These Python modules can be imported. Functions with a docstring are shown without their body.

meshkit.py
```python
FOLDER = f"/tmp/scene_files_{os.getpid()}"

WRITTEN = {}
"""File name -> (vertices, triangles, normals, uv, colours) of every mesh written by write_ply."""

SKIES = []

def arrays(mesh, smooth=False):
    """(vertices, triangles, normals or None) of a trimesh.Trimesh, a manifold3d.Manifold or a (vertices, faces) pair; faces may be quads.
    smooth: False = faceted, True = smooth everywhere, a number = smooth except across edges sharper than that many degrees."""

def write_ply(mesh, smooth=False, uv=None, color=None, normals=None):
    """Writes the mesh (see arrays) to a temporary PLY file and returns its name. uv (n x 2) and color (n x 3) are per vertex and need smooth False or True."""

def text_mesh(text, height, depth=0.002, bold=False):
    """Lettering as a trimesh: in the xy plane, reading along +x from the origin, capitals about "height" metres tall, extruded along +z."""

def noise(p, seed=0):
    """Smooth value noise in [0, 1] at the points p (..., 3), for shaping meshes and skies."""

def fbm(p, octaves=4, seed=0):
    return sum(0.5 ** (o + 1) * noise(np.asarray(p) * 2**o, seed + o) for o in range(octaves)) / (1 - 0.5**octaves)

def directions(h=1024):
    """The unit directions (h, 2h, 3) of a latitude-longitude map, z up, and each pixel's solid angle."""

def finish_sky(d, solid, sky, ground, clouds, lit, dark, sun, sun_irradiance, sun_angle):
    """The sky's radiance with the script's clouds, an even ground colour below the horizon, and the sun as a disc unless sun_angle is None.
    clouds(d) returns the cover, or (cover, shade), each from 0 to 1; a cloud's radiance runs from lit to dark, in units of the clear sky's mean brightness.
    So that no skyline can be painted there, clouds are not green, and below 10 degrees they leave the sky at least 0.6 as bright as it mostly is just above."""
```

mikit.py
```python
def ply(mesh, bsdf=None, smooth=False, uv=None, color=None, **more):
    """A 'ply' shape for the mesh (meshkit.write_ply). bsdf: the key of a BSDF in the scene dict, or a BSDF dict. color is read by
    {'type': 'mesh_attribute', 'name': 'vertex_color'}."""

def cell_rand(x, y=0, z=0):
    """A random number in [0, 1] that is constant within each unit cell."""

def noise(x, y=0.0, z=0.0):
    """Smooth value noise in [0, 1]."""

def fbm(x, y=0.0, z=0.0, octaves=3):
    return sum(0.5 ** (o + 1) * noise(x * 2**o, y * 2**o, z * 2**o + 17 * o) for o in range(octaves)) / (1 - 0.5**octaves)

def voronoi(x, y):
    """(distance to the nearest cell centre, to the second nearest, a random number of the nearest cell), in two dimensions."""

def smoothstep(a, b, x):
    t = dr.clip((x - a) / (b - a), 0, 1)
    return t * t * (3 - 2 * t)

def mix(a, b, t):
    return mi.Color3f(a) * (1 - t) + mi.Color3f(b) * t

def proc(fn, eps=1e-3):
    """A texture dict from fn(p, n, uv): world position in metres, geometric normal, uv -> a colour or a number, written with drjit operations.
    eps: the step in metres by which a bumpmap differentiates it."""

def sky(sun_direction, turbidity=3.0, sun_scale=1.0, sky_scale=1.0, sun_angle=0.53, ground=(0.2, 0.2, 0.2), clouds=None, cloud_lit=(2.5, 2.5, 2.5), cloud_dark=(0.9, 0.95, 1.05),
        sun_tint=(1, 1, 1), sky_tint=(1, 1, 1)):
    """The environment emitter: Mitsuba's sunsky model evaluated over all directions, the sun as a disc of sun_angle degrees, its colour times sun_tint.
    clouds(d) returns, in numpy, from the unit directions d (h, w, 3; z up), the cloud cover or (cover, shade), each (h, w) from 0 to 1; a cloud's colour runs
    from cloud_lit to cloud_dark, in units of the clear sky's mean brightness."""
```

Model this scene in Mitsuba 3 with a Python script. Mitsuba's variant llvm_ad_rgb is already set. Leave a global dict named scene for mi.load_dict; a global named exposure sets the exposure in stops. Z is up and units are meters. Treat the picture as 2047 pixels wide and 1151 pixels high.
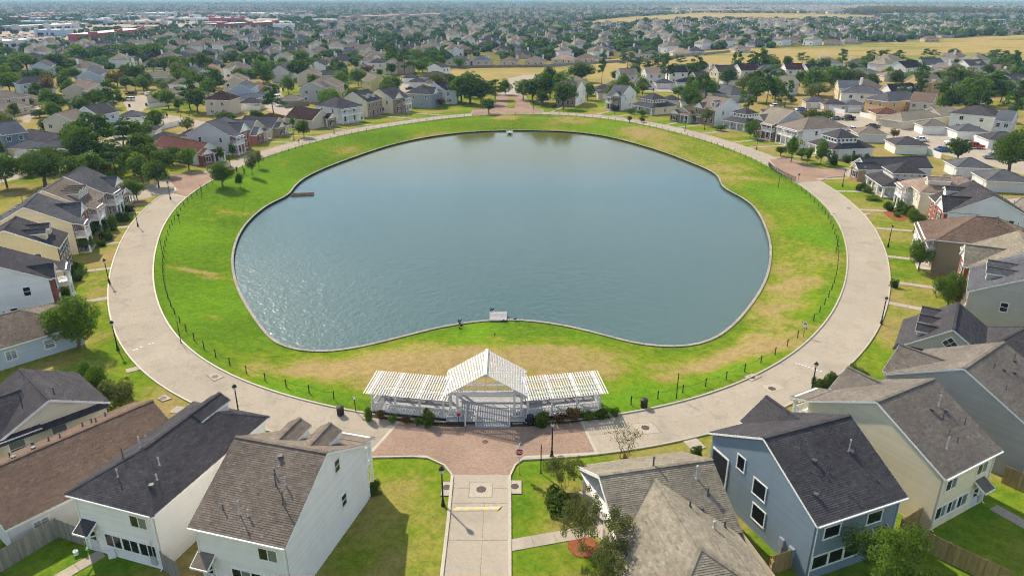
import math, random
import numpy as np, trimesh, mitsuba as mi, drjit as dr
import mikit, meshkit
from mikit import proc, noise, fbm, voronoi, cell_rand, smoothstep, mix
from shapely.geometry import Polygon, LineString, Point
from shapely.prepared import prep

T = mi.ScalarTransform4f
random.seed(11); RNG = np.random.default_rng(11)
scene, labels = {}, {}

# ---------------------------------------------------------------- camera, sky, exposure
CAM_H = 41.0
scene['camera'] = {'type': 'perspective', 'fov': 71.566, 'fov_axis': 'x', 'near_clip': 0.5, 'far_clip': 60000.0,
                   'to_world': T().look_at(origin=[0, 0, CAM_H], target=[0, 92.61, CAM_H - 37.73], up=[0, 0, 1])}


def clouds(d):
    e = d[..., 2]
    n = meshkit.fbm(np.stack([d[..., 0] / (e + 0.12) * 1.3, d[..., 1] / (e + 0.12) * 1.3, e * 0 + 3.1], -1), 5, 5)
    c = np.clip((n - 0.41) * 6, 0, 1) * (0.45 + 0.55 * np.clip((e - 0.30) * 5, 0.0, 1)) * np.clip(e * 8, 0, 1)
    return c * 0.85, np.clip((n - 0.62) * 3, 0, 0.45)


SUN = (-2.82, 3.69, 4.1)
scene['sky'] = mikit.sky(SUN, turbidity=2.6, clouds=clouds, sun_angle=0.7, sun_tint=(.95, 1.0, 1.08))
exposure = 2.2

# ---------------------------------------------------------------- materials
PAL = dict(white=(.78, .78, .76), cream=(.72, .66, .50), yellow=(.70, .58, .33), beige=(.58, .52, .41), tan=(.50, .41, .29), taupe=(.36, .32, .26),
           grey=(.44, .45, .45), lightgrey=(.60, .61, .61), midgrey=(.40, .39, .37), painted=(.66, .66, .65), darkwood=(.085, .06, .042), paleyellow=(.74, .67, .48), blue=(.185, .248, .30), paleblue=(.42, .51, .60), greyblue=(.26, .31, .37), olive=(.23, .20, .13),
           sage=(.47, .45, .38), orange=(.62, .42, .22), ochre=(.60, .40, .09), trim=(.84, .84, .83), darktrim=(.02, .022, .03), door=(.55, .60, .62),
           garage=(.80, .79, .76), concrete=(.46, .43, .38), pipe=(.085, .095, .11), galv=(.45, .46, .48), redbrick=(.28, .085, .06), tanbrick=(.36, .24, .16),
           deck=(.36, .37, .39), darkdeck=(.05, .055, .065), pinkish=(.55, .38, .33), navy=(.02, .03, .06), fence=(.26, .20, .13), greyfence=(.30, .28, .25),
           newfence=(.34, .24, .12), vinyl=(.82, .82, .80), roadwhite=(.62, .62, .60), sign=(.75, .75, .73), yellowpaint=(.60, .46, .20), bin=(.02, .024, .022),
           kerb=(.44, .41, .34), orangeplastic=(.7, .25, .04), mall=(.36, .08, .07), flatroof=(.62, .61, .58), storefront=(.45, .36, .30), carwhite=(.75, .76, .78),
           cargrey=(.20, .21, .23), carred=(.35, .02, .02), carblue=(.03, .10, .30), carblack=(.015, .015, .02))
PKEYS = list(PAL)
ROOF = dict(charcoal=(.070, .071, .082), slate=(.098, .106, .124), taupe=(.182, .162, .144), brown=(.165, .126, .104), redbrown=(.125, .066, .056), tan=(.30, .245, .21),
            grey=(.170, .160, .148), greytan=(.235, .222, .185), blackish=(.030, .030, .036), pink=(.26, .17, .15), darkbrown=(.05, .036, .034), greengrey=(.16, .17, .155),
            bluegrey=(.10, .115, .145), pale=(.30, .27, .24))
RKEYS = list(ROOF)


def table(d):
    a = np.array(list(d.values()), float)
    return [mi.Float(a[:, k].tolist()) for k in range(3)]


PT, RT = table(PAL), table(ROOF)
dr.eval(PT, RT)


def lookup(t, u, n):
    i = mi.UInt32(dr.clip(mi.Float(u) * 64, 0, n - 1))
    return mi.Color3f(*[dr.gather(mi.Float, c, i) for c in t])


def paint_fn(p, n, uv):
    c = lookup(PT, uv.x, len(PKEYS))
    grime = fbm(p.x * 0.7, p.y * 0.7, p.z * 0.35, 3)
    streak = noise(p.x * 3.1, p.y * 3.1, p.z * 0.5)
    return c * (1.04 - 0.13 * grime - 0.05 * streak) * (0.9 + 0.2 * uv.y)


def roof_fn(p, n, uv):
    c = lookup(RT, uv.x, len(RKEYS))
    g = noise(p.x * 9, p.y * 9, p.z * 9)
    w = fbm(p.x * 0.35, p.y * 0.35, p.z * 0.35, 3)
    s = noise(p.x * 2.3 + 9, p.y * 2.3, p.z * 2.3)
    warm = mi.Color3f(1.06, 1.0, 0.93)
    c = c * (0.74 + 0.30 * g + 0.26 * s) * (0.74 + 0.52 * w) * (0.70 + 0.60 * uv.y)
    return c * mix((1, 1, 1), warm, noise(p.x * 6 + 4, p.y * 6, p.z * 6))


def brick_fn(cols, mortar):
    def fn(p, n, uv):
        flat = dr.abs(n.z) > 0.7
        u = dr.select(flat, p.x, dr.select(dr.abs(n.x) > dr.abs(n.y), p.y, p.x))
        v = dr.select(flat, p.y, p.z)
        row = dr.floor(v / 0.085)
        x = u / 0.24 + 0.5 * (row - 2 * dr.floor(row / 2))
        fx, fy = x - dr.floor(x), v / 0.085 - row
        r = cell_rand(dr.floor(x), row)
        c = mix(cols[0], cols[1], r) * (0.75 + 0.5 * fbm(p.x * 0.8, p.y * 0.8, p.z * 0.8))
        m = dr.maximum(smoothstep(0.9, 0.97, fx), smoothstep(0.82, 0.92, fy))
        return mix(c, mortar, m * 0.7)
    return fn


def concrete_fn(p, n, uv):
    a = fbm(p.x * 0.16, p.y * 0.16, 0.3, 4)
    b = noise(p.x * 6, p.y * 6, p.z)
    st = smoothstep(0.52, 0.78, fbm(p.x * 0.45 + 31, p.y * 0.45, 1.7, 4))
    c = mix((.345, .310, .256), (.405, .366, .305), a) * (0.93 + 0.14 * b) * (0.86 + 0.28 * uv.y)
    crack = smoothstep(0.02, 0.0, dr.abs(fbm(p.x * 0.55 + 5, p.y * 0.55 + 2, 9.3, 3) - 0.5)) * smoothstep(0.45, 0.6, noise(p.x * 0.08, p.y * 0.08, 4))
    return c * (1 - 0.13 * st) * (1 - 0.14 * crack)


def paver_fn(p, n, uv):
    row = dr.floor(p.y / 0.11)
    x = p.x / 0.22 + 0.5 * (row - 2 * dr.floor(row / 2))
    r = cell_rand(dr.floor(x), row)
    a = fbm(p.x * 0.3, p.y * 0.3, 0.1, 4)
    c = mix((.275, .188, .148), (.345, .262, .208), r) * (0.8 + 0.45 * a)
    fx, fy = x - dr.floor(x), p.y / 0.11 - row
    return c * (1 - 0.3 * dr.maximum(smoothstep(0.88, 0.97, fx), smoothstep(0.85, 0.95, fy)))


def plain(rgb, amt=0.25, f=2.0):
    def fn(p, n, uv):
        return mi.Color3f(*rgb) * (1 - amt / 2 + amt * fbm(p.x * f, p.y * f, p.z * f, 3))
    return fn


def fence_fn(p, n, uv):
    c = lookup(PT, uv.x, len(PKEYS))
    g = fbm(p.x * 9, p.y * 9, p.z * 0.9, 3)
    return c * (0.7 + 0.6 * g) * (0.75 + 0.5 * uv.y)


def leaf_fn(a, b):
    def fn(p, n, uv):
        t = noise(p.x * 0.045, p.y * 0.045, 0.5)
        k = noise(p.x * 0.9, p.y * 0.9, p.z * 0.9)
        return mix(a, b, dr.clip(0.7 * t + 0.5 * (k - 0.35) + 0.15, 0, 1)) * (0.62 + 0.76 * uv.y)
    return fn


def far_leaf_fn(p, n, uv):
    t = noise(p.x * 0.06, p.y * 0.06, 0.5)
    k = noise(p.x * 0.4, p.y * 0.4, p.z * 0.4)
    c = mix((.055, .105, .028), (.125, .195, .045), dr.clip(0.5 * t + 0.6 * k, 0, 1))
    y = smoothstep(0.70, 0.86, noise(p.x * 0.035 + 40, p.y * 0.035, 2.5))
    return mix(c, (.10, .135, .02), y * 0.8) * (0.6 + 0.8 * uv.y)


def leaf(a, b):
    return {'type': 'principledthin', 'base_color': proc(leaf_fn(a, b)), 'roughness': 0.8, 'diff_trans': 0.9, 'spec_trans': 0.0}


def pr(fn, rough, spec=0.3, **k):
    return {'type': 'twosided', 'bsdf': {'type': 'principled', 'base_color': proc(fn) if callable(fn) else {'type': 'rgb', 'value': fn}, 'roughness': rough, 'specular': spec, **k}}


def df(fn):
    return {'type': 'twosided', 'bsdf': {'type': 'diffuse', 'reflectance': proc(fn) if callable(fn) else {'type': 'rgb', 'value': fn}}}


scene.update({
    'm_paint': pr(paint_fn, 0.55, 0.3), 'm_roof': df(roof_fn),
    'm_brick': df(brick_fn([(.23, .060, .042), (.36, .125, .085)], (.42, .38, .33))),
    'm_tanbrick': df(brick_fn([(.25, .155, .095), (.42, .29, .19)], (.46, .42, .36))),
    'm_concrete': df(concrete_fn), 'm_paver': df(paver_fn),
    'm_glass': pr((.010, .013, .016), 0.08, 0.5), 'm_blind': pr((.16, .19, .17), 0.12, 0.5),
    'm_black': pr((.012, .012, .013), 0.4, 0.4), 'm_rubber': df((.018, .018, .018)),
    'm_lampglass': pr((.55, .56, .55), 0.15, 0.5), 'm_red': pr((.42, .012, .015), 0.35, 0.4),
    'm_chrome': pr((.6, .6, .6), 0.25, 0.5, metallic=0.9),
    'm_carpaint': pr(paint_fn, 0.25, 0.5, clearcoat=0.8, clearcoat_gloss=0.95),
    'm_fence': df(fence_fn), 'm_bark': df(plain((.15, .115, .085), 0.7, 4.0)), 'm_mulch': df(plain((.25, .10, .05), 1.2, 9.0)),
    'm_darkmulch': df(plain((.085, .042, .032), 0.9, 7.0)), 'm_soil': df(plain((.060, .045, .032), 0.8, 3.0)), 'm_joint': df(plain((.20, .175, .14), 0.5, 0.6)),
    'm_timber': df(plain((.30, .255, .19), 0.6, 3.0)), 'm_wettimber': df(plain((.045, .038, .026), 0.7, 2.0)),
    'm_iron': pr(plain((.075, .062, .055), 0.6, 8.0), 0.6), 'm_skin': df((.42, .26, .18)), 'm_feather': df((.020, .018, .016)), 'm_whitefeather': df((.7, .7, .68)),
    'm_leaf_dark': leaf((.055, .105, .018), (.135, .205, .034)), 'm_leaf_mid': leaf((.085, .165, .020), (.175, .275, .036)),
    'm_leaf_lime': leaf((.085, .175, .016), (.16, .27, .025)), 'm_leaf_olive': leaf((.095, .125, .03), (.20, .23, .065)), 'm_leaf_rust': leaf((.12, .085, .035), (.20, .14, .05)),
    'm_leaf_pine': leaf((.052, .12, .02), (.12, .21, .034)), 'm_leaf_yellow': leaf((.15, .15, .02), (.25, .22, .03)), 'm_far_leaf': {'type': 'principledthin', 'base_color': proc(far_leaf_fn), 'roughness': 0.9, 'diff_trans': 0.6, 'spec_trans': 0.0},
})

# ---------------------------------------------------------------- helpers
counts = {}


def numbered(name):
    n = counts.get(name, 0)
    counts[name] = n + 1
    return name if n == 0 else f'{name}_{n:03d}'


def say(key, label=None, category=None, group=None, kind=None):
    d = {k: v for k, v in dict(label=label, category=category, group=group, kind=kind).items() if v}
    if d:
        labels[key] = d
    return key


def put(name, mesh, bsdf, parent=None, label=None, category=None, group=None, kind=None, smooth=False):
    """One mesh as one entry. mesh: an MB or a trimesh."""
    key = numbered((parent + '__' if parent else '') + name)
    if bsdf in ('m_paint', 'm_fence', 'm_roof', 'm_carpaint') and smooth not in (True, False):
        smooth = False
    if isinstance(mesh, MB):
        if not mesh.n:
            return key
        scene[key] = mesh.ply(bsdf, smooth)
    else:
        scene[key] = mikit.ply(mesh, bsdf, smooth=smooth)
    say(key, label, category, group, kind)
    return key


def copy_of(src, key, m, keep=False):
    """Entries of the thing src again under key, moved by the transform m."""
    for k in [k for k in scene if k == src or k.startswith(src + '__')]:
        scene[key + k[len(src):]] = {**scene[k], 'to_world': m}


class MB:
    """Collects pieces of one mesh; uv = (colour index, tone)."""
    def __init__(s):
        s.V, s.F, s.U, s.n = [], [], [], 0

    def add(s, v, f, col=0.0, tone=0.5):
        v = np.asarray(v, float).reshape(-1, 3)
        f = np.asarray(f, int)
        if f.shape[1] == 4:
            f = np.vstack([f[:, [0, 1, 2]], f[:, [0, 2, 3]]])
        s.V.append(v); s.F.append(f + s.n); s.n += len(v)
        u = np.empty((len(v), 2)); u[:, 0] = col; u[:, 1] = tone
        s.U.append(u)

    def poly(s, pts, col=0.0, tone=0.5):
        k = len(pts)
        s.add(pts, [[0, i, i + 1] for i in range(1, k - 1)], col, tone)

    def box(s, c, size, ang=0.0, col=0.0, tone=0.5, bottom=True):
        x, y, z = np.array(size) / 2
        v = np.array([[a, b, d] for d in (-z, z) for a, b in ((-x, -y), (x, -y), (x, y), (-x, y))])
        ca, sa = math.cos(ang), math.sin(ang)
        v = np.stack([v[:, 0] * ca - v[:, 1] * sa, v[:, 0] * sa + v[:, 1] * ca, v[:, 2]], 1) + np.array(c)
        f = [[4, 5, 6, 7], [0, 1, 5, 4], [1, 2, 6, 5], [2, 3, 7, 6], [3, 0, 4, 7]] + ([[3, 2, 1, 0]] if bottom else [])
        s.add(v, f, col, tone)

    def bar(s, a, b, w, h, col=0.0, tone=0.5, up=(0, 0, 1)):
        """A square bar from a to b, w wide and h along up."""
        a, b = np.array(a, float), np.array(b, float)
        d = (b - a) / np.linalg.norm(b - a)
        r = np.cross(d, up); r /= np.linalg.norm(r)
        u = np.cross(r, d)
        o = [-r * w / 2 - u * h / 2, r * w / 2 - u * h / 2, r * w / 2 + u * h / 2, -r * w / 2 + u * h / 2]
        v = [a + q for q in o] + [b + q for q in o]
        s.add(v, [[0, 3, 2, 1], [4, 5, 6, 7], [0, 1, 5, 4], [1, 2, 6, 5], [2, 3, 7, 6], [3, 0, 4, 7]], col, tone)

    def tube(s, pts, rad, k=8, col=0.0, tone=0.5):
        pts = np.array(pts, float)
        rad = np.broadcast_to(np.array(rad, float), (len(pts),))
        an = np.arange(k) * 2 * math.pi / k
        rings = []
        for i in range(len(pts)):
            d = pts[min(i + 1, len(pts) - 1)] - pts[max(i - 1, 0)]
            d /= np.linalg.norm(d) + 1e-9
            r = np.cross(d, [0, 0, 1] if abs(d[2]) < 0.95 else [1, 0, 0]); r /= np.linalg.norm(r)
            u = np.cross(d, r)
            rings.append(pts[i] + rad[i] * (np.cos(an)[:, None] * r + np.sin(an)[:, None] * u))
        n = len(pts)
        f = [[i * k + j, i * k + (j + 1) % k, (i + 1) * k + (j + 1) % k, (i + 1) * k + j] for i in range(n - 1) for j in range(k)]
        s.add(np.vstack(rings + [pts[:1], pts[-1:]]), f, col, tone)
        b = s.n - 2
        s.F.append(np.array([[b, b - n * k + (j + 1) % k, b - n * k + j] for j in range(k)] + [[b + 1, b - k + j, b - k + (j + 1) % k] for j in range(k)]))

    def lathe(s, prof, c=(0, 0, 0), k=12, col=0.0, tone=0.5):
        an = np.arange(k) * 2 * math.pi / k
        v = [[c[0] + r * math.cos(a), c[1] + r * math.sin(a), c[2] + z] for r, z in prof for a in an]
        s.add(v, [[i * k + j, i * k + (j + 1) % k, (i + 1) * k + (j + 1) % k, (i + 1) * k + j] for i in range(len(prof) - 1) for j in range(k)], col, tone)

    def prism(s, ring, z0, z1, col=0.0, tone=0.5, side=True):
        """A polygon (shapely or points) extruded in z."""
        g = ring if hasattr(ring, 'geom_type') else Polygon(ring)
        for q in getattr(g, 'geoms', [g]):
            if q.is_empty or q.geom_type != 'Polygon' or q.area < 1e-5:
                continue
            m = trimesh.creation.extrude_polygon(q, z1 - z0, engine='earcut')
            v, f = np.array(m.vertices), np.array(m.faces)
            v[:, 2] += z0
            s.add(v, f, col, tone)

    def place(s, m):
        """Move everything collected by a 4 x 4 matrix."""
        m = np.array(m)
        s.V = [v @ m[:3, :3].T + m[:3, 3] for v in s.V]
        return s

    def arrays(s):
        return np.vstack(s.V), np.vstack(s.F), np.vstack(s.U)

    def ply(s, bsdf, smooth=False):
        v, f, u = s.arrays()
        if smooth is True or smooth is False:
            return mikit.ply((v, f), bsdf, smooth=smooth, uv=u)
        return mikit.ply((v, f), bsdf, smooth=smooth)


def C(name):
    return (PKEYS.index(name) + 0.5) / 64


def CR(name):
    return (RKEYS.index(name) + 0.5) / 64


def frame(x, y, ang, z=0.0):
    m = np.eye(4)
    m[:2, :2] = [[math.cos(ang), -math.sin(ang)], [math.sin(ang), math.cos(ang)]]
    m[:3, 3] = x, y, z
    return m


def spline(pts, n, closed=True):
    from scipy.interpolate import CubicSpline
    p = np.array(pts, float)
    if closed:
        p = np.vstack([p, p[:1]])
    t = np.concatenate([[0], np.cumsum(np.linalg.norm(np.diff(p, axis=0), axis=1))])
    cs = CubicSpline(t, p, bc_type='periodic' if closed else 'natural')
    q = np.linspace(0, t[-1], n, endpoint=not closed)
    return cs(q)


def smooth_closed(p, w, it=1):
    for _ in range(it):
        k = np.exp(-0.5 * (np.arange(-3 * w, 3 * w + 1) / w) ** 2); k /= k.sum()
        e = np.vstack([p[-3 * w:], p, p[:3 * w]])
        p = np.stack([np.convolve(e[:, j], k, 'valid') for j in range(2)], 1)
    return p

# ---------------------------------------------------------------- ground, lake, ring road
WATER_Z, BANK_Z = -2.05, -1.72
LAKE = [(-27.75,83.07),(-30.85,84.66),(-34.08,88.48),(-38.05,94.69),(-42.42,102.28),(-46.59,110.96),(-49.74,119.14),(-52.58,129.04),(-54.33,138.73),(-54.81,147.85),(-54.1,155.96),(-52.73,161.66),
        (-53.09,168.24),(-53.42,176.91),(-52.16,185.84),(-49.66,195),(-46.63,203.63),(-42.74,213.74),(-37.01,225.66),(-30.23,235.21),(-21.02,243.59),(-11.01,248.5),(-0.61,250.51),
        (9.85,250.01),(20.13,247.5),(29.71,240.74),(36.66,230.77),(42.66,219.15),(47.66,206.43),(51.69,193.1),(53.42,184.11),(52.8,177.45),(51.7,170.21),(52.35,164.42),
        (53.32,158.98),(53.5,152.62),(52.52,144.45),(50.54,134.7),(48.33,126.07),(45.73,118.36),(42.58,110.5),(39.22,103.71),(35.8,97.79),(32.34,92.43),
        (29.02,88.16),(25.91,85.4),(22.97,84.22),(19.65,84.22),(16.48,85.1),(13.39,87.07),(10.18,89.12),(6.82,90.91),(2.61,92.26),(-1.69,92.6),
        (-5.94,91.75),(-10.06,90.09),(-13.32,88.16),(-16.45,86.15),(-19.48,84.37),(-22.51,83.07),(-25.02,82.64)]
RING = [(-3.53,62.41),(-8.96,62.51),(-11.61,62.97),(-14.66,64.01),(-19.6,65.98),(-23.2,67.31),(-27.03,69.01),(-31.13,71.11),(-34.99,73.69),(-38.79,77.19),(-42.83,81.54),(-46.66,86.46),(-50.35,92.26),(-54.1,98.74),(-57.76,106.05),(-61.41,114.34),(-65.62,125.31),(-69.31,136.53),
        (-71.64,146.87),(-73.2,158.25),(-73.2,169.28),(-71.86,182.37),(-68.92,197.44),(-63.56,213.41),(-57.68,226.6),(-50.51,238.5),(-42.11,248.46),(-32.89,258.13),(-22.88,267.33),(-12.01,273.39),(-0.67,275.9),(10.81,276.53),(22.04,273.39),(32.69,267.33),
        (40.76,259.24),(48,249.5),(54.14,237.54),(59.32,224.87),(63.58,211.86),(66.76,198.12),(67.91,182.95),(68.52,168.77),(68.32,156.03),(66.62,143.78),(64.26,133.15),(61.27,123.84),(57.98,115.11),(54.41,107.17),(50.03,98.74),
        (45.58,91.39),(40.68,84.46),(36.05,79.18),(31.37,74.66),(27.43,71.57),(23.28,69.01),(19.46,67),(15.91,65.58),(11.95,64.21),(6.57,62.97),(1.37,62.41)]
lake_p = smooth_closed(spline(LAKE, 900), 3)
ring_p = smooth_closed(spline(RING, 900), 14)
lake_g, ring_g = Polygon(lake_p), Polygon(ring_p).buffer(0)
outer_g = ring_g.buffer(6.1, 32)
RC = np.array([0.0, 150.0])


def ray_r(poly, th):
    """Distance from RC to the outline poly along each direction th."""
    p = poly - RC
    a = np.unwrap(np.arctan2(p[:, 1], p[:, 0]))
    r = np.hypot(p[:, 0], p[:, 1])
    if a[-1] < a[0]:
        a, r = a[::-1], r[::-1]
    o = np.argsort(a)
    a, r = a[o], r[o]
    return np.interp(np.mod(th - a[0], 2 * math.pi) + a[0], np.concatenate([a, [a[0] + 2 * math.pi]]), np.concatenate([r, r[:1]]))


def bank_z(x, y):
    """Height of the lawn between the ring road and the lake."""
    d = np.stack([np.atleast_1d(x), np.atleast_1d(y)], 1) - RC
    th, r = np.arctan2(d[:, 1], d[:, 0]), np.hypot(d[:, 0], d[:, 1])
    rl, rr = ray_r(lake_p, th), ray_r(ring_p, th)
    w = np.minimum(rr - rl, 15.0)
    t = np.clip((r - rl) / w, 0, 1)
    z = BANK_Z + (0.02 - BANK_Z) * (t * t * (3 - 2 * t) * 0.6 + t * 0.4)
    return np.where(r > rr, 0.0, z)


def grass_mix(p, dry, lush):
    """Mown lawn: lush green to straw by the two weights, with blades and mowing wear."""
    s = noise(p.x * 5.5, p.y * 5.5, 1.0)
    s2 = noise(p.x * 1.7 + 3, p.y * 1.7, 2.0)
    big = fbm(p.x * 0.10, p.y * 0.10, 3.0, 3)
    g = mix((.078, .142, .014), (.115, .235, .016), dr.clip(big * 0.7 + lush * 0.75, 0, 1))
    y = mix((.185, .215, .020), (.290, .225, .100), dr.clip(dry * 1.5 - 0.35, 0, 1))
    c = mix(g, y, dr.clip(dry * 1.9 + 0.5 * (s2 - 0.5) + 0.35 * (big - 0.5), 0, 1))
    return c * (0.72 + 0.34 * s + 0.22 * s2)


def blobs(p, spec):
    """Sum of soft patches (x, y, half length, half width, angle, weight) with ragged edges."""
    wx = (fbm(p.x * 0.22, p.y * 0.22, 7.0, 3) - 0.5) * 9
    wy = (fbm(p.x * 0.22 + 50, p.y * 0.22, 8.0, 3) - 0.5) * 9
    t = mi.Float(0)
    for x, y, a, b, ang, w in spec:
        ca, sa = math.cos(ang), math.sin(ang)
        dx, dy = p.x + wx * min(1, b / 4) - x, p.y + wy * min(1, b / 4) - y
        u, v = (dx * ca + dy * sa) / a, (dy * ca - dx * sa) / b
        t = t + w * dr.exp(-(u * u + v * v))
    return t


DRY = [(*(-23.12,75.5), 9, 3.0, 0.05, .8), (*(-14.42,77.65), 11, 5, 0, .85), (*(-6.03,81.81), 8, 5, 0.2, .35), (*(6.65,78.69), 9, 5, 0, .85), (*(-0.79,72.62), 15, 4.5, 0, .6), (*(-10.37,74.77), 10, 5, 0, .5), (*(13.06,75.57), 7, 3, -.2, .35),
       (*(29.74,80.83), 9, 2.8, .45, .9), (*(23.06,77.1), 7, 2.0, .35, .45), (*(37.6,91.45), 3.5, 8, -.3, .75), (*(44.61,105.9), 3, 9, -.1, .7), (*(51.73,120.56), 3, 8, 0.05, .4), (*(54.66,139.2), 3, 5, .3, .3),
       (*(57.62,187.73), 7, 3.0, -.9, .75), (*(59.64,175.02), 9, 2.0, -.8, .45), (*(43.55,238.35), 6, 12, .3, .95), (*(19.62,265.45), 8, 8, 0, .75), (*(50.3,219.17), 12, 8, .4, .35), (*(-2.51,267.77), 6, 7, 0, .8), (*(-30.26,242.96), 8, 9, 0, .55), (*(-49.68,211.38), 7, 8, 0, .55),
       (*(-62.52,189.89), 5, 9, .4, .5), (*(-59.84,145.88), 4, 2.2, .1, .8), (*(-63.35,138.92), 4, 1.6, .1, .5), (*(-52.99,110.34), 5.5, 1.3, 0, 1.0), (*(-47.45,107.67), 5.0, 1.4, -.1, .9), (*(-42.81,92.65), 3.2, 1.3, 0, .8), (*(-29.36,76.2), 6, 1.2, .05, .4), (*(-35.29,80.72), 5, 2.2, -.3, .45), (*(-58.38,119.12), 3, 2, 0, .25)]
LUSH = [(*(-3,88.61), 3.2, 7, 0, 1.0), (*(12.12,69.07), 9, 5, .25, 1.1), (*(12.07,72.79), 6, 4, .3, .7), (*(27.52,75.65), 7, 2, .4, .8), (*(-46.45,97.27), 8, 10, 0, .8), (*(-61.76,128.05), 6, 14, .1, .8), (*(-32.43,69.99), 9, 3, -.3, .7), (*(-33.3,246.95), 10, 7, 0, .9), (*(36.13,251.22), 12, 8, .2, .7),
        (*(61.96,160.18), 6, 10, .4, .9), (*(58.13,127.74), 4, 12, .1, .8), (*(45.48,96.34), 4, 9, -.3, .7), (*(-58.59,172.79), 8, 16, .3, .7), (*(-23.95,69.99), 8, 2.2, -.2, .5)]


def bank_fn(p, n, uv):
    base = smoothstep(0.45, 0.75, fbm(p.x * 0.07 + 11, p.y * 0.07, 4.0, 3)) * 0.20 + 0.03 * smoothstep(180, 260, p.y)
    stripe = (noise(p.x * 0.9, p.y * 0.18, 6.0) - 0.5) * 0.25
    dry = blobs(p, DRY) * (0.8 + 0.5 * (noise(p.x * 0.6, p.y * 0.6, 5.0) - 0.5))
    lush = blobs(p, LUSH)
    q = dr.sqrt(dr.square(p.x / 59) + dr.square((p.y - 168) / 108))
    bands = (noise(q * 46, 0.3, 0.7) - 0.5) * 0.42 + (noise(q * 120, 1.3, 4.7) - 0.5) * 0.20
    base = base + bands + 0.16 * smoothstep(15, 55, p.x) - 0.20 * smoothstep(-15, -50, p.x)
    return grass_mix(p, dr.clip(dry * 1.05 + base - 0.22 * lush + stripe * dry, 0, 1), lush)


def ground_fn(p, n, uv):
    q = dr.sqrt(dr.square(p.x / 78) + dr.square((p.y - 165) / 128))
    far = smoothstep(1.05, 1.45, q)
    d1 = fbm(p.x * 0.16 + 7, p.y * 0.16, 2.0, 4)
    d2 = fbm(p.x * 0.02, p.y * 0.02, 2.0, 3)
    dry = dr.clip((d1 - 0.36) * 1.35 + 0.20 + far * (d2 - 0.25) * 1.1, 0, 1)
    c = grass_mix(p, dry, 0.25 * (1 - far))
    wild = mix((.045, .065, .02), (.13, .11, .05), fbm(p.x * 0.01, p.y * 0.01, 1.0, 4))
    return mix(c, wild, smoothstep(330, 700, p.y) * 0.8)


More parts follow.
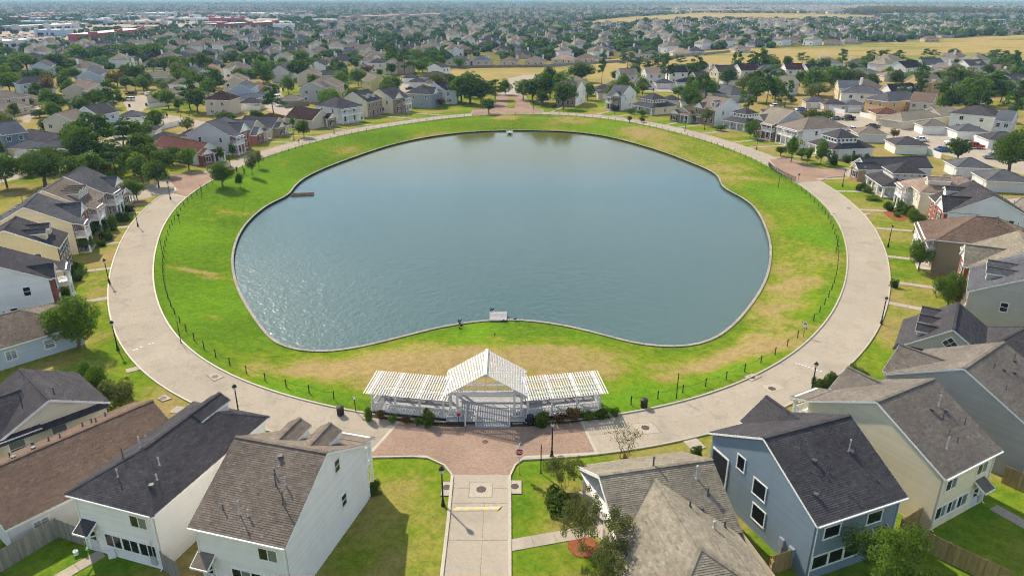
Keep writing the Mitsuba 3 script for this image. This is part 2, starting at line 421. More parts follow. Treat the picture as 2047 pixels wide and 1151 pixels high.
def field_fn(p, n, uv):
    a = fbm(p.x * 0.02, p.y * 0.05, 3.0, 4)
    s = noise(p.x * 0.12, p.y * 0.7, 1.0)
    c = mix((.36, .275, .12), (.31, .265, .105), a)
    c = mix(c, (.20, .215, .06), smoothstep(0.5, 0.75, fbm(p.x * 0.012 + 3, p.y * 0.03, 1.0, 3)))
    return c * (0.85 + 0.25 * s)


def ripple(p, n, uv):
    w = 0.7 * noise(p.x * 1.1 + 0.5 * p.y, p.y * 1.4 - 0.45 * p.x, 0.0) + 0.6 * noise(p.x * 2.3 - p.y * 0.9, p.y * 2.5 + p.x * 0.8, 3.0) + 0.4 * noise(p.x * 4.7 + p.y, p.y * 5.1 - p.x, 5.0)
    return w * (0.010 + 0.058 * smoothstep(230, 110, p.y))


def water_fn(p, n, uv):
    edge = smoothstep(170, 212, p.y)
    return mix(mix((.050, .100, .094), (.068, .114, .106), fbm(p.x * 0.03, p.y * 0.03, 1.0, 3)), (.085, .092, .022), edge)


def water_rough(p, n, uv):
    return 0.07 + 0.18 * smoothstep(200, 105, p.y)


scene['m_bank'] = df(bank_fn); scene['m_ground'] = df(ground_fn); scene['m_field'] = df(field_fn)
scene['m_water'] = {'type': 'twosided', 'bsdf': {'type': 'bumpmap', 'nested_texture': proc(ripple, 0.05), 'scale': 1.0,
                    'bsdf': {'type': 'principled', 'base_color': proc(water_fn), 'roughness': proc(water_rough), 'specular': 0.7}}}

# one ground sheet to the horizon, open only where the lake's banks drop
an = np.arange(96) * 2 * math.pi / 96
m = MB()
X0, X1, Y0, Y1, ST = -480, 480, -80, 720, 40
hole_g = ring_g.buffer(0.02)
for gx in range(X0, X1, ST):
    for gy in range(Y0, Y1, ST):
        t = Polygon([(gx, gy), (gx + ST, gy), (gx + ST, gy + ST), (gx, gy + ST)]).difference(hole_g)
        if not t.is_empty:
            q = trimesh.creation.triangulate_polygon(t, engine='earcut') if t.geom_type == 'Polygon' else None
            for tq in ([t] if t.geom_type == 'Polygon' else t.geoms):
                tv, tf = trimesh.creation.triangulate_polygon(tq, engine='earcut')
                m.add(np.column_stack([tv, tv[:, 0] * 0]), tf)
edges = [[(x, Y0) for x in range(X0, X1, ST)], [(X1, y) for y in range(Y0, Y1, ST)], [(x, Y1) for x in range(X1, X0, -ST)], [(X0, y) for y in range(Y1, Y0, -ST)]]
rim = np.array(sum(edges, []), float)
mid = np.array([0.0, 320.0])
rings = [rim] + [mid + (rim - mid) * k for k in (2, 5, 14, 70)]
n = len(rim)
for r0, r1 in zip(rings[:-1], rings[1:]):
    m.add(np.column_stack([np.vstack([r0, r1]), np.zeros(2 * n)]), [[k, n + k, n + (k + 1) % n, (k + 1) % n] for k in range(n)])
put('ground', m, 'm_ground', label='lawns and open ground of the neighbourhood out to the horizon', kind='structure')

th = np.linspace(-math.pi, math.pi, 900, endpoint=False)
rl, rr = ray_r(lake_p, th), ray_r(ring_p, th)
NR = 22
tt = np.linspace(0, 1, NR)
rad = rl[:, None] - 0.0 + (rr - rl)[:, None] * tt[None]
bx = RC[0] + rad * np.cos(th)[:, None]; by = RC[1] + rad * np.sin(th)[:, None]
bz = bank_z(bx.ravel(), by.ravel()).reshape(bx.shape)
bz[:, 1:-1] += (meshkit.fbm(np.stack([bx, by, bx * 0], -1) * 0.12, 3, 2)[:, 1:-1] - 0.5) * 0.25 * np.minimum(1, np.minimum(tt, 1 - tt)[1:-1] * 8)
i, j = np.meshgrid(np.arange(900), np.arange(NR - 1), indexing='ij')
q = np.stack([i * NR + j, ((i + 1) % 900) * NR + j, ((i + 1) % 900) * NR + j + 1, i * NR + j + 1], -1).reshape(-1, 4)
bv = np.stack([bx, by, bz], -1).reshape(-1, 3)
scene['lake_bank'] = mikit.ply((bv, np.vstack([q[:, [0, 2, 1]], q[:, [0, 3, 2]]])), 'm_bank', smooth=True)
say('lake_bank', 'grassy bank sloping from the ring road to the lake', kind='structure')

m = MB(); m.prism(lake_g.buffer(0.6), WATER_Z - 0.5, WATER_Z)
put('lake_water', m, 'm_water', label='rippled blue green lake in the middle of the ring', kind='structure')

# timber bulkhead round the lake: a capping rail in lengths on a sheet-piled face
bulk = 'bulkhead'
lp = spline(lake_p[::6], 232)
face = MB(); face.prism(lake_g.buffer(0.18).difference(lake_g.buffer(-0.02)), WATER_Z - 0.4, BANK_Z + 0.05)
put('face', face, 'm_wettimber', bulk)
say(bulk, 'low timber bulkhead edging the whole lake', kind='structure')
nb = len(lp)
capv = []
for k in range(nb):
    a, b = lp[k], lp[(k + 1) % nb]
    d = (b - a) / np.linalg.norm(b - a)
    mb = MB(); mb.bar([*(a + d * 0.02), BANK_Z + 0.11], [*(b - d * 0.02), BANK_Z + 0.11 + RNG.uniform(-.015, .015)], 0.42, 0.09)
    mb.U = [np.column_stack([np.full(len(q), C('greyfence')), np.full(len(q), RNG.uniform(.45, 1.0))]) for q in mb.U]; put('cap_board', mb, 'm_fence', bulk)

# ring road: slabs with open joints on a dark bed, kerbs, brick crossings
lane_L, lane_R = [(-5.51,54.6), (-5.37,48.38), (-5.35,42.12)], [(-0.26,54.6), (-0.23,48.38), (-0.21,42.12)]
south = lambda a: (a[0], a[1] - 40)
lane_g = Polygon(lane_L + [south(lane_L[-1]), south(lane_R[-1])] + lane_R[::-1])
pav = {
    'gate': Polygon([(-11.74,63.82), (7.19,64.01), (8.22,58.06), (1.28,57.4), (0.21,56.05), (-0.21,54.6), (-5.51,54.6), (-6.33,56.05), (-8.39,57.49), (-14.03,57.32)]),
    'north': Polygon([(-15.47,267.33), (11.39,267.33), (12.15,286.34), (7.82,294.69), (5.62,335.02), (-6.31,335.02), (-7.82,294.69), (-15.51,286.34)]),
    'west': Polygon([(-69.04,151.74), (-67.12,164.32), (-71.94,178.36), (-78.68,178.36), (-85.24,174.52), (-83.97,170.3), (-78.03,161.47), (-76.82,156.91)]),
    'east': Polygon([(70.55,194.77), (76.06,194.77), (80.04,182.37), (86.53,182.37), (83.12,174.52), (77.26,172.39), (74.78,169.28), (66.41,166.27)]),
}
pav['gate'] = pav['gate'].difference(ring_g.buffer(0.02)).buffer(0)
for k in ('north', 'west', 'east'):
    pav[k] = pav[k].difference(ring_g.buffer(0.02)).buffer(0)
allpav = pav['gate'].union(pav['north']).union(pav['west']).union(pav['east'])
drives_g = allpav.union(lane_g)
bed = MB(); bed.prism(outer_g.difference(ring_g.buffer(-0.01)), -0.3, 0.006)
put('bed', bed, 'm_joint', 'ring_road')
say('ring_road', 'pale concrete road running in a ring round the lake', kind='structure')
cl = np.array(ring_g.buffer(3.05, 32).exterior.coords)[:-1]
cl = spline(cl[::8], 1200)
seg = np.linalg.norm(np.diff(np.vstack([cl, cl[:1]]), axis=0), axis=1)
NS = 112
pts = spline(cl[::10], NS)
nrm = np.roll(pts, -1, 0) - np.roll(pts, 1, 0); nrm /= np.linalg.norm(nrm, axis=1, keepdims=True); nrm = np.stack([nrm[:, 1], -nrm[:, 0]], 1)
for k in range(NS):
    a, b, na, nb_ = pts[k], pts[(k + 1) % NS], nrm[k], nrm[(k + 1) % NS]
    d = (b - a) / np.linalg.norm(b - a) * 0.045
    sub = 4
    for s0, s1 in ((-3.2, -0.035), (0.035, 3.2)):
        ring = [a + d + na * s0, b - d + nb_ * s0, b - d + nb_ * s1, a + d + na * s1]
        g = Polygon(ring).buffer(0).intersection(outer_g).difference(ring_g).difference(allpav)
        if g.is_empty or g.area < 0.5:
            continue
        mb = MB(); mb.prism(g.buffer(-0.001), -0.02, 0.032 + RNG.uniform(-.002, .002), tone=RNG.uniform(.36, .64))
        put('slab', mb, 'm_concrete', 'ring_road')
fill = MB(); fill.prism(outer_g.difference(ring_g).difference(allpav).buffer(-0.02), -0.02, 0.020)
put('gutter', fill, 'm_concrete', 'ring_road')
for k, g in pav.items():
    mb = MB(); mb.prism(g, -0.02, 0.034)
    put('brick_paving', mb, 'm_paver', label={'gate': 'pink brick paving in front of the white pergola', 'north': 'brick paving at the far entrance drive', 'west': 'brick paving where the west street meets the ring', 'east': 'brick paving where the east street meets the ring'}[k], kind='structure')
    edge = MB(); edge.prism(g.intersection(outer_g).buffer(0.17, join_style=2).difference(g.buffer(-0.13)).intersection(outer_g).difference(ring_g.buffer(0.2)), 0.0, 0.040, C('kerb'))
    put('border', edge, 'm_paint', 'ring_road')
mb = MB(); kerb = ring_g.buffer(0.0).difference(ring_g.buffer(-0.2))
gatebox = Polygon([(-5.12,63.82), (0.03,63.82), (0.03,61.05), (-4.94,61.05)])
mb.prism(kerb.difference(gatebox), -0.1, 0.16, C('kerb'))
put('inner_kerb', mb, 'm_paint', 'ring_road')
mb = MB()
ok = outer_g.union(allpav.buffer(0.0)).union(lane_g)
mb.prism(ok.buffer(0.17).difference(ok).difference(lane_g.buffer(0.02)).difference(ring_g.buffer(3)), -0.1, 0.15, C('kerb'))
put('outer_kerb', mb, 'm_paint', 'ring_road')
# entrance lane panels
LZ = 0.030
yy = [57.2, 52.6, 50.6, 46, 41.3, 36.5, 31, 25, 10]
lane_bed = MB(); lane_bed.prism(lane_g, -0.3, 0.008)
put('bed', lane_bed, 'm_joint', 'entrance_lane')
say('entrance_lane', 'concrete entrance lane with a striped speed bump', kind='structure')
lane_clear = lane_g.difference(allpav)
pad = Polygon([(-3.82,53.5), (-1.76,53.5), (-1.8,51.38), (-3.84,51.38)])
hole = Point(*(-2.78,52.49)).buffer(0.42)
for a, b in zip(yy[:-1], yy[1:]):
    for x0, x1 in ((-30, -2.45), (-2.42, 30)) if b < 46.5 else ((-30, 30),):
        g = Polygon([(x0, a - .02), (x1, a - .02), (x1, b + .02), (x0, b + .02)]).intersection(lane_clear).difference(pad.buffer(0.04))
        if g.area > 0.3:
            mb = MB(); mb.prism(g, -0.02, LZ + RNG.uniform(-.002, .002), tone=RNG.uniform(.42, .62)); put('slab', mb, 'm_concrete', 'entrance_lane')
mb = MB(); mb.prism(pad, -0.02, LZ + 0.003, tone=0.95); put('manhole_pad', mb, 'm_concrete', 'entrance_lane')
mb = MB()
for side in (lane_L, lane_R):
    ls = LineString(side + [south(side[-1])]).buffer(0.09, cap_style=2)
    mb.prism(ls.difference(allpav.buffer(0.2)), -0.1, 0.15, C('kerb'))
put('kerb', mb, 'm_paint', 'entrance_lane')


KEEP = []


def sheet(name, poly, bsdf, label, z=0.02, kind='structure', tone=0.5, col=0.0):
    KEEP.append(Polygon(poly).buffer(0))
    mb = MB(); mb.prism(KEEP[-1], z - 0.3, z, col, tone)
    return put(name, mb, bsdf, label=label, kind=kind)

sheet('lane', [(125.78,296.12),(131.14,285),(136.43,267.33),(140.02,249.5),(143.09,239.46),(140.25,223.17),(146.04,214.98),(149.55,207.33),(151.3,198.8),(130.57,169.28),(128.36,175.6),(126.5,187.15),(122.8,198.12),(121.16,208.07),(119.07,221.48),(115.52,239.46),(112.75,259.24),(109.52,279.73),(120.86,302)], 'm_concrete', 'pale concrete back lane behind the right row of houses')
sheet('lane', [(-119.43,366.82),(-115.74,371.2),(-105.86,335.02),(-93.95,308.09),(-82.6,282.34),(-85.44,272.16),(-98.42,289.08),(-107.17,309.66),(-109.77,331.41)], 'm_concrete', 'pale concrete back lane between the left garages')
sheet('lane', [(-172.77,322.71),(-168.3,342.46),(-157.3,326.14),(-150.38,302),(-144.42,282.34),(-151.21,285)], 'm_concrete', 'pale driveway where the two cars stand behind the left houses')
sheet('lane', [(-215.18,340.57),(-210.41,336.85),(-191.2,294.69),(-171.84,255.92),(-177.36,259.24),(-190.43,286.34),(-204.46,317.69)], 'm_concrete', 'straight concrete lane at the far left')
sheet('street', [(-141.81,279.73),(-128.37,273.39),(-107.3,255.92),(-87.46,239.46),(-88.79,233.79),(-107.41,247.43),(-118.67,249.5),(-120.87,239.46),(-115.94,207.33),(-109.85,178.36),(-120.16,174.52),(-125.24,160.54),(-135.12,174.52),(-135.42,198.8),(-128.48,208.82),(-127.96,227.48)], 'm_concrete', 'west street running out behind the left row of houses')
sheet('street', [(-85.24,174.52),(-77.1,161.47),(-80.48,153.86),(-86.19,143.78),(-90.42,147.66),(-87.08,162.88)], 'm_concrete', 'short brick coloured street end at the west junction', z=0.012)
sheet('lane', [(-64.21,404.93),(-53.84,421.25),(-42.91,362.53),(-49.54,342.46),(-55.89,358.34)], 'm_concrete', 'concrete lane beside the cream house with black shutters')
sheet('lane', [(66.15,371.2),(93.12,362.53),(100.13,335.02),(90.83,317.69),(83.51,342.46),(63.43,348.26)], 'm_concrete', 'concrete lane in front of the white garages beyond the right arc')
sheet('street', [(-6.24,331.41),(5.56,331.41),(5.56,362.53),(9.45,380.27),(20.78,399.76),(20.69,426.98),(7.67,426.98),(-3.16,404.93),(-3.5,380.27),(-5.75,358.34)], 'm_concrete', 'far entrance road with its turning circle')
sheet('street', [(80.04,182.37),(87.04,183.54),(93.7,178.36),(109.31,174.52),(124.14,169.28),(120.19,163.36),(105.73,168.26),(90.57,171.86),(82.89,173.98)], 'm_concrete', 'east street leading away from the brick junction', z=0.014)
sheet('dry_field', [(-44.74,461.34),(21.65,482.43),(24.37,471.66),(71,486.13),(73.22,458),(54.77,371.2),(18.92,362.53),(3.99,354.24),(-5.81,362.53),(-16.25,375.68),(-34.29,426.98)], 'm_field', 'dry straw coloured field behind the far entrance', z=0.008)
sheet('dry_field', [(21.97,489.88),(106.44,573.58),(155.78,617.72),(202.1,662.12),(239.92,668.98),(287.3,697.85),(366.36,746.02),(440.85,801.16),(538.45,864.89),(628.6,913.2),(429.59,584.03),(350.29,501.49),(331.68,526.36),(262.42,501.49),(218.61,478.79),(147.52,458),(103.16,426.98),(63.93,458)], 'm_field', 'long dry field below the right hand houses', z=0.009)
sheet('dry_field', [(103.15,1340.95),(245.77,1723.88),(574.77,2324.08),(791.73,2246.06),(945.99,1979.85),(751.11,1526.09),(527.82,1491.8),(419.07,1526.09),(249.82,1368.66),(121.55,1174.22)], 'm_field', 'pale dry field far off on the right', z=0.008)
sheet('dry_field', [(454.23,2698.61),(1004.55,3215.81),(781.32,2497.47),(391.58,2324.08)], 'm_field', 'distant strip of dry grass', z=0.008)
sheet('parking_lot', [(-424.5,584.03),(-448.64,655.4),(-407.93,729.26),(-508.52,913.2),(-508.42,1060.8),(-491.19,1153.69),(-387.17,1264.1),(-500.49,1638.97),(-877.21,1922.8),(-687.88,1264.1),(-656.24,1027.65),(-695.2,967.11)], 'm_concrete', 'bright shopping centre parking lot at the far left', z=0.008)
sheet('parking_lot', [(814.7,1459.01),(1147.19,1680.37),(976.34,1427.61),(743.51,1314.33)], 'm_concrete', 'distant pale yard beside the yellow trees', z=0.008)

# ---------------------------------------------------------------- house builder
def clip_poly(poly, a, b, c):
    """Part of a convex 2-D polygon where a x + b y <= c."""
    out = []
    n = len(poly)
    for i in range(n):
        p, q = poly[i], poly[(i + 1) % n]
        dp, dq = a * p[0] + b * p[1] - c, a * q[0] + b * q[1] - c
        if dp <= 0:
            out.append(p)
        if (dp < 0 < dq) or (dq < 0 < dp):
            t = dp / (dp - dq)
            out.append((p[0] + (q[0] - p[0]) * t, p[1] + (q[1] - p[1]) * t))
    return out


class House:
    """Local frame: x to the right of someone who looks at the front from outside, front wall at y = 0 facing -y, depth along +y."""
    def __init__(s, kind, m, label, category='house', group=None, near=False):
        s.key = numbered(kind); say(s.key, label, category, group)
        s.m, s.near = np.array(m), near
        s.walls, s.roof, s.trim, s.shingles, s.siding = {}, MB(), MB(), MB(), {}
        s.rng = np.random.default_rng(abs(hash_(s.key)) % 2**31)

    def add(s, name, mb, bsdf, parent=None, **k):
        if mb.n:
            return put(name, mb.place(s.m), bsdf, parent or s.key, **k)

    # ---- walls
    def wall(s, o, ud, poly, col, bsdf='m_paint', lap=None):
        """A flat wall: poly of (u, z) with u along the direction ud from the point o; the outside is to the right of ud."""
        o, ud = np.array(o, float), np.array(ud, float)
        n = np.array([ud[1], -ud[0], 0.0])
        p3 = lambda u, z, d=0.0: [o[0] + ud[0] * u + n[0] * d, o[1] + ud[1] * u + n[1] * d, z]
        s.walls.setdefault((bsdf, col), MB()).poly([p3(u, z) for u, z in poly], C(col) if col else 0)
        if s.near and lap is not False and bsdf == 'm_paint':
            mb = s.siding.setdefault((bsdf, col), MB())
            z = min(q[1] for q in poly); top = max(q[1] for q in poly); h = 0.24
            while z < top - 0.01:
                c = clip_poly(clip_poly(poly, 0, -1, -z), 0, 1, z + h)
                if len(c) > 2:
                    t = 0.5 + s.rng.uniform(-.2, .2)
                    mb.poly([p3(u, w, 0.006 + 0.048 * (1 - (w - z) / h)) for u, w in c], C(col), t)
                    lo = sorted([q for q in c if abs(q[1] - z) < 1e-6])
                    if len(lo) >= 2:
                        mb.poly([p3(lo[0][0], z, .054), p3(lo[-1][0], z, .054), p3(lo[-1][0], z, 0.0), p3(lo[0][0], z, 0.0)], C(col), t - .3)
                z += h

    def box_walls(s, x0, x1, y0, y1, z0, z1, col, front=None, fb='m_paint', gables=None, skip=''):
        """Four walls; gables: {'L': apex height} for pentagons on 'F', 'B', 'L', 'R'."""
        g = gables or {}
        for f, o, ud, w in (('F', (x0, y0), (1, 0), x1 - x0), ('R', (x1, y0), (0, 1), y1 - y0), ('B', (x1, y1), (-1, 0), x1 - x0), ('L', (x0, y1), (0, -1), y1 - y0)):
            if f in skip:
                continue
            poly = [(0, z0), (w, z0), (w, z1)] + ([(w / 2, g[f])] if f in g else []) + [(0, z1)]
            if f == 'F' and front:
                s.wall(o, ud, poly, None if fb != 'm_paint' else front, fb)
            else:
                s.wall(o, ud, poly, col)

    # ---- roofs
    def plane(s, pts, col):
        """One roof slope: pts[0], pts[1] along the eave, the rest upwards (convex)."""
        p = np.array(pts, float)
        s.roof.poly(p, CR(col), 0.5)
        if not s.near:
            return
        u = p[1] - p[0]; L = np.linalg.norm(u); u /= L
        n = np.cross(u, p[-1] - p[0]); n /= np.linalg.norm(n)
        if n[2] < 0:
            n = -n
        v = np.cross(n, u)
        if v[2] < 0:
            v = -v
        uv = np.stack([(p - p[0]) @ u, (p - p[0]) @ v], 1)
        poly = [tuple(q) for q in uv]
        area = sum(a[0] * b[1] - b[0] * a[1] for a, b in zip(poly, poly[1:] + poly[:1]))
        if area < 0:
            poly = poly[::-1]
        E, W = 0.17, 0.34
        lo, hi = uv.min(0), uv.max(0)
        r = s.rng
        V, F, Tn, k = [], [], [], 0
        sh = Polygon(poly); inner = prep(sh)
        for i in range(int((hi[1] - lo[1]) / E) + 1):
            z0, z1 = lo[1] + i * E, lo[1] + (i + 1) * E
            x = lo[0] - r.uniform(0, W)
            row_t = r.uniform(-.09, .09)
            while x < hi[0]:
                w = W * r.uniform(.75, 1.25)
                c = [(x, z0), (x + w - .012, z0), (x + w - .012, z1), (x, z1)]
                x += w
                if not inner.contains(Polygon(c)):
                    for a, b in zip(poly, poly[1:] + poly[:1]):
                        c = clip_poly(c, b[1] - a[1], a[0] - b[0], (b[1] - a[1]) * a[0] + (a[0] - b[0]) * a[1])
                        if len(c) < 3:
                            break
                    if len(c) < 3:
                        continue
                t = min(1, max(0, 0.5 + row_t + r.normal(0, .17)))
                q = [p[0] + u * a + v * b + n * (0.010 + 0.034 * max(0, 1 - (b - z0) / E)) for a, b in c]
                V += q; F += [[k, k + j, k + j + 1] for j in range(1, len(c) - 1)]; Tn += [t] * len(c)
                low = [g for g in range(len(c)) if abs(c[g][1] - z0) < 1e-6]
                m0 = k + len(c); k = m0
                if len(low) >= 2:
                    a, b = q[low[0]], q[low[1]]
                    V += [a, b, b - n * .045, a - n * .045]; F += [[k, k + 3, k + 2], [k, k + 2, k + 1]]; Tn += [t * .5] * 4; k += 4
        if V:
            mb = s.shingles
            mb.V.append(np.array(V)); mb.F.append(np.array(F) + mb.n); mb.n += len(V)
            mb.U.append(np.column_stack([np.full(len(V), CR(col)), Tn]))

    def cap(s, a, b, col):
        """Ridge or hip cap."""
        a, b = np.array(a, float), np.array(b, float)
        L = np.linalg.norm(b - a)
        if not s.near:
            s.roof.bar(a, b, .22, .07, CR(col), .25)
            return
        n = max(1, int(L / 0.24))
        for i in range(n):
            s.shingles.bar(a + (b - a) * i / n, a + (b - a) * (i + 1.15) / n + np.array([0, 0, -.012]), .30, .07, CR(col), s.rng.uniform(.1, .5))

    def fascia(s, a, b, col='trim', h=0.17):
        a, b = np.array(a, float), np.array(b, float)
        s.trim.bar(a - [0, 0, h / 2 + .012], b - [0, 0, h / 2 + .012], 0.045, h, C(col))

    def gutter(s, a, b):
        s.trim.bar(np.array(a) - [0, 0, .07], np.array(b) - [0, 0, .07], .13, .12, C('trim'), .6)

    def gable(s, x0, x1, y0, y1, z, pitch, axis, col, over=0.35, rake=0.25, soffit=True, ends='ab', eaves='ab'):
        """Gable roof over a rectangle with its ridge along the axis; returns the ridge height. z: height of the eave edge."""
        flip = axis == 'y'
        if flip:
            x0, x1, y0, y1 = y0, y1, x0, x1
        ym = (y0 + y1) / 2
        zr = z + pitch * ((y1 - y0) / 2 + over)
        a, b = x0 - (rake if 'a' in ends else 0), x1 + (rake if 'b' in ends else 0)
        e0, e1 = y0 - over, y1 + over
        f = (lambda q: (q[1], q[0], q[2])) if flip else (lambda q: q)
        s.plane([f((a, e0, z)), f((b, e0, z)), f((b, ym, zr)), f((a, ym, zr))], col)
        s.plane([f((b, e1, z)), f((a, e1, z)), f((a, ym, zr)), f((b, ym, zr))], col)
        t = 0.14
        if soffit:
            for q in ([(a, e0, z - t), (b, e0, z - t), (b, ym, zr - t), (a, ym, zr - t)], [(a, e1, z - t), (b, e1, z - t), (b, ym, zr - t), (a, ym, zr - t)]):
                s.trim.poly([f(k) for k in q], C('trim'))
        for e, k in ((e0, 'a'), (e1, 'b')):
            if k in eaves:
                s.fascia(f((a, e, z)), f((b, e, z)))
        for xx, k in ((a, 'a'), (b, 'b')):
            if k in ends:
                s.fascia(f((xx, e0, z)), f((xx, ym, zr))); s.fascia(f((xx, e1, z)), f((xx, ym, zr)))
        s.cap(f((a, ym, zr + .02)), f((b, ym, zr + .02)), col)
        return zr

    def hip(s, x0, x1, y0, y1, z, pitch, col, over=0.4, soffit=True):
        """Hip roof; the ridge runs along the longer side."""
        a, b, c, d = x0 - over, x1 + over, y0 - over, y1 + over
        w, l = b - a, d - c
        h = min(w, l) / 2
        zr = z + pitch * h
        if w >= l:
            r0, r1 = (a + h, (c + d) / 2, zr), (b - h, (c + d) / 2, zr)
        else:
            r0, r1 = ((a + b) / 2, c + h, zr), ((a + b) / 2, d - h, zr)
        A, B, Cc, D = (a, c, z), (b, c, z), (b, d, z), (a, d, z)
        point = np.linalg.norm(np.subtract(r0, r1)) < 0.05
        if point:
            for e in ((A, B), (B, Cc), (Cc, D), (D, A)):
                s.plane([*e, r0], col)
        elif w >= l:
            s.plane([A, B, r1, r0], col); s.plane([Cc, D, r0, r1], col); s.plane([B, Cc, r1], col); s.plane([D, A, r0], col)
        else:
            s.plane([B, Cc, r1, r0], col); s.plane([D, A, r0, r1], col); s.plane([A, B, r0], col); s.plane([Cc, D, r1], col)
        for e in ((A, B), (B, Cc), (Cc, D), (D, A)):
            s.fascia(*e)
        if soffit:
            s.trim.poly([(a, c, z - .16), (b, c, z - .16), (b, d, z - .16), (a, d, z - .16)], C('trim'))
        up = np.array([0, 0, .02])
        if not point:
            s.cap(r0 + up, r1 + up, col)
        for e, r in (((A, r0), (D, r0), (B, r1), (Cc, r1)) if w >= l else ((A, r0), (B, r0), (Cc, r1), (D, r1))):
            s.cap(np.array(e) + up * 0, r + up * 0, col)
        return zr

    # ---- openings
    def window(s, o, ud, u, z, w, h, split='v', pane='m_glass', shutters=None, frame_col='trim', blind=None, off=0.0, grid=False):
        """A window on the wall through o along ud, its sill at z, its centre at u."""
        o, ud = np.array([*o, 0.0]), np.array([*ud, 0.0])
        n = np.array([ud[1], -ud[0], 0.0])
        fr, pn, bl = MB(), MB(), MB()
        at = lambda a, b, d: o + ud * a + n * (d + off) + np.array([0, 0, b])
        fw, d = min(0.09, 0.075 * w + 0.01), 0.075
        for a, b, aa, bb in ((u - w / 2, z, u + w / 2, z), (u - w / 2, z + h, u + w / 2, z + h)):
            fr.bar(at(a - fw, b, d / 2), at(aa + fw, bb, d / 2), d, fw * (1.3 if b == z else 1), C(frame_col))
        for a in (u - w / 2, u + w / 2):
            fr.bar(at(a, z, d / 2), at(a, z + h, d / 2), fw, d, C(frame_col), up=n)
        if split == 'v':
            fr.bar(at(u, z, .045), at(u, z + h, .045), .06, .05, C(frame_col), up=n)
        elif split == 'h':
            fr.bar(at(u - w / 2, z + h / 2, .045), at(u + w / 2, z + h / 2, .045), .05, .06, C(frame_col))
        if grid:
            for k in (-1, 0, 1):
                fr.bar(at(u + k * w / 4, z, .04), at(u + k * w / 4, z + h, .04), .025, .03, C(frame_col), up=n)
            fr.bar(at(u - w / 2, z + h / 2, .04), at(u + w / 2, z + h / 2, .04), .03, .025, C(frame_col))
        key = s.add('window', fr, 'm_paint')
        pn.poly([at(u - w / 2, z, .030), at(u + w / 2, z, .030), at(u + w / 2, z + h, .030), at(u - w / 2, z + h, .030)])
        s.add('pane', pn, pane, key)
        if blind:
            q0, q1 = (u, u + w / 2) if blind == 'r' else (u - w / 2, u) if blind == 'l' else (u - w / 2, u + w / 2)
            zz = z + h * (0.5 if blind == 't' else 0.0)
            bl.poly([at(q0 + .03, zz, .034), at(q1 - .03, zz, .034), at(q1 - .03, z + h - .03, .034), at(q0 + .03, z + h - .03, .034)])
            s.add('blind', bl, 'm_blind', key)
        if shutters:
            for sx in (-1, 1):
                sh = MB(); c = at(u + sx * (w / 2 + .33), z + h / 2, .04)
                sh.bar(c - [0, 0, h / 2 + .05], c + [0, 0, h / 2 + .05], .42, .07, C(shutters), up=n)
                s.add('shutter', sh, 'm_paint')

    def door(s, o, ud, u, w=0.95, h=2.1, col='door', light=True):
        o, ud = np.array([*o, 0.0]), np.array([*ud, 0.0]); n = np.array([ud[1], -ud[0], 0.0])
        at = lambda a, b, d: o + ud * a + n * d + np.array([0, 0, b])
        d = MB(); d.bar(at(u, .12, .035), at(u, .12 + h, .035), w, .07, C(col), up=n)
        for sx in (-1, 1):
            d.bar(at(u + sx * (w / 2 + .05), .1, .045), at(u + sx * (w / 2 + .05), .2 + h, .045), .1, .09, C('trim'), up=n)
        d.bar(at(u - w / 2 - .1, .17 + h, .047), at(u + w / 2 + .1, .17 + h, .047), .095, .1, C('trim'))
        key = s.add('door', d, 'm_paint')
        if light:
            p = MB(); p.poly([at(u - .28, 1.2, .075), at(u + .28, 1.2, .075), at(u + .28, 2.0, .075), at(u - .28, 2.0, .075)]); s.add('pane', p, 'm_glass', key)
        k = MB(); k.box(at(u + w * .4, 1.1, .10), (.07, .07, .09), col=C('galv')); s.add('handle', k, 'm_paint', key)

    def canopy(s, o, ud, u, roofcol, w=1.5, d=1.1, z=2.45):
        """Little shed roof over a back door."""
        o, ud = np.array([*o, 0.0]), np.array([*ud, 0.0]); n = np.array([ud[1], -ud[0], 0.0])
        at = lambda a, b, e: o + ud * a + n * e + np.array([0, 0, b])
        c = MB(); c.poly([at(u - w / 2, z, d), at(u + w / 2, z, d), at(u + w / 2, z + .65, 0), at(u - w / 2, z + .65, 0)], CR(roofcol), .4)
        c.poly([at(u - w / 2, z - .08, d), at(u + w / 2, z - .08, d), at(u + w / 2, z + .57, 0), at(u - w / 2, z + .57, 0)], CR(roofcol), .4)
        key = s.add('canopy', c, 'm_roof')
        t = MB(); t.bar(at(u - w / 2, z - .05, d), at(u + w / 2, z - .05, d), .06, .14, C('trim'))
        for sx in (-1, 1):
            t.bar(at(u + sx * w / 2, z - .06, d), at(u + sx * w / 2, z + .58, 0), .06, .13, C('trim'))
            t.bar(at(u + sx * (w / 2 - .06), z - .1, d - .1), at(u + sx * (w / 2 - .06), z - .6, .04), .08, .08, C('trim'))
        s.add('bracket', t, 'm_paint', key)

    def vent(s, x, y, z, h=0.5, r=0.06, kind='pipe'):
        """A pipe or a hooded vent that stands on the roof at x, y."""
        m = MB()
        if kind == 'pipe':
            m.lathe([(r * 2.6, -.15), (r * 2.2, .06), (r, .14), (r, h), (r * 1.5, h + .01), (r * 1.5, h + .09), (0, h + .12)], (x, y, z), 10, C('pipe'))
        elif kind == 'flue':
            m.lathe([(r * 2.4, -.15), (r * 2.0, .08), (r, .16), (r, h), (r * 1.7, h), (r * 1.7, h + .16), (r * .6, h + .22), (0, h + .22)], (x, y, z), 10, C('galv'))
        else:
            m.box((x, y, z + .10), (.26, .26, .24), .4, C('pipe')); m.box((x, y, z + .24), (.36, .36, .05), .4, C('pipe'))
        s.add('vent', m, 'm_paint')

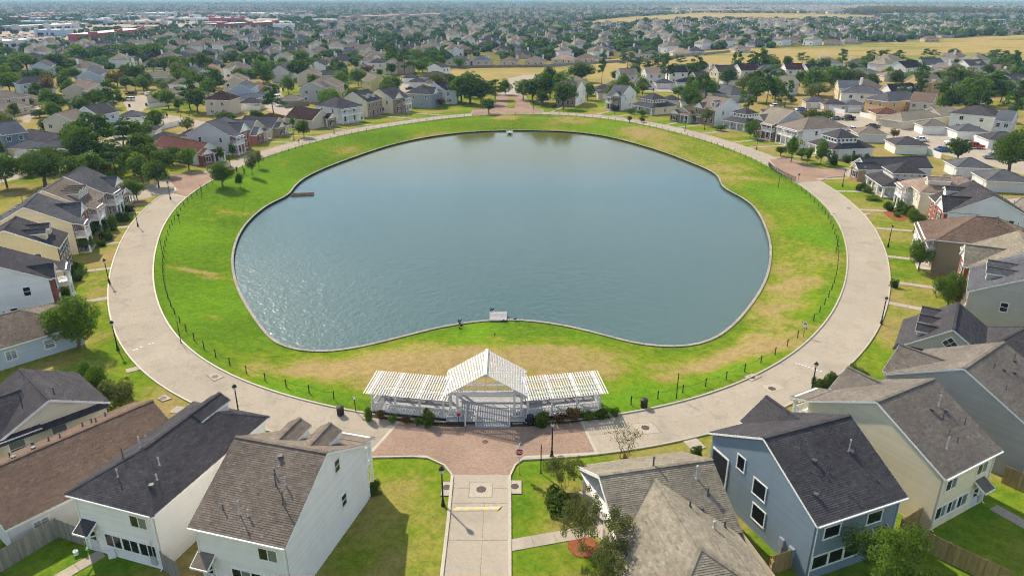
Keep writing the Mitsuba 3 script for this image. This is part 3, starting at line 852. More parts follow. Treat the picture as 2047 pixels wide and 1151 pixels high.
    def dormer(s, x, zb, w, wall_h, col, rcol, face, ybase, pitch_main, pitch=0.55, dark=True):
        """A gabled dormer on the front slope: face = y of its front wall, zb = its foot height there."""
        y1 = face + (wall_h + pitch * w / 2 + .3) / pitch_main + .2
        zt = zb + wall_h
        s.wall((x - w / 2, face), (1, 0), [(0, zb - .1), (w, zb - .1), (w, zt), (w / 2, zt + pitch * (w / 2 + .2) - .16), (0, zt)], col)
        s.wall((x + w / 2, face), (0, 1), [(0, zb - .1), (y1 - face, zb - .1), (y1 - face, zt), (0, zt)], col, lap=False)
        s.wall((x - w / 2, y1), (0, -1), [(0, zb - .1), (y1 - face, zb - .1), (y1 - face, zt), (0, zt)], col, lap=False)
        s.gable(x - w / 2, x + w / 2, face, y1, zt, pitch, 'y', rcol, over=.2, rake=.22, ends='a', soffit=True)
        s.window((x, face), (1, 0), 0, zb + .12, w * .5, wall_h * .75, split='h')

    def porch2(s, x0, x1, d, ze, floors=2, cols=None, wallcol='trim'):
        """Two-storey recessed or projecting porch in front of y = 0: floor slabs, columns, railings."""
        cols = cols or max(2, int(round((x1 - x0) / 2.4)) + 1)
        for k in range(cols):
            c = MB(); xx = x0 + .14 + (x1 - x0 - .28) * k / (cols - 1)
            c.box((xx, -d + .15, ze / 2), (.24, .24, ze), col=C('trim')); c.box((xx, -d + .15, .22), (.34, .34, .3), col=C('trim'))
            s.add('column', c, 'm_paint')
        f = MB(); f.box(((x0 + x1) / 2, -d / 2, .1), (x1 - x0, d, .2), col=C('concrete')); s.add('porch_floor', f, 'm_paint')
        if floors == 2:
            f = MB(); f.box(((x0 + x1) / 2, -d / 2, 2.85), (x1 - x0, d, .34), col=C('trim')); s.add('balcony_floor', f, 'm_paint')
        f = MB(); f.box(((x0 + x1) / 2, -d + .15, ze - .12), (x1 - x0, .2, .3), col=C('trim')); s.add('porch_beam', f, 'm_paint')
        if floors == 2:
            r = MB()
            for zz in (3.95, 3.15):
                r.bar((x0, -d + .15, zz), (x1, -d + .15, zz), .08, .07, C('trim'))
                for xx in (x0 + .1, x1 - .1):
                    r.bar((xx, -d + .15, zz), (xx, 0, zz), .08, .07, C('trim'))
            k = int((x1 - x0) / .16)
            for i in range(k):
                r.box((x0 + (i + .5) * (x1 - x0) / k, -d + .15, 3.55), (.045, .045, .8), col=C('trim'), bottom=False)
            for xx in (x0 + .1, x1 - .1):
                for i in range(int(d / .16)):
                    r.box((xx, -d + .25 + i * .16, 3.55), (.045, .045, .8), col=C('trim'), bottom=False)
            s.add('railing', r, 'm_paint')

    def done(s):
        for (b, c), mb in s.walls.items():
            k = s.add('wall', mb, b)
            if (b, c) in s.siding:
                s.add('siding', s.siding[(b, c)], b, k, kind='stuff')
        k = s.add('roof', s.roof, 'm_roof')
        s.add('shingles', s.shingles, 'm_roof', k, kind='stuff')
        s.add('trim', s.trim, 'm_paint')


def hash_(t):
    h = 7
    for ch in t:
        h = (h * 131 + ord(ch)) % 2147483647
    return h


FOOT = []      # footprints that trees and filler houses keep clear of


def footprint(m, x0, x1, y0, y1, pad=1.0):
    c = np.array([[x0 - pad, y0 - pad], [x1 + pad, y0 - pad], [x1 + pad, y1 + pad], [x0 - pad, y1 + pad]])
    FOOT.append(Polygon(c @ m[:2, :2].T + m[:2, 3]))


RING_C = np.array([0.0, 160.0])


def front_frame(a, b, over=0.3, flip=False):
    """Frame and width of a house whose front eave runs between the ground points a and b and that looks at the lake (or away from it)."""
    a, b = np.array(a, float), np.array(b, float)
    mid = (a + b) / 2
    d = (b - a) / np.linalg.norm(b - a)
    n = np.array([d[1], -d[0]])
    if (n @ (RING_C - mid) < 0) != flip:
        n = -n
    ang = math.atan2(n[0], -n[1])       # local -y becomes n
    o = mid - n * over
    return frame(o[0], o[1], ang), np.linalg.norm(b - a) - 2 * over


def from_back(a, b, total):
    """Front eave ends from the back eave ends."""
    a, b = np.array(a, float), np.array(b, float)
    d = (b - a) / np.linalg.norm(b - a); n = np.array([d[1], -d[0]])
    if n @ (RING_C - (a + b) / 2) < 0:
        n = -n
    return a + n * total, b + n * total


def along(a, r0, r1, w):
    """A point w metres from a in the direction of the ridge r0 - r1."""
    d = np.array(r1, float) - np.array(r0, float)
    return np.array(a, float) + d / np.linalg.norm(d) * w


def ring_house(a, b, label, wall='white', roof='charcoal', depth=12.0, pitch=0.5, style='gable', front=None, ze=5.5, cross=None, dormers=(), porch=None, near=False,
               vents=6, side='', path=True, shutters=None, kind='house', crosscol=None, back=False, extra=None):
    """A two-storey house on the ring: front eave between a and b."""
    if back:
        a, b = from_back(a, b, depth + .7)
    m, W = front_frame(a, b)
    h = House(kind, m, label, near=near)
    x0, x1 = -W / 2, W / 2
    fb = {'brick': 'm_brick', 'tanbrick': 'm_tanbrick'}.get(front, 'm_paint')
    frontcol = front if front and fb == 'm_paint' else (wall if not front else 'redbrick')
    over = 0.35
    if style == 'gable':
        zr = ze + pitch * (depth / 2 + over)
        wt = ze + pitch * over * .5
        h.box_walls(x0, x1, 0, depth, 0, wt, wall, frontcol, fb, {'L': zr - .12, 'R': zr - .12})
        h.gable(x0, x1, 0, depth, ze, pitch, 'x', roof, over=over)
    else:
        h.box_walls(x0, x1, 0, depth, 0, ze + .1, wall, frontcol, fb)
        zr = h.hip(x0, x1, 0, depth, ze, pitch, roof)
    if porch:
        p0, p1 = x0 + W * porch[0], x0 + W * porch[1]
        d = 1.9
        h.porch2(p0, p1, d, ze - .35)
        # the porch roof: the main slope carried on outwards, or a lean-to
        q = MB()
        e = ze - d * .25
        h.plane([(p0 - .25, -d - .3, e - .1), (p1 + .25, -d - .3, e - .1), (p1 + .25, -.25, ze + .10), (p0 - .25, -.25, ze + .10)], roof)
        h.fascia((p0 - .25, -d - .3, e - .1), (p1 + .25, -d - .3, e - .1))
        for xx in (p0 - .25, p1 + .25):
            h.fascia((xx, -d - .3, e - .1), (xx, -.25, ze + .1))
        for zz in (.3, 3.1):
            for k in range(2):
                xx = p0 + (p1 - p0) * (.28 + .44 * k)
                h.window((0, 0), (1, 0), xx, zz + .25, .9, 1.75, split='h')
    if cross:
        c0, c1 = x0 + W * cross[0], x0 + W * cross[1]
        cw = c1 - c0
        cp = cross[2] if len(cross) > 2 else .75
        dd = .5
        zt = ze + .1
        apex = ze + cp * (cw / 2 + .3)
        yb = min(depth * .62, (apex - ze) / pitch + .6)
        cc = crosscol or 'trim'
        fbx = fb if front else 'm_paint'
        h.wall((c0, -dd), (1, 0), [(0, 0), (cw, 0), (cw, zt), (0, zt)], None if fbx != 'm_paint' else frontcol, fbx)
        h.wall((c0, -dd - .004), (1, 0), [(0, zt), (cw, zt), (cw / 2, apex - .14)], cc)
        h.wall((c1, -dd), (0, 1), [(0, 0), (dd, 0), (dd, zt), (0, zt)], None if fbx != 'm_paint' else frontcol, fbx)
        h.wall((c0, 0), (0, -1), [(0, 0), (dd, 0), (dd, zt), (0, zt)], None if fbx != 'm_paint' else frontcol, fbx)
        h.gable(c0, c1, -dd, yb, ze + .02, cp, 'y', roof, over=.3, rake=.3, ends='a')
        h.trim.bar((c0 - .1, -dd - .05, zt), (c1 + .1, -dd - .05, zt), .1, .16, C('trim'))
        for zz in (.7, 3.3):
            h.window((c0, -dd), (1, 0), cw * .5, zz, min(1.7, cw * .45), 1.6, split='v', shutters=shutters or 'darktrim', grid=True)
    for dx in dormers:
        x = x0 + W * dx
        fy = 1.5
        h.dormer(x, ze + pitch * (fy + over), 1.7, 1.15, wall if wall != 'olive' else 'beige', roof, fy, 0, pitch)
    spans = [0.14, 0.38, 0.62, 0.86]
    for zz in (.75, 3.35):
        for k, t in enumerate(spans):
            if (porch and porch[0] - .1 < t < porch[1] + .1) or (cross and cross[0] - .12 < t < cross[1] + .12):
                continue
            if zz < 1 and k == 1:
                h.door((x0, 0), (1, 0), W * t, col='darktrim'); continue
            h.window((x0, 0), (1, 0), W * t, zz, .95, 1.6, split='h', shutters=shutters)
    for f in side:
        o, ud = ((x1, 0), (0, 1)) if f == 'R' else ((x0, depth), (0, -1)) if f == 'L' else ((x1, depth), (-1, 0))
        L = W if f == 'B' else depth
        for zz, t in ((3.6, .3), (.9, .62), (3.6, .78)):
            h.window(o, ud, L * t, zz, .85, 1.25, split='h', off=.03 if near else 0)
    if extra:
        extra(h, x0, x1, depth)
    for k in range(vents):
        x, y = x0 + W * h.rng.uniform(.12, .88), depth * h.rng.uniform(.56, .92)
        zz = ze + pitch * (depth + over - y) if style == 'gable' else ze + pitch * min(depth + .4 - y, x - x0 + .4, x1 + .4 - x)
        h.vent(x, y, zz, h.rng.choice([.4, .6, 1.0]), .045, h.rng.choice(['pipe', 'pipe', 'flue', 'cap']))
    h.done()
    footprint(m, x0, x1, -2, depth)
    if path:
        walk(m, W, label)
    return h


def walk(m, W, label):
    """Concrete front walk, slab by slab, from the door to the ring road."""
    x = 0.0
    p = np.array([x, -1.2]) @ m[:2, :2].T + m[:2, 3]
    n = -m[:2, 1]
    L = 0
    while L < 22 and not outer_g.buffer(0.05).contains(Point(*(p + n * L))):
        L += .1
    if L >= 22 or L < 1.5:
        return
    key = numbered('front_walk'); say(key, 'front walk of the ' + ' '.join(label.split()[:12]).rstrip(','), kind='structure')
    k = max(1, int(L / 2.1))
    for i in range(k):
        mb = MB(); a, b = L * i / k + .03, L * (i + 1) / k - .03
        c = p + n * (a + b) / 2
        mb.box((c[0], c[1], .015), (1.25, b - a, .06), math.atan2(m[1, 0], m[0, 0]) + h_jit(i, L), 0, h_jit(i, L) * 6 + .6)
        put('slab', mb, 'm_concrete', key)


def h_jit(i, L):
    return ((i * 37 + int(L * 10)) % 11 - 5) * .006


def plain_house(a, b, hr, width, label, wall='white', roof='charcoal', ze=None, style='gable', wins='FBLR', garage=None, kind='house', cat='house', group=None, front=None, chimney=False, near=False, dormers=(), vents=3, cross=None, fence=False):
    """A house given by the ends of its ridge on the ground plan, the ridge height and the width across the ridge."""
    a, b = np.array(a, float), np.array(b, float)
    L = np.linalg.norm(b - a)
    d = (b - a) / max(L, 1e-6) if L > .01 else np.array([1.0, 0.0])
    if d[0] < 0:
        d = -d
    ze = ze or (5.4 if hr > 6.5 else 2.75)
    over = .4
    ang = math.atan2(d[1], d[0])
    Lw = L - .5 if style == 'gable' else L + width
    o = (a + b) / 2 - np.array([-d[1], d[0]]) * width / 2
    m = frame(o[0], o[1], ang)
    h = House(kind, m, label, cat, group, near)
    pitch = (hr - ze) / (width / 2 + over)
    x0, x1 = -Lw / 2, Lw / 2
    fb = {'brick': 'm_brick', 'tanbrick': 'm_tanbrick'}.get(front, 'm_paint')
    fcol = front if front and fb == 'm_paint' else wall if not front else None
    if style == 'gable':
        h.box_walls(x0, x1, 0, width, 0, ze + pitch * over * .5, wall, fcol, fb, {'L': hr - .14, 'R': hr - .14})
        h.gable(x0, x1, 0, width, ze, pitch, 'x', roof, over=over)
    else:
        h.box_walls(x0, x1, 0, width, 0, ze + .1, wall, fcol, fb)
        h.hip(x0, x1, 0, width, ze, pitch, roof)
    if cross:
        c0, c1 = x0 + Lw * cross[0], x0 + Lw * cross[1]; cw = c1 - c0
        h.wall((c0, -.6), (1, 0), [(0, 0), (cw, 0), (cw, ze), (cw / 2, ze + .6 * (cw / 2 + .3) - .14), (0, ze)], fcol or 'trim', fb)
        h.wall((c1, -.6), (0, 1), [(0, 0), (.6, 0), (.6, ze), (0, ze)], wall); h.wall((c0, 0), (0, -1), [(0, 0), (.6, 0), (.6, ze), (0, ze)], wall)
        h.gable(c0, c1, -.6, min(width * .55, .6 * (cw / 2 + .3) / pitch + .5), ze + .02, .6, 'y', roof, over=.3, rake=.3, ends='a')
        h.window((c0, -.6), (1, 0), cw / 2, ze - 1.9, min(1.6, cw * .5), 1.3, split='v')
    for dx in dormers:
        h.dormer(x0 + Lw * dx, ze + pitch * 1.6, 1.5, 1.0, wall, roof, 1.6 - over, 0, pitch)
    faces = {'F': ((x0, 0), (1, 0), Lw), 'R': ((x1, 0), (0, 1), width), 'B': ((x1, width), (-1, 0), Lw), 'L': ((x0, width), (0, -1), width)}
    for f in wins:
        o_, ud, LL = faces[f]
        for zz in ((.85, 3.45) if ze > 4 else (.85,)):
            for t in ((.25, .72) if LL < 13 else (.18, .5, .82)):
                if garage == f and zz < 2:
                    continue
                if cross and f == 'F' and cross[0] - .1 < t < cross[1] + .1:
                    continue
                h.window(o_, ud, LL * (t + h.rng.uniform(-.05, .05)), zz, 1.15, 1.25, split='v' if h.rng.random() < .6 else 'h', blind=h.rng.choice([None, None, 'r', 't']))
    if garage:
        o_, ud, LL = faces[garage]
        o3, u3 = np.array([*o_, 0.]), np.array([*ud, 0.]); n3 = np.array([ud[1], -ud[0], 0.])
        g = MB()
        gw = min(4.9, LL - 1.0)
        for i in range(4):
            c = o3 + u3 * LL / 2 + n3 * .04 + [0, 0, .30 + i * .54]
            g.bar(c - u3 * gw / 2, c + u3 * gw / 2, .06, .51, C('garage'), .5)
        h.add('garage_door', g, 'm_paint')
    if chimney:
        c = MB(); c.box((x1 - 1.2, width * .35, hr * .5 + .5), (1.1, .8, hr + 1.0), col=C('lightgrey')); c.box((x1 - 1.2, width * .35, hr + 1.03), (1.25, .95, .1), col=C('pipe'))
        h.add('chimney', c, 'm_paint')
    for k in range(vents):
        x, y = x0 + Lw * h.rng.uniform(.2, .8), width * h.rng.uniform(.55, .85)
        zz = ze + pitch * (width + over - y) if style == 'gable' else ze + pitch * min(width + .4 - y, x - x0 + .4, x1 + .4 - x)
        h.vent(x, y, zz, .4, .06, h.rng.choice(['pipe', 'pipe', 'cap']))
    h.done()
    footprint(m, x0, x1, 0, width)
    return h


def point_hip(c, hr, W, D, ang, label, ze=2.6, **k):
    """A hip-roofed building given by the point under its apex."""
    c = np.array(c, float)
    L = max(0.02, abs(W - D))
    a = math.radians(ang)
    d = np.array([math.cos(a), math.sin(a)]) if W >= D else np.array([-math.sin(a), math.cos(a)])
    return plain_house(c - d * L / 2, c + d * L / 2, hr, min(W, D), label, style='hip', ze=ze, **k)


def porch_house(a, b, label, wall='white', roof='charcoal', brick=None, depth=13.0, near=False, upper=(0.22, 0.80)):
    """One-and-a-half-storey house: wide porch roof in front, a square upper storey with a row of small windows under a hip, a lower hip behind. a, b: ends of the porch eave."""
    m, W = front_frame(a, b, .3)
    h = House('house', m, label, near=near)
    x0, x1 = -W / 2, W / 2
    ze, d = 2.75, 2.2
    fb = {'brick': 'm_brick', 'tanbrick': 'm_tanbrick'}.get(brick, 'm_paint')
    h.box_walls(x0 + .3, x1 - .3, d, depth, 0, ze + .1, wall, wall if fb == 'm_paint' else None, fb)
    # porch
    for k in range(4):
        c = MB(); c.box((x0 + .4 + (W - .8) * k / 3, .35, 1.4), (.42, .42, 2.5), col=C('trim')); c.box((x0 + .4 + (W - .8) * k / 3, .35, .25), (.55, .55, .5), col=C('trim'))
        h.add('column', c, 'm_paint')
    f = MB(); f.box((0, d / 2, .12), (W - .2, d, .24), col=C('concrete')); h.add('porch_floor', f, 'm_paint')
    h.trim.bar((x0, .35, ze - .2), (x1, .35, ze - .2), .2, .32, C('trim'))
    zt = ze + .42 * 3.4
    h.plane([(x0 - .3, -.3, ze), (x1 + .3, -.3, ze), (x1 - 1.6, 3.3, zt), (x0 + 1.6, 3.3, zt)], roof)
    h.plane([(x1 + .3, -.3, ze), (x1 + .3, d + 1.4, ze), (x1 - 1.6, 3.3, zt)], roof)
    h.plane([(x0 - .3, d + 1.4, ze), (x0 - .3, -.3, ze), (x0 + 1.6, 3.3, zt)], roof)
    for e in (((x0 - .3, -.3, ze), (x1 + .3, -.3, ze)), ((x1 + .3, -.3, ze), (x1 + .3, d + 1.4, ze)), ((x0 - .3, d + 1.4, ze), (x0 - .3, -.3, ze))):
        h.fascia(*e)
    # upper storey
    u0, u1 = x0 + W * upper[0], x0 + W * upper[1]
    y0, y1 = 2.6, 2.6 + (u1 - u0) * .95
    zu = 5.3
    h.box_walls(u0, u1, y0, y1, 2.4, zu + .1, wall)
    h.hip(u0, u1, y0, y1, zu, .55, roof, over=.45)
    n = max(3, int((u1 - u0) / 1.3))
    for (o, ud, L) in (((u0, y0), (1, 0), u1 - u0), ((u1, y0), (0, 1), y1 - y0), ((u0, y1), (0, -1), y1 - y0)):
        for k in range(n):
            h.window(o, ud, L * (k + .5) / n, 4.35, .72, .72, split='')
    # rear wing
    h.hip(x0 + .3, x1 - .3, d + .6, depth, ze + .02, .5, roof)
    for t in (.2, .5, .8):
        if t == .5:
            h.door((x0, d), (1, 0), W * t, col='darktrim')
        else:
            h.window((x0, d), (1, 0), W * t, .8, 1.5, 1.5)
    for (o, ud) in (((x1 - .3, d), (0, 1)), ((x0 + .3, depth), (0, -1))):
        h.window(o, ud, (depth - d) * .45, .9, .9, 1.2, split='h')
    for k in range(4):
        x, y = x0 + W * h.rng.uniform(.25, .75), depth - h.rng.uniform(1.2, 3)
        h.vent(x, y, ze + .5 * min(depth + .4 - y, x - x0 + .1, x1 + .1 - x), .4, .06, h.rng.choice(['pipe', 'cap']))
    h.done()
    footprint(m, x0, x1, 0, depth)
    walk(m, W, label)
    return h


def gables_house(a, b, label, wall='beige', roof='charcoal', brick='brick', depth=14.0, near=False, second=(0.05, 0.48)):
    """One-storey house with two gables to the front: a, b are the ends of its front eave."""
    m, W = front_frame(a, b, .3)
    h = House('house', m, label, near=near)
    x0, x1, ze, p = -W / 2, W / 2, 2.9, .6
    fb = {'brick': 'm_brick', 'tanbrick': 'm_tanbrick'}[brick]
    zr = ze + p * (W / 2 + .35)
    h.box_walls(x0, x1, 1.4, depth, 0, ze + .1, wall, None, fb, {'F': zr - .14, 'B': zr - .14})
    h.gable(x0, x1, 1.4, depth, ze, p, 'y', roof)
    c0, c1 = x0 + W * second[0], x0 + W * second[1]; cw = c1 - c0
    for (o, ud, L) in (((c0, -.6), (1, 0), cw), ((c1, -.6), (0, 1), 2.0), ((c0, 1.4), (0, -1), 2.0)):
        h.wall(o, ud, [(0, 0), (L, 0), (L, ze), (0, ze)], None, fb)
    h.wall((c0, -.604), (1, 0), [(0, ze), (cw, ze), (cw / 2, ze + .7 * (cw / 2 + .3) - .14)], 'trim')
    h.gable(c0, c1, -.6, 4.5, ze + .02, .7, 'y', roof, over=.3, rake=.3, ends='a')
    d0, d1 = x0 + W * .56, x0 + W * .96
    h.plane([(d0 - .2, -.4, ze - .1), (d1 + .3, -.4, ze - .1), (d1 + .3, 1.5, ze + .6), (d0 - .2, 1.5, ze + .6)], roof)
    h.fascia((d0 - .2, -.4, ze - .1), (d1 + .3, -.4, ze - .1))
    for x in (d0, (d0 + d1) / 2, d1):
        c = MB(); c.box((x, -.1, 1.4), (.24, .24, 2.7), col=C('trim')); h.add('column', c, 'm_paint')
    f = MB(); f.box(((d0 + d1) / 2, .6, .1), (d1 - d0 + .4, 1.8, .2), col=C('concrete')); h.add('porch_floor', f, 'm_paint')
    h.window((c0, -.6), (1, 0), cw / 2, .8, 1.5, 1.5, shutters='darktrim')
    h.door((x0, 1.4), (1, 0), W * .76, col='darktrim')
    h.window((x0, 1.4), (1, 0), W * .62, .8, .8, 1.5, split='h')
    for (o, ud) in (((x1, 1.4), (0, 1)), ((x0, depth), (0, -1))):
        for t in (.3, .7):
            h.window(o, ud, (depth - 1.4) * t, .9, .9, 1.2, split='h')
    for k in range(3):
        y = depth * h.rng.uniform(.5, .9); x = x0 + W * h.rng.uniform(.6, .9)
        h.vent(x, y, ze + p * (x1 + .35 - x), .4)
    h.done(); footprint(m, x0, x1, -1, depth); walk(m, W, label)
    return h


def garage(c, W, D, ang, label, wall='white', roof='charcoal', face='F', group='detached garages on the back lanes', hr=4.4, ze=2.6):
    return point_hip(c, hr, W, D, ang, label, ze=ze, wall=wall, roof=roof, wins='', garage=face, kind='garage', cat='garage', group=group, vents=0)

# ---------------------------------------------------------------- houses near the camera
def back_wall(door_t, wins_up, trio, roofcol, pane='m_glass', blinds=True, canopy=True, split='v', u2=None):
    def f(h, x0, x1, D):
        W = x1 - x0
        o, ud = (x1, D), (-1, 0)          # seen from the back garden, left to right
        for t, w in wins_up:
            h.window(o, ud, W * t, 3.65, w, 1.1, split=split, pane=pane, blind='r' if blinds else None, off=.03)
        for t in trio:
            h.window(o, ud, W * t, .95, 1.62, 1.25, split=split, pane=pane, blind=('r' if blinds and h.rng.random() < .6 else None), off=.03)
        h.door(o, ud, W * door_t, col='lightgrey')
        if canopy:
            h.canopy(o, ud, W * door_t, roofcol)
        a = MB(); a.box((x1 - W * .9, D + .12, .8), (.5, .22, .7), col=C('galv')); a.tube([(x1 - W * .9, D + .1, 1.1), (x1 - W * .9, D + .1, 2.6)], .035, 6, C('galv'))
        h.add('meter_box', a, 'm_paint')
        for xx in (x0 + .12, x1 - .12):
            g = MB(); g.tube([(xx, D + .42, 5.35), (xx, D + .10, 5.0), (xx, D + .10, .25), (xx, D + .35, .12)], .055, 6, C('trim')); h.add('downpipe', g, 'm_paint')
        h.gutter((x0 - .2, D + .44, 5.5), (x1 + .2, D + .44, 5.5))
    return f


def c_extra(h, x0, x1, D):
    back_wall(.09, [(.80, 1.55)], (.46, .68, .88), 'taupe')(h, x0, x1, D)
    o, ud = (x0, D), (0, -1)
    for t, z in ((.62, 6.2), (.66, 2.5)):
        h.window(o, ud, D * t, z, .8, 1.15, split='h', off=.03)
    h.trim.bar((x0 - .32, -.3, 5.4), (x0 - .05, -.05, 4.9), .09, .09, C('trim')); h.trim.bar((x0 - .05, -.05, 4.9), (x0 - .05, -.05, .2), .09, .09, C('trim'), up=(1, 0, 0))


ring_house((-20.1, 53.7), (-12.28, 51.5), 'tall white two-storey house with brown shingle roof left of the entrance lane', 'white', 'taupe', 12.3, .54, near=True, dormers=(.30, .68), cross=None,
           porch=(.05, .5), extra=c_extra, vents=8, path=False)
_h = None


def put_vents(key_label, spots):
    """Pipes on the roof of the thing with this label, in its local frame."""
    pass


def b_extra(h, x0, x1, D):
    back_wall(.13, [(.80, 1.6)], (.40, .62, .84), 'charcoal')(h, x0, x1, D)
    h.dormer(x1 - 3.9, 5.5 + .55 * 1.3, 1.7, 1.1, 'white', 'charcoal', .9, 0, .55)


ring_house((-34.56,44.85), (-26.72,42.33), 'white two-storey house under a black hip roof, second left of the entrance lane', 'white', 'charcoal', 13.5, .55, style='hip', near=True, back=True, extra=b_extra, vents=9, path=False)


def g_extra(h, x0, x1, D):
    back_wall(.80, [(.20, 1.55), (.70, 1.5)], (.13, .31, .49), 'charcoal', blinds=False, split='')(h, x0, x1, D)
    o, ud = (x1, 0), (0, 1)
    for t, z, w, hh in ((.32, 4.4, .95, 1.35), (.52, 3.4, 1.5, 1.5), (.545, 1.1, 1.5, 1.5)):
        h.window(o, ud, D * t, z, w, hh, split='', off=.03)
    for yy in (D * .78, D * .87):
        e = MB(); e.box((x1 + .14, yy, 1.5), (.24, .5, .75), col=C('greyblue')); e.tube([(x1 + .1, yy, 1.1), (x1 + .1, yy, .1)], .05, 6, C('galv')); h.add('meter_box', e, 'm_paint')
    e = MB(); e.box((x1 + .03, 1.35, 2.2), (.07, 2.0, 4.1), col=C('darktrim')); h.add('porch_opening', e, 'm_paint')
    h.trim.bar((x1 + .05, .3, 4.35), (x1 + .05, 2.5, 4.35), .12, .16, C('trim')); h.trim.bar((x1 + .05, 2.45, 4.3), (x1 + .05, 2.45, .1), .14, .14, C('trim'), up=(1, 0, 0))


ring_house((22.16,41.2), (30.54,44.55), 'blue two-storey house with white window trim and black roof', 'blue', 'charcoal', 12.3, .54, near=True, back=True, cross=(.01, .55, .80), crosscol='blue', extra=g_extra, vents=8, path=False)


def y_extra(h, x0, x1, D):
    back_wall(.80, [(.20, 1.5), (.78, 1.5)], (.14, .33, .52), 'grey')(h, x0, x1, D)


ring_house((34.57,46.64), (41.71,50.63), 'pale yellow two-storey house with brownish grey roof beside the blue house', 'paleyellow', 'grey', 13.0, .52, near=True, back=True, cross=(-.05, .46, .80), crosscol='paleyellow', porch=(.56, .98), extra=y_extra, vents=8, path=False)
_a = np.array((37.95,63.8))
ring_house(_a, along(_a, (41.47,57.61), (47.65,62.33), 9.2), 'grey sided two-storey house with taupe roof behind the pale yellow one', 'midgrey', 'grey', 13.0, .53, near=True, cross=(.36, .92, .80), crosscol='midgrey', vents=8, side='', extra=None, path=False)

# low house with the big grey roof at the lower right, its porch gable looking at the lane
d0 = np.array((6.96,47.08)); d1 = np.array((15.66,49.01)); dd = (d1 - d0) / np.linalg.norm(d1 - d0); nn = np.array([-dd[1], dd[0]])
ang = math.atan2(dd[1], dd[0])
m = frame(*d0, ang)
h = House('house', m, 'low house with large weathered grey shingle roof and white porch gable facing the lane', near=True)
L, wN, wS, ze = np.linalg.norm(d1 - d0) + 1.0, 5.2, 5.6, 2.8
zr = 5.6
pN, pS = (zr - ze) / wN, (zr - ze) / wS
h.plane([(L, wN, ze), (0, wN, ze), (0, 0, zr), (L, 0, zr)], 'greytan')
h.plane([(0, -wS, ze), (L, -wS, ze), (L, 0, zr), (0, 0, zr)], 'greytan')
h.cap((0, 0, zr + .02), (L, 0, zr + .02), 'greytan')
h.fascia((0, wN, ze), (0, 0, zr), h=.3); h.fascia((0, -wS, ze), (0, 0, zr), h=.3); h.fascia((0, wN, ze), (L, wN, ze))
h.wall((1.3, wN - .4), (0, -1), [(0, ze + .1), (wN + wS - .8, ze + .1), (wN - .4, zr - .2)], 'white')
h.trim.poly([(0, wN, ze - .15), (1.3, wN, ze - .15), (1.3, -wS, ze - .15), (0, -wS, ze - .15)], C('trim'))
h.wall((2.2, wN - .4), (0, -1), [(0, 0), (wN + wS - .8, 0), (wN + wS - .8, ze), (0, ze)], None, 'm_brick')
h.wall((L, wN - .4), (-1, 0), [(0, 0), (L - 2.2, 0), (L - 2.2, ze), (0, ze)], 'beige')
h.wall((L, -24), (0, 1), [(0, 0), (24 + wN - .4, 0), (24 + wN - .4, ze), (0, ze)], 'beige', lap=False)
for yy in (wN - .6, 1.7, -1.7, -wS + .6):
    c = MB(); c.box((.45, yy, 1.35), (.26, .26, 2.7), col=C('trim')); h.add('column', c, 'm_paint')
c = MB(); c.box((1.2, 0, .08), (2.4, 10, .16), col=C('concrete')); h.add('porch_floor', c, 'm_paint')
h.door((2.2, wN), (0, -1), wN + 1.2, col='navy'); h.window((2.2, wN), (0, -1), wN + 3.2, .7, 1.1, 1.7, split='h'); h.window((2.2, wN), (0, -1), 2.6, .7, 1.1, 1.7, split='h')
# the wing towards the camera: ridge, then a hip
m2 = np.linalg.inv(m)
loc = lambda p: (m2[:2, :2] @ np.array(p) + m2[:2, 3])
w0, w1 = loc((11.5,47.42)), loc((13.22,39.4))
wx = (w0[0] + w1[0]) / 2
hw, zw = 5.0, 5.2
yb = w1[1]
pw = (zw - ze) / hw
ytop = -0.15 - (zr - zw) / pS
h.plane([(wx - hw, ytop - (zw - ze) / pS, ze), (wx - hw, yb - hw, ze), (wx, yb, zw), (wx, ytop, zw)], 'greytan')
h.plane([(wx + hw, yb - hw, ze), (wx + hw, ytop - (zw - ze) / pS, ze), (wx, ytop, zw), (wx, yb, zw)], 'greytan')
h.plane([(wx - hw, yb - hw, ze), (wx + hw, yb - hw, ze), (wx, yb, zw)], 'greytan')
h.cap((wx, ytop, zw + .02), (wx, yb, zw + .02), 'greytan'); h.cap((wx - hw, yb - hw, ze), (wx, yb, zw + .02), 'greytan'); h.cap((wx + hw, yb - hw, ze), (wx, yb, zw + .02), 'greytan')
h.fascia((wx + hw, ytop - 3, ze), (wx + hw, yb - hw, ze)); h.fascia((wx - hw, ytop - 3, ze), (wx - hw, yb - hw, ze)); h.fascia((wx - hw, yb - hw, ze), (wx + hw, yb - hw, ze))
h.box_walls(wx - hw + .4, wx + hw - .4, yb - hw + .4, -2, 0, ze, 'beige')
for px_, py_, hh, kd in ((L - 2.0, -1.3, 1.1, 'flue'), (L - 1.6, -2.6, .6, 'pipe'), (L - 2.6, -3.6, .5, 'cap'), (4.8, .3, .9, 'pipe')):
    h.vent(px_, py_, zr - abs(py_) * pS, hh, .07, kd)
for fx, fy, kd in ((.35, .35, 'pipe'), (.55, .62, 'flue'), (.8, .55, 'pipe')):
    xx, yv = wx + hw * fx, ytop + (yb - ytop) * fy
    h.vent(xx, yv, zw - hw * fx * pw, .5, .07, kd)
h.done(); footprint(m, 0, L, -24, wN)

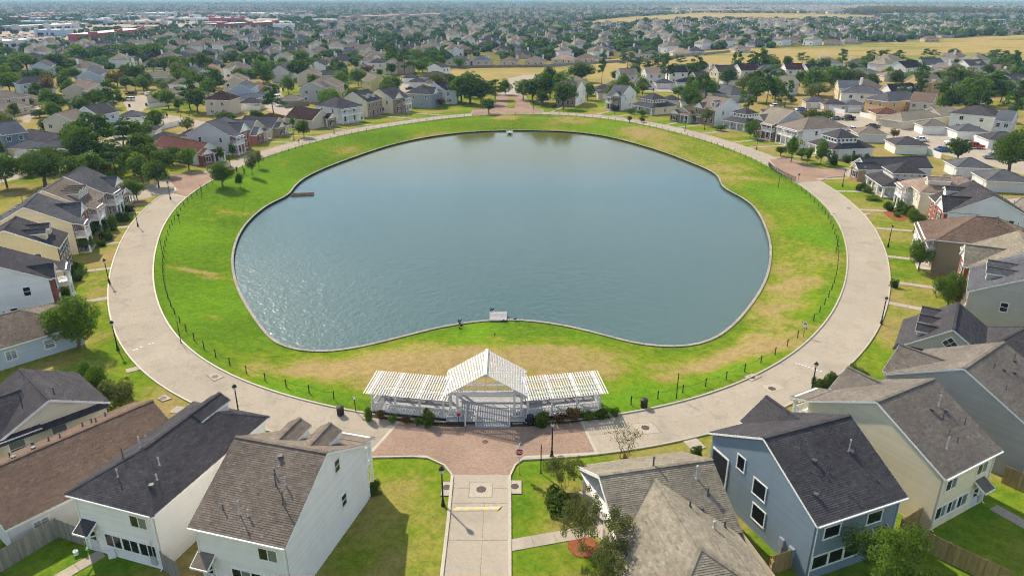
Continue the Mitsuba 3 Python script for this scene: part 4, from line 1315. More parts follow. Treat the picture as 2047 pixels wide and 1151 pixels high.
# dark roofed house with small dormers, between the grey house and the lawn
a0, a1 = np.array((49.52,72.02)), np.array((54.65,79.88))
dJ = (a1 - a0) / np.linalg.norm(a1 - a0)
m = frame(*a0, math.atan2(dJ[1], dJ[0]) - math.pi / 2)      # local y along the gable ridge
h = House('house', m, 'low house with dark slate roof, little front dormers and a diamond gable window', near=True)
LJ, hwJ, zr, ze = np.linalg.norm(a1 - a0), 5.0, 6.6, 2.9
pJ = (zr - ze) / (hwJ + .35)
h.box_walls(-hwJ, hwJ, .3, LJ - .3, 0, ze + .1, 'sage', None, 'm_paint', {'F': zr - .15, 'B': zr - .15})
h.gable(-hwJ, hwJ, .3, LJ - .3, ze, pJ, 'y', 'charcoal')
h.plane([(-hwJ - .5, -.55, 2.9), (hwJ + .5, -.55, 2.9), (hwJ + .2, .3, 3.4), (-hwJ - .2, .3, 3.4)], 'charcoal')
wd = MB(); pn = MB(); cz = 4.75
for k in range(4):
    q = [(math.cos(k * math.pi / 2) * .85, math.sin(k * math.pi / 2) * .85), (math.cos((k + 1) * math.pi / 2) * .85, math.sin((k + 1) * math.pi / 2) * .85)]
    wd.bar((q[0][0], .24, cz + q[0][1]), (q[1][0], .24, cz + q[1][1]), .1, .1, C('trim'), up=(0, 1, 0))
wd.bar((-.42, .25, cz - .42), (.42, .25, cz + .42), .05, .05, C('trim'), up=(0, 1, 0)); wd.bar((.42, .25, cz - .42), (-.42, .25, cz + .42), .05, .05, C('trim'), up=(0, 1, 0))
kk = h.add('gable_window', wd, 'm_paint'); pn.poly([(0, .25, cz - .8), (.8, .25, cz), (0, .25, cz + .8), (-.8, .25, cz)]); h.add('pane', pn, 'm_glass', kk)
for yy in (2.2, 5.2, 8.0):
    mm = MB()
    x = -hwJ + 1.6; zf = ze + pJ * (1.6 + .35)
    for s0 in (-.7, .7):
        h.wall((x, yy + s0 + (.0 if s0 > 0 else 0)), (1, 0) if s0 < 0 else (-1, 0), [(0, zf - .1), (1.7, zf - .1), (1.7, zf + .9), (0, zf + .9)] if s0 < 0 else [(0, zf - .1), (0, zf + .9), (-1.7, zf + .9), (-1.7, zf - .1)], 'sage', lap=False)
    h.wall((x, yy + .7), (0, -1), [(0, zf - .1), (1.4, zf - .1), (1.4, zf + .9), (.7, zf + 1.5), (0, zf + .9)], 'sage', lap=False)
    h.gable(x, x + 2.6, yy - .7, yy + .7, zf + .85, .6, 'x', 'charcoal', over=.25, rake=.25, ends='a')
    h.window((x, yy + .7), (0, -1), .7, zf + .1, .6, .7, split='h')
# the long wing to the right
h.box_walls(hwJ - 1, 24, LJ * .1, LJ * .1 + 10, 0, ze + .1, 'sage')
h.hip(2, 26, LJ * .1, LJ * .1 + 10, ze, (zr - .15 - ze) / 5.4, 'charcoal')
h.gable(13.2, 15.4, -.6, 4, ze + .9, .55, 'y', 'charcoal', over=.25, ends='a')
h.wall((13.2, -.2), (1, 0), [(0, 0), (2.2, 0), (2.2, ze + .9), (1.1, ze + 1.5), (0, ze + .9)], 'sage', lap=False)
for x, y, hh in ((9.5, LJ * .1 + 3.4, 1.1), (15.5, LJ * .1 + 3.8, 1.2)):
    h.vent(x, y, ze + (y - LJ * .1) * .66 + .2, hh, .08)
h.done(); footprint(m, -hwJ, 26, -1, LJ)

# left: low houses in the lower corner
plain_house((-34.59,59.23), (-43.72,47.29), 5.2, 10.2, 'long low house with brown shingle roof in the lower left corner', 'lightgrey', 'brown', 2.8, 'gable', wins='F', near=True, vents=11)
A0a, A0b = np.array((-51.14,65.15)), np.array((-44.62,59.27))
dA = (A0b - A0a) / np.linalg.norm(A0b - A0a)
m = frame(*A0b, math.atan2(-dA[1], -dA[0]) - math.pi / 2)
h = House('house', m, 'cream sided house with charcoal roof and broad gable left of the brown roof', near=True)
hw_, ze, zr, LA = 5.0, 2.9, 5.4, np.linalg.norm(A0b - A0a)
pA = (zr - ze) / hw_
h.plane([(-hw_, LA, ze), (-hw_, -.3, ze), (0, -.3, zr), (0, LA, zr)], 'charcoal')
h.plane([(hw_, -.3, ze), (hw_, LA, ze), (0, LA, zr), (0, -.3, zr)], 'charcoal')
h.cap((0, -.3, zr + .02), (0, LA, zr + .02), 'charcoal')
for y_ in (-.3, LA):
    h.fascia((-hw_, y_, ze), (0, y_, zr), h=.24); h.fascia((hw_, y_, ze), (0, y_, zr), h=.24)
h.fascia((hw_, -.3, ze), (hw_, LA, ze), h=.22)
h.wall((-hw_ + .4, 0), (1, 0), [(0, 0), (2 * hw_ - .8, 0), (2 * hw_ - .8, ze + .1), (hw_ - .4, zr - .25), (0, ze + .1)], 'cream')
h.wall((hw_ - .4, LA - .3), (-1, 0), [(0, 0), (2 * hw_ - .8, 0), (2 * hw_ - .8, ze + .1), (hw_ - .4, zr - .25), (0, ze + .1)], 'cream')
h.wall((hw_ - .4, 0), (0, 1), [(0, 0), (LA - .3, 0), (LA - .3, ze), (0, ze)], 'cream')
h.plane([(-hw_ + .1, -.75, 2.62), (hw_ - .1, -.75, 2.62), (hw_ - .5, 0, 3.0), (-hw_ + .5, 0, 3.0)], 'charcoal')
for uu in (1.6, 5.2):
    h.window((-hw_, 0), (1, 0), uu, .75, 1.35, 1.55, split='h', blind='t', off=.03)
h.vent(-1.6, 3.2, zr - 1.6 * pA, 1.2, .07); h.vent(.9, 1.6, zr - .9 * pA, .6)
h.gable(-hw_ - 9, -1.2, -.1, 8.5, ze + .02, .5, 'x', 'charcoal', ends='a')
h.box_walls(-hw_ - 8.5, -hw_ + 1, .3, 8.2, 0, ze, 'cream', skip='R')
h.done(); footprint(m, -hw_ - 9, hw_, 0, LA)

h6 = plain_house((-61.47,81.16), (-66.08,75.92), 5.0, 9.5, 'pale blue sided low house with brown grey roof beside the big street tree', 'paleblue', 'taupe', 2.8, 'hip', wins='F', near=True, vents=4)

# ---------------------------------------------------------------- houses round the ring, left side from near to far
ring_house((-62.93,90.2), (-66.83,97.71), 'white two-storey house with dark cross gable and side balcony, first in the left row', 'white', 'charcoal', 12.5, .52, near=True, cross=(.07, .52, .72), front='brick', porch=(.56, .98), side='LR')
ring_house((-69.63,103.44), (-72.46,110.86), 'yellow sided house with two dormers and tan brick front in the left row', 'yellow', 'charcoal', 12.5, .54, near=True, dormers=(.28, .66), front='tanbrick', shutters='darktrim', side='LR')
ring_house((-74.6,115.98), (-77.9,125.15), 'cream house with black cross gable and red brick bay in the left row', 'cream', 'slate', 12.5, .54, near=True, cross=(.42, .98, .72), front='brick', porch=(.03, .38), side='LR')
ring_house((-78,126.15), (-79.95,135.86), 'taupe roofed house with a triple dormer and red brick bay in the left row', 'beige', 'taupe', 12.5, .54, near=True, dormers=(.30, .48, .66), front='brick', porch=(.03, .40), side='LR')
ring_house((-80.36,136.63), (-81.79,145.91), 'slate blue roofed house with white cross gable over tan brick, farthest of the left row', 'lightgrey', 'slate', 12.5, .54, near=True, cross=(.52, .98, .72), front='tanbrick', porch=(.04, .48), side='LR')
gables_house((-81.81,144.18), (-82.44,151.8), 'low grey roofed brick house at the corner of the west street', 'cream', 'slate', 'tanbrick')
# far left arc
gables_house((-81.95,185.37), (-77.34,191.98), 'low red brown roofed house with dormers at the west junction', 'white', 'redbrown', 'brick', depth=22)
ring_house((-78.62,199.27), (-76.89,209.88), 'white house with red brick cross gable right of the red brown roof', 'lightgrey', 'slate', 13, .52, cross=(.45, .98, .8), front='brick', porch=(.04, .42), side='L')
gables_house((-77.27,213.86), (-75.74,226.17), 'low house with small dark blue gable and red brick on the far left arc', 'beige', 'slate', 'brick')
gables_house((-74.61,227.1), (-72.04,235.8), 'low house with white gable and tan brick on the far left arc', 'beige', 'charcoal', 'tanbrick')
gables_house((-66.01,241.43), (-60.89,250.08), 'low brick house with brown roof left of the white balcony house', 'beige', 'darkbrown', 'tanbrick', second=(.6, .98))
ring_house((-60.81,252.7), (-54.35,261.48), 'white house with a two-storey balcony porch under a charcoal hip roof, far left arc', 'white', 'charcoal', 12, .5, style='hip', porch=(.02, .98), side='L')
ring_house((-53.35,268.12), (-49.08,277.23), 'tan house with two dormers and brick front on the far left arc', 'cream', 'charcoal', 12, .54, dormers=(.3, .7), front='tanbrick', side='L')
ring_house((-45.26,276.51), (-40.49,286.18), 'tan house with white cross gable and side balcony on the far left arc', 'cream', 'charcoal', 12, .54, cross=(.1, .55, .85), front='tanbrick', porch=(.6, .98), side='L')
ring_house((-32.04,291.67), (-28.91,303.25), 'blue grey two-storey house under charcoal hip roof near the far entrance', 'greyblue', 'charcoal', 11, .5, style='hip', cross=(.1, .55, .8), side='LB')
ring_house((-27.25,303.25), (-23.19,310.27), 'white two-storey house half hidden by trees left of the far entrance', 'white', 'blackish', 11, .5, side='L')
# far right arc
ring_house((17.73,299.85), (26,296.52), 'big white gabled house right of the far entrance drive', 'white', 'grey', 14, .52, dormers=(.3,), front='tanbrick', side='R')
ring_house((37.25,288.51), (42.74,284.65), 'white house with small brick cross gable on the far right arc', 'white', 'slate', 13, .52, cross=(.45, .98, .8), front='tanbrick', porch=(.04, .4), side='R', crosscol='trim')
porch_house((45.88,283.14), (52.29,272.28), 'cream house with square upper storey and porch on the far right arc', 'cream', 'charcoal')
gables_house((56.5,259.94), (62.33,254.06), 'low house with reddish brown roof and white gable on the far right arc', 'beige', 'brown', 'tanbrick')
ring_house((64.39,256.4), (69.56,247.93), 'white house with one dormer and a white front gable on the far right arc', 'white', 'taupe', 13, .52, cross=(.05, .42, .85), dormers=(.72,), front='tanbrick', side='R')
porch_house((71.25,245.46), (76.43,236.73), 'red brick porch house with square upper storey on the right arc', 'white', 'charcoal', brick='brick')
ring_house((76.87,228.82), (81.19,220.64), 'taupe roofed house with white cross gable and red brick corner on the right arc', 'grey', 'greytan', 13, .52, cross=(.02, .42, .85), front='brick', porch=(.5, .98), side='R')
ring_house((82.09,219.71), (84.9,209.02), 'white balcony house under a wide taupe hip roof on the right arc', 'white', 'taupe', 15, .5, style='hip', porch=(.02, .98), side='R')
porch_house((84.84,205.08), (87.17,193.43), 'white house with square upper storey behind the clipped shrubs', 'white', 'charcoal')
gables_house((82.97,175.63), (83.66,168.39), 'low white house with charcoal roof and front gable by the east junction', 'lightgrey', 'charcoal', 'tanbrick', depth=18, second=(.5, .98))
porch_house((82.78,164.33), (81.34,152.85), 'grey porch house with a band of dark upper windows in the right row', 'grey', 'charcoal', brick='tanbrick', near=True)
ring_house((82.81,147.19), (80.63,137.02), 'tan roofed house with one dormer and corner balcony in the right row', 'beige', 'tan', 13, .5, style='hip', dormers=(.72,), porch=(.0, .45), near=True, side='R')
ring_house((80.89,134.34), (77.6,122.55), 'white gabled house with black roof, cross gable and dormer in the right row', 'white', 'charcoal', 13, .52, cross=(.52, .98, .8), dormers=(.2,), front='brick', near=True, side='R', crosscol='trim')
ring_house((71.78,118.22), (67.48,107.48), 'olive house with two-storey white porch under a reddish brown hip roof', 'olive', 'brown', 14, .5, style='hip', porch=(.02, .98), near=True, side='')
_a, _b = (69.36,104.04), (64.87,94.79)
ring_house(_a, _b, 'house with weathered taupe roof, dark cross gable and brick front in the right row', 'white', 'greytan', 13, .52, cross=(.4, .96, .8), front='brick', near=True, crosscol='trim', side='')
_a, _b = (64.94,94.18), (59.49,85.84)
ring_house(_a, _b, 'sage sided house with slate roof and two dormers, nearest of the right row', 'sage', 'slate', 13.5, .52, dormers=(.3, .62), front='brick', near=True, side='R')

# ---------------------------------------------------------------- houses behind: left
P = plain_house
P((-147.38,203.24), (-143.63,209.02), 8.3, 9.5, 'slate blue two-storey house at the left edge', 'blue', 'bluegrey', wins='FR')
P((-141.13,223.78), (-140.46,233.48), 8.2, 10, 'beige two-storey house with tan roof beside the pines', 'cream', 'taupe', wins='FRL')
P((-140.44,238.06), (-138.35,247.73), 8.2, 9, 'light blue two-storey house with black roof behind the beige one', 'paleblue', 'charcoal', wins='FL')
P((-144.3,214.89), (-130.32,206.42), 4.8, 9, 'long low dark roof between the slate blue house and the pines', 'grey', 'charcoal', 2.7, 'hip', wins='F')
garage((-134.55,199.22), 9, 7, -8, 'grey garage with two white doors near the left edge', 'beige', 'slate')
garage((-128.02,199.98), 8, 7, 5, 'low grey garage next to the double garage at left', 'lightgrey', 'slate')
garage((-134,255.62), 8, 7, 0, 'slate roofed garage behind the white fence', 'white', 'slate')
garage((-116.27,228.1), 7, 7, 10, 'small garage beside the white street fence', 'white', 'charcoal')
garage((-103.29,211.78), 8, 8, 10, 'charcoal hip roofed garage behind the red brown house', 'paleblue', 'charcoal')
garage((-97.25,217.86), 7, 7, 10, 'small charcoal garage left of the white gabled house', 'grey', 'charcoal')
P((-182.44,306.07), (-191.28,330.19), 8, 10, 'beige two-storey house with pale roof on the left lane', 'beige', 'taupe', wins='FL')
P((-187.64,319.99), (-170.48,304.22), 8.6, 9, 'tan roofed two-storey house behind the left lane', 'beige', 'taupe', wins='FR')
P((-207.66,361.55), (-220.6,392.55), 8.4, 10, 'pale blue gabled house far behind the left pines', 'paleblue', 'bluegrey', wins='F')
P((-220.56,334.75), (-217.2,338.13), 8.2, 9, 'pale house under a dark hip roof on the far left', 'paleblue', 'charcoal', 5.4, 'hip', wins='F')
P((-262.17,410.9), (-273.24,435.45), 8.2, 10, 'pale blue house behind the far left garages', 'paleblue', 'slate', wins='FL')
P((-267.18,393.58), (-259.56,399.25), 5, 11, 'low slate roofed house at the far left', 'lightgrey', 'slate', 2.8, 'hip', wins='F')
P((-199.2,282), (-196.68,285.22), 7.8, 10, 'tan house cut by the left edge beside the lane', 'beige', 'taupe', 5.4, 'hip', wins='FR')
P((-201.74,299.06), (-200.97,302.36), 4.6, 8, 'low tan roof beside the left lane shrubs', 'tan', 'taupe', 2.7, 'hip', wins='F')
P((-190.98,273.53), (-190.54,276.31), 4.6, 9, 'low house with tan roof by the left edge', 'beige', 'taupe', 2.7, 'hip', wins='F')
P((-189.97,389.21), (-179.7,389.21), 5.4, 12, 'long low house with grey green roof behind a fence', 'sage', 'greengrey', 2.8, 'gable', wins='F')
point_hip((-147.37,329.26), 8.2, 9, 9, 0, 'white upper storey under a small grey pyramid roof', 5.6, wall='white', roof='taupe', wins='F')
P((-148.94,314.64), (-134.65,316.47), 5, 12, 'low sprawling tan roofed house with a porch gable', 'beige', 'taupe', 2.8, 'hip', wins='F', cross=(.5, .8))
P((-155.9,378.36), (-161.34,399.45), 8.6, 10, 'pale house with pinkish roof among the trees', 'lightgrey', 'pink', wins='FR')
point_hip((-110.65,278.48), 8.4, 9.6, 9, -4, 'tan two-storey house with small brown pyramid roof', 5.6, wall='beige', roof='darkbrown', wins='FL')
P((-114.59,307.9), (-117.16,325.65), 7.6, 8.5, 'pale blue gabled house behind the tan pyramid house', 'paleblue', 'bluegrey', wins='F')
P((-127.12,336.8), (-132.3,355.73), 8, 10, 'tan gabled two-storey house behind the pale blue gable', 'beige', 'taupe', wins='FR')
P((-117.8,333.53), (-115.46,343.9), 4.6, 9, 'low brown garage roof on the middle lane', 'tan', 'brown', 2.7, 'hip', wins='')
garage((-120.16,348.22), 9, 8, 0, 'brown roofed garage on the middle lane', 'tan', 'brown')
garage((-107.13,312.65), 7.5, 7.5, 0, 'grey garage with dark roof facing the middle lane', 'grey', 'slate', 'R')
garage((-103.88,290.21), 8, 7, 0, 'tan garage behind the white fence', 'beige', 'charcoal')
P((-111.9,300.7), (-106.91,307.38), 4.2, 8, 'low blue grey roof behind the tan pyramid house', 'grey', 'bluegrey', 2.7, 'hip', wins='')
P((-84.63,309.92), (-85.44,328.33), 8.4, 11, 'large grey gabled house right of the middle lane', 'grey', 'taupe', wins='FR')
P((-81.74,317.85), (-81.57,332.71), 8.4, 11, 'beige two-storey house behind the large grey gable', 'beige', 'taupe', wins='FR')
garage((-91.08,300.7), 8, 7, 0, 'grey garage with tan roof at the middle lane', 'greyblue', 'taupe', 'L')
garage((-77.54,267.09), 7, 7, 0, 'small charcoal garage behind the brown fence', 'grey', 'charcoal')
garage((-83.44,249.71), 8, 8, 0, 'dark brown roofed garage near the left arc', 'tan', 'darkbrown')
P((-121.64,386.53), (-125.15,411.72), 8.4, 9, 'light grey gabled house beside the bright green tree', 'lightgrey', 'slate', wins='F')
P((-150.15,483.26), (-151.78,502), 8, 9, 'light grey gabled house above the bright green tree', 'lightgrey', 'grey', wins='F')
P((-102.54,368.64), (-103.67,382.48), 8, 10, 'tan gabled house beyond the grey gable', 'beige', 'taupe', wins='FL')
P((-110.72,420.19), (-113.28,441.87), 8, 9, 'small white gabled house far behind the left arc', 'white', 'charcoal', wins='F')
P((-102.18,399.25), (-93.92,402.15), 5, 10, 'long low charcoal roof behind the tan gable', 'beige', 'charcoal', 2.8, 'hip', wins='F')
P((-67.58,350.81), (-62.07,343.66), 8, 9, 'cream two-storey house with black shutters facing the lake houses', 'yellow', 'taupe', wins='F')
for i, (x, y) in enumerate(((706, 141), (715, 134), (722, 128))):
    pass
P((-84.8,393.58), (-83.12,408.06), 5, 9, 'low tan roof in the row left of the cream house', 'beige', 'taupe', 2.8, 'gable', wins='F')
P((-87.82,420.4), (-86.37,433.49), 5, 9, 'second tan roof in the row left of the cream house', 'beige', 'grey', 2.8, 'gable', wins='F')
point_hip((-88.24,455.55), 8, 9, 9, 0, 'white house under a grey pyramid roof, left of two', 5.5, wall='lightgrey', roof='grey', wins='F')
point_hip((-80.06,443.77), 8, 9, 9, 0, 'white house under a charcoal pyramid roof, right of two', 5.5, wall='lightgrey', roof='charcoal', wins='F')
P((-64.49,429.14), (-63.09,444.13), 8.4, 10, 'tan gabled house beside the lime green tree', 'tan', 'taupe', wins='FR')
P((-70.69,428.15), (-70.69,442.99), 8.2, 8, 'cream gabled house left of the tan gable', 'cream', 'grey', wins='F')
P((-43.07,410.97), (-38.67,417.56), 7.4, 10, 'white house with a shallow dark roof at the dry field', 'white', 'charcoal', wins='F')
point_hip((-40.42,389.21), 5.4, 14, 11, 0, 'dark hip roof behind the far left trees', 2.9, wall='grey', roof='charcoal', wins='F')
point_hip((-32.24,373.27), 5.4, 13, 11, 20, 'black hip roof beside the dry field', 2.9, wall='grey', roof='blackish', wins='F')
point_hip((-28.58,309.78), 7.6, 11, 10, 0, 'charcoal hip roofed house behind the white one at the far entrance', 5.4, wall='lightgrey', roof='charcoal', wins='F')
garage((-52.74,386.4), 8, 7, 0, 'white garage with charcoal roof on the lane', 'white', 'charcoal')
garage((-47.1,366.21), 8, 7, 0, 'garage with charcoal roof beside the parked black car', 'white', 'charcoal')
garage((-59.16,350.14), 8, 7, 0, 'tan garage with slate roof behind the cream house', 'beige', 'slate')
garage((-66.68,376.04), 8, 7, 0, 'taupe garage beside the cream house', 'beige', 'charcoal')
# houses behind the fence and the dry field
for x, y, w, wl, rf, br, t in ((917, 112.5, 16, 'beige', 'slate', 'brick', 'red brick low house with slate roof behind the long fence'), (962, 112, 13, 'beige', 'bluegrey', None, 'beige low house with blue grey hip roof behind the long fence'),
                               (1019, 113, 12, 'beige', 'brown', 'tanbrick', 'low house with orange brown hip roof behind the long fence'), (1070, 112, 13, 'beige', 'taupe', 'tanbrick', 'low house with pointed taupe roof behind the long fence'),
                               (1128, 108.6, 15, 'beige', 'tan', 'tanbrick', 'wide low house with tan roof behind the long fence'), (1173, 107.6, 14, 'beige', 'brown', 'tanbrick', 'low house with dark brown hip roof behind the long fence'),
                               (1263, 102, 13, 'beige', 'taupe', 'tanbrick', 'low taupe roofed house above the grey houses'), (1304, 100, 13, 'beige', 'slate', 'tanbrick', 'low slate roofed house with white chimney'),
                               (1361, 96, 14, 'beige', 'tan', 'tanbrick', 'low tan roofed house right of the slate roof'), (1392, 94, 12, 'grey', 'charcoal', 'brick', 'low charcoal roofed brick house at the field fence'),
                               (1480, 90, 13, 'beige', 'taupe', 'tanbrick', 'low house with taupe roof at the field corner'), (1665, 78, 16, 'tan', 'brown', 'brick', 'red brick house with hip roof at the field edge'), (1700, 76, 14, 'tan', 'taupe', 'brick', 'brown roofed house next to the red brick one'),
                               (1860, 72, 14, 'tan', 'brown', 'tanbrick', 'low house with brown roof at the right field edge'), (1890, 65, 14, 'tan', 'charcoal', 'tanbrick', 'low house with charcoal roof at the right field edge'), (2025, 57, 20, 'tan', 'brown', 'tanbrick', 'wide brown roofed house at the right edge')):
    c = np.array((0.0, 0.0)); HP = {917: (-35.25,493.03), 962: (-20.44,495.24), 1019: (-1.48,490.85), 1070: (15.37,492.44), 1128: (35.59,507.88), 1173: (51.38,512.6), 1263: (86.7,540.71), 1304: (103.51,551.48), 1361: (129.58,574.35), 1392: (144.39,586.48), 1480: (186.57,612.32), 1665: (301.02,705.16), 1700: (325.48,723.38), 1860: (423.93,762.72), 1890: (484.34,842.72), 2025: (634.43,956.99)}
    point_hip(HP[x], 5.8, w, 12, RNG.uniform(-15, 15), t, 2.9, wall=wl, roof=rf, front=br, wins='F', chimney=True, group=None)
# right of the far entrance
P((53.43,372.26), (62.45,373.64), 8.4, 9, 'grey two-storey house with tan grey roof, first beyond the far right arc', 'lightgrey', 'taupe', wins='FL')
P((67.46,379.27), (77.73,380.7), 8.4, 9, 'white two-storey house with pale tan roof, second beyond the far right arc', 'white', 'tan', wins='FL')
P((80.7,386.53), (90.95,388.02), 8.4, 9, 'white two-storey house with black roof, third beyond the far right arc', 'white', 'blackish', wins='FL')
P((106.26,389.52), (117.12,392.55), 8.4, 9, 'white house with charcoal roof in the row along the field', 'cream', 'charcoal', wins='FL')
P((120.05,396.3), (131.73,399.45), 8.6, 9.5, 'white house with dark red brown roof in the row along the field', 'white', 'darkbrown', wins='FL')
P((135.07,395.62), (139.07,395.62), 8.4, 10, 'grey hip roofed house in the row along the field', 'lightgrey', 'slate', 5.4, 'hip', wins='FL')
P((147.17,401.91), (156.92,401.91), 8.4, 9, 'white house with brown black roof in the row along the field', 'white', 'darkbrown', wins='FL')
P((156.83,398.05), (168.3,401.19), 8.2, 9, 'white house with black roof at the end of the row along the field', 'white', 'blackish', wins='FL')
P((91.88,375.61), (99.42,378.28), 6.4, 9, 'dark roofed low house between two white houses', 'lightgrey', 'charcoal', 3, 'gable', wins='F')
for x, y, p, t in ((1277, 157, (62.25,361.65), 'tan hip roofed garage behind the white fence'), (1328, 157, (74.77,361.65), 'dark hip roofed garage left of the big lane tree'), (1371, 155, (86.41,366.41), 'pale garage right of the parked white car'), (1460, 152, (110.99,375.02), 'brown roofed garage between two trees'), (1228, 161, (49.15,353.62), 'taupe garage roof beside the grey house'), (1207, 168, (42.17,337.5), 'dark garage behind the big white house'), (1214, 175, (41.94,322.74), 'black garage roof right of the big white house')):
    garage(p, 8.5, 7.5, 0, t, 'beige' if x < 1300 else 'lightgrey', 'taupe' if x in (1277, 1228) else 'charcoal')
P((120.12,339.06), (130.15,341.34), 8, 11, 'white gabled house with pale roof beside the lane trees', 'white', 'greytan', wins='FL')
P((92.05,324.62), (95.56,316.88), 6, 12, 'low grey house with a white porch under the trees', 'lightgrey', 'slate', 2.9, 'hip', wins='F', cross=(.1, .45))
garage((72.05,295.85), 8, 8, 0, 'grey hip garage behind the right arc', 'white', 'slate')
garage((65.42,299.07), 7, 7, 0, 'charcoal garage behind the cream porch house', 'lightgrey', 'charcoal')
garage((122.51,294.09), 8.5, 7.5, -8, 'tan garage with slate roof on the right lane, left of three', 'beige', 'slate')
garage((126.63,286.54), 8.5, 7.5, -8, 'tan garage with charcoal roof on the right lane, middle of three', 'beige', 'charcoal')
garage((133.32,284.85), 8, 8, -8, 'grey garage with an open white gable on the right lane', 'grey', 'slate')
garage((135.57,262.9), 8.5, 8.5, -8, 'beige garage with red brown pyramid roof', 'beige', 'redbrown')
P((132.97,247.91), (143.85,253.82), 5, 9, 'beige garage with long taupe roof on the right lane', 'beige', 'greytan', 2.7, 'hip', wins='', garage='F')
P((148.69,257.31), (157.76,259.83), 5.2, 10, 'low long taupe roof behind the lane garages', 'beige', 'greytan', 2.7, 'gable', wins='')
garage((137.82,235.91), 8, 7, -8, 'white garage behind the round green tree on the lane', 'white', 'grey')
garage((143.86,226.86), 8.5, 8, -8, 'white garage behind the silver pickup', 'white', 'slate')
garage((145.58,212.59), 10, 8, -8, 'white garage behind the red pickup', 'white', 'charcoal')
garage((110.89,222.73), 8, 8, -8, 'pale garage with taupe pyramid roof behind the white porch house', 'lightgrey', 'taupe', 'R')
garage((113.54,205.12), 8.5, 8.5, -8, 'white garage with charcoal pyramid roof in front of the lane', 'white', 'charcoal', 'R')
garage((114.05,175.89), 8, 7.5, -10, 'white garage with slate roof behind the grey porch house', 'lightgrey', 'slate', 'L')
garage((113.64,162.35), 9, 8.5, -12, 'grey garage with slate pyramid roof under the big right tree', 'lightgrey', 'slate', 'L')
garage((101.63,137.35), 8, 7, -12, 'white roofed garage cut by the right edge', 'white', 'pale', 'L')
garage((103.02,254.41), 8, 7, -10, 'dark garage roof behind the taupe balcony house', 'lightgrey', 'charcoal', 'R')
garage((95.97,265.63), 8, 7, -10, 'brown garage roof behind the brick porch house', 'lightgrey', 'brown', 'R')
P((140.59,317.85), (148.64,315.84), 8.4, 10.5, 'pale yellow two-storey house with slate roof on the right lane', 'yellow', 'bluegrey', wins='FLR')
P((141,300.56), (145.49,298.77), 8, 10.5, 'white two-storey house with slate hip roof next to the yellow one', 'white', 'slate', 5.4, 'hip', wins='FLR')
P((142.14,277.05), (151.78,281.78), 8.2, 10, 'orange tan two-storey house with slate roof on the right lane', 'orange', 'slate', 5.4, 'hip', wins='FLR')
P((151.13,275.21), (157.43,270.63), 8.6, 11, 'beige two-storey house with reddish brown roof on the right lane', 'beige', 'brown', wins='FR')
P((185.12,340.42), (196.56,342.76), 8.4, 10, 'orange gabled house with tan roof in front of the pines', 'orange', 'taupe', wins='FL', cross=(.5, .85))
P((163.54,320.91), (176.15,322.88), 6.4, 9, 'low white house with black roof and two dormers', 'white', 'blackish', 3, 'gable', wins='F', dormers=(.4, .75))
P((214.22,412.55), (228.39,419.41), 8.6, 11, 'white gabled house with a big black roof below the field', 'white', 'blackish', wins='FL')
P((235.79,430.14), (250.75,435.7), 8.6, 9, 'white two-storey house with slate roof beside the black roof', 'white', 'slate', wins='FL')
P((258,425.54), (270.79,429.14), 8.4, 10, 'white house with charcoal roof and one dormer near the right edge', 'white', 'charcoal', wins='FL', dormers=(.6,))
P((281.58,434.46), (286.85,434.46), 5.2, 11, 'low taupe roof right of the dormered white house', 'beige', 'taupe', 2.8, 'hip', wins='F')
P((293.29,434.46), (301.44,437.88), 5.2, 11, 'low tan roof at the right edge below the field', 'beige', 'taupe', 2.8, 'hip', wins='F')
P((229.75,343.66), (241.48,350.81), 8, 9, 'pale green two-storey house with dark roof at the right edge', 'sage', 'charcoal', wins='FL', cross=(.3, .7))
P((194.79,417.25), (197.58,414.14), 5, 11, 'low slate hip roof left of the pines', 'grey', 'bluegrey', 2.8, 'hip', wins='F')
P((207.66,423.6), (214.65,420.4), 5, 11, 'low tan gabled roof behind the round tree', 'beige', 'tan', 2.8, 'gable', wins='F')
P((172.72,382.7), (175.32,382.7), 5, 9, 'small brown hip roof behind the lane trees', 'tan', 'brown', 2.8, 'hip', wins='F')
P((202.81,396.4), (208.17,396.4), 5, 10, 'low taupe hip roof behind the black roofed house', 'beige', 'taupe', 2.8, 'hip', wins='F')
P((155,243.07), (156.27,241.87), 8, 11, 'white two-storey house with charcoal hip roof behind the lane trees', 'white', 'charcoal', 5.4, 'hip', wins='FL')
P((155.63,231.26), (159.22,228), 8.2, 11, 'pale grey two-storey house with slate roof at the right edge', 'lightgrey', 'bluegrey', 5.4, 'gable', wins='FLR')

# ---------------------------------------------------------------- white pergola at the near shore
PG = numbered('pergola')
say(PG, 'long white slatted pergola with a central gable facing the brick paving', 'pergola')
CX0 = -2.75


def pg(name, mb, bsdf='m_paint', m=None, **k):
    if m is not None:
        mb.place(m)
    return put(name, mb, bsdf, PG, **k)


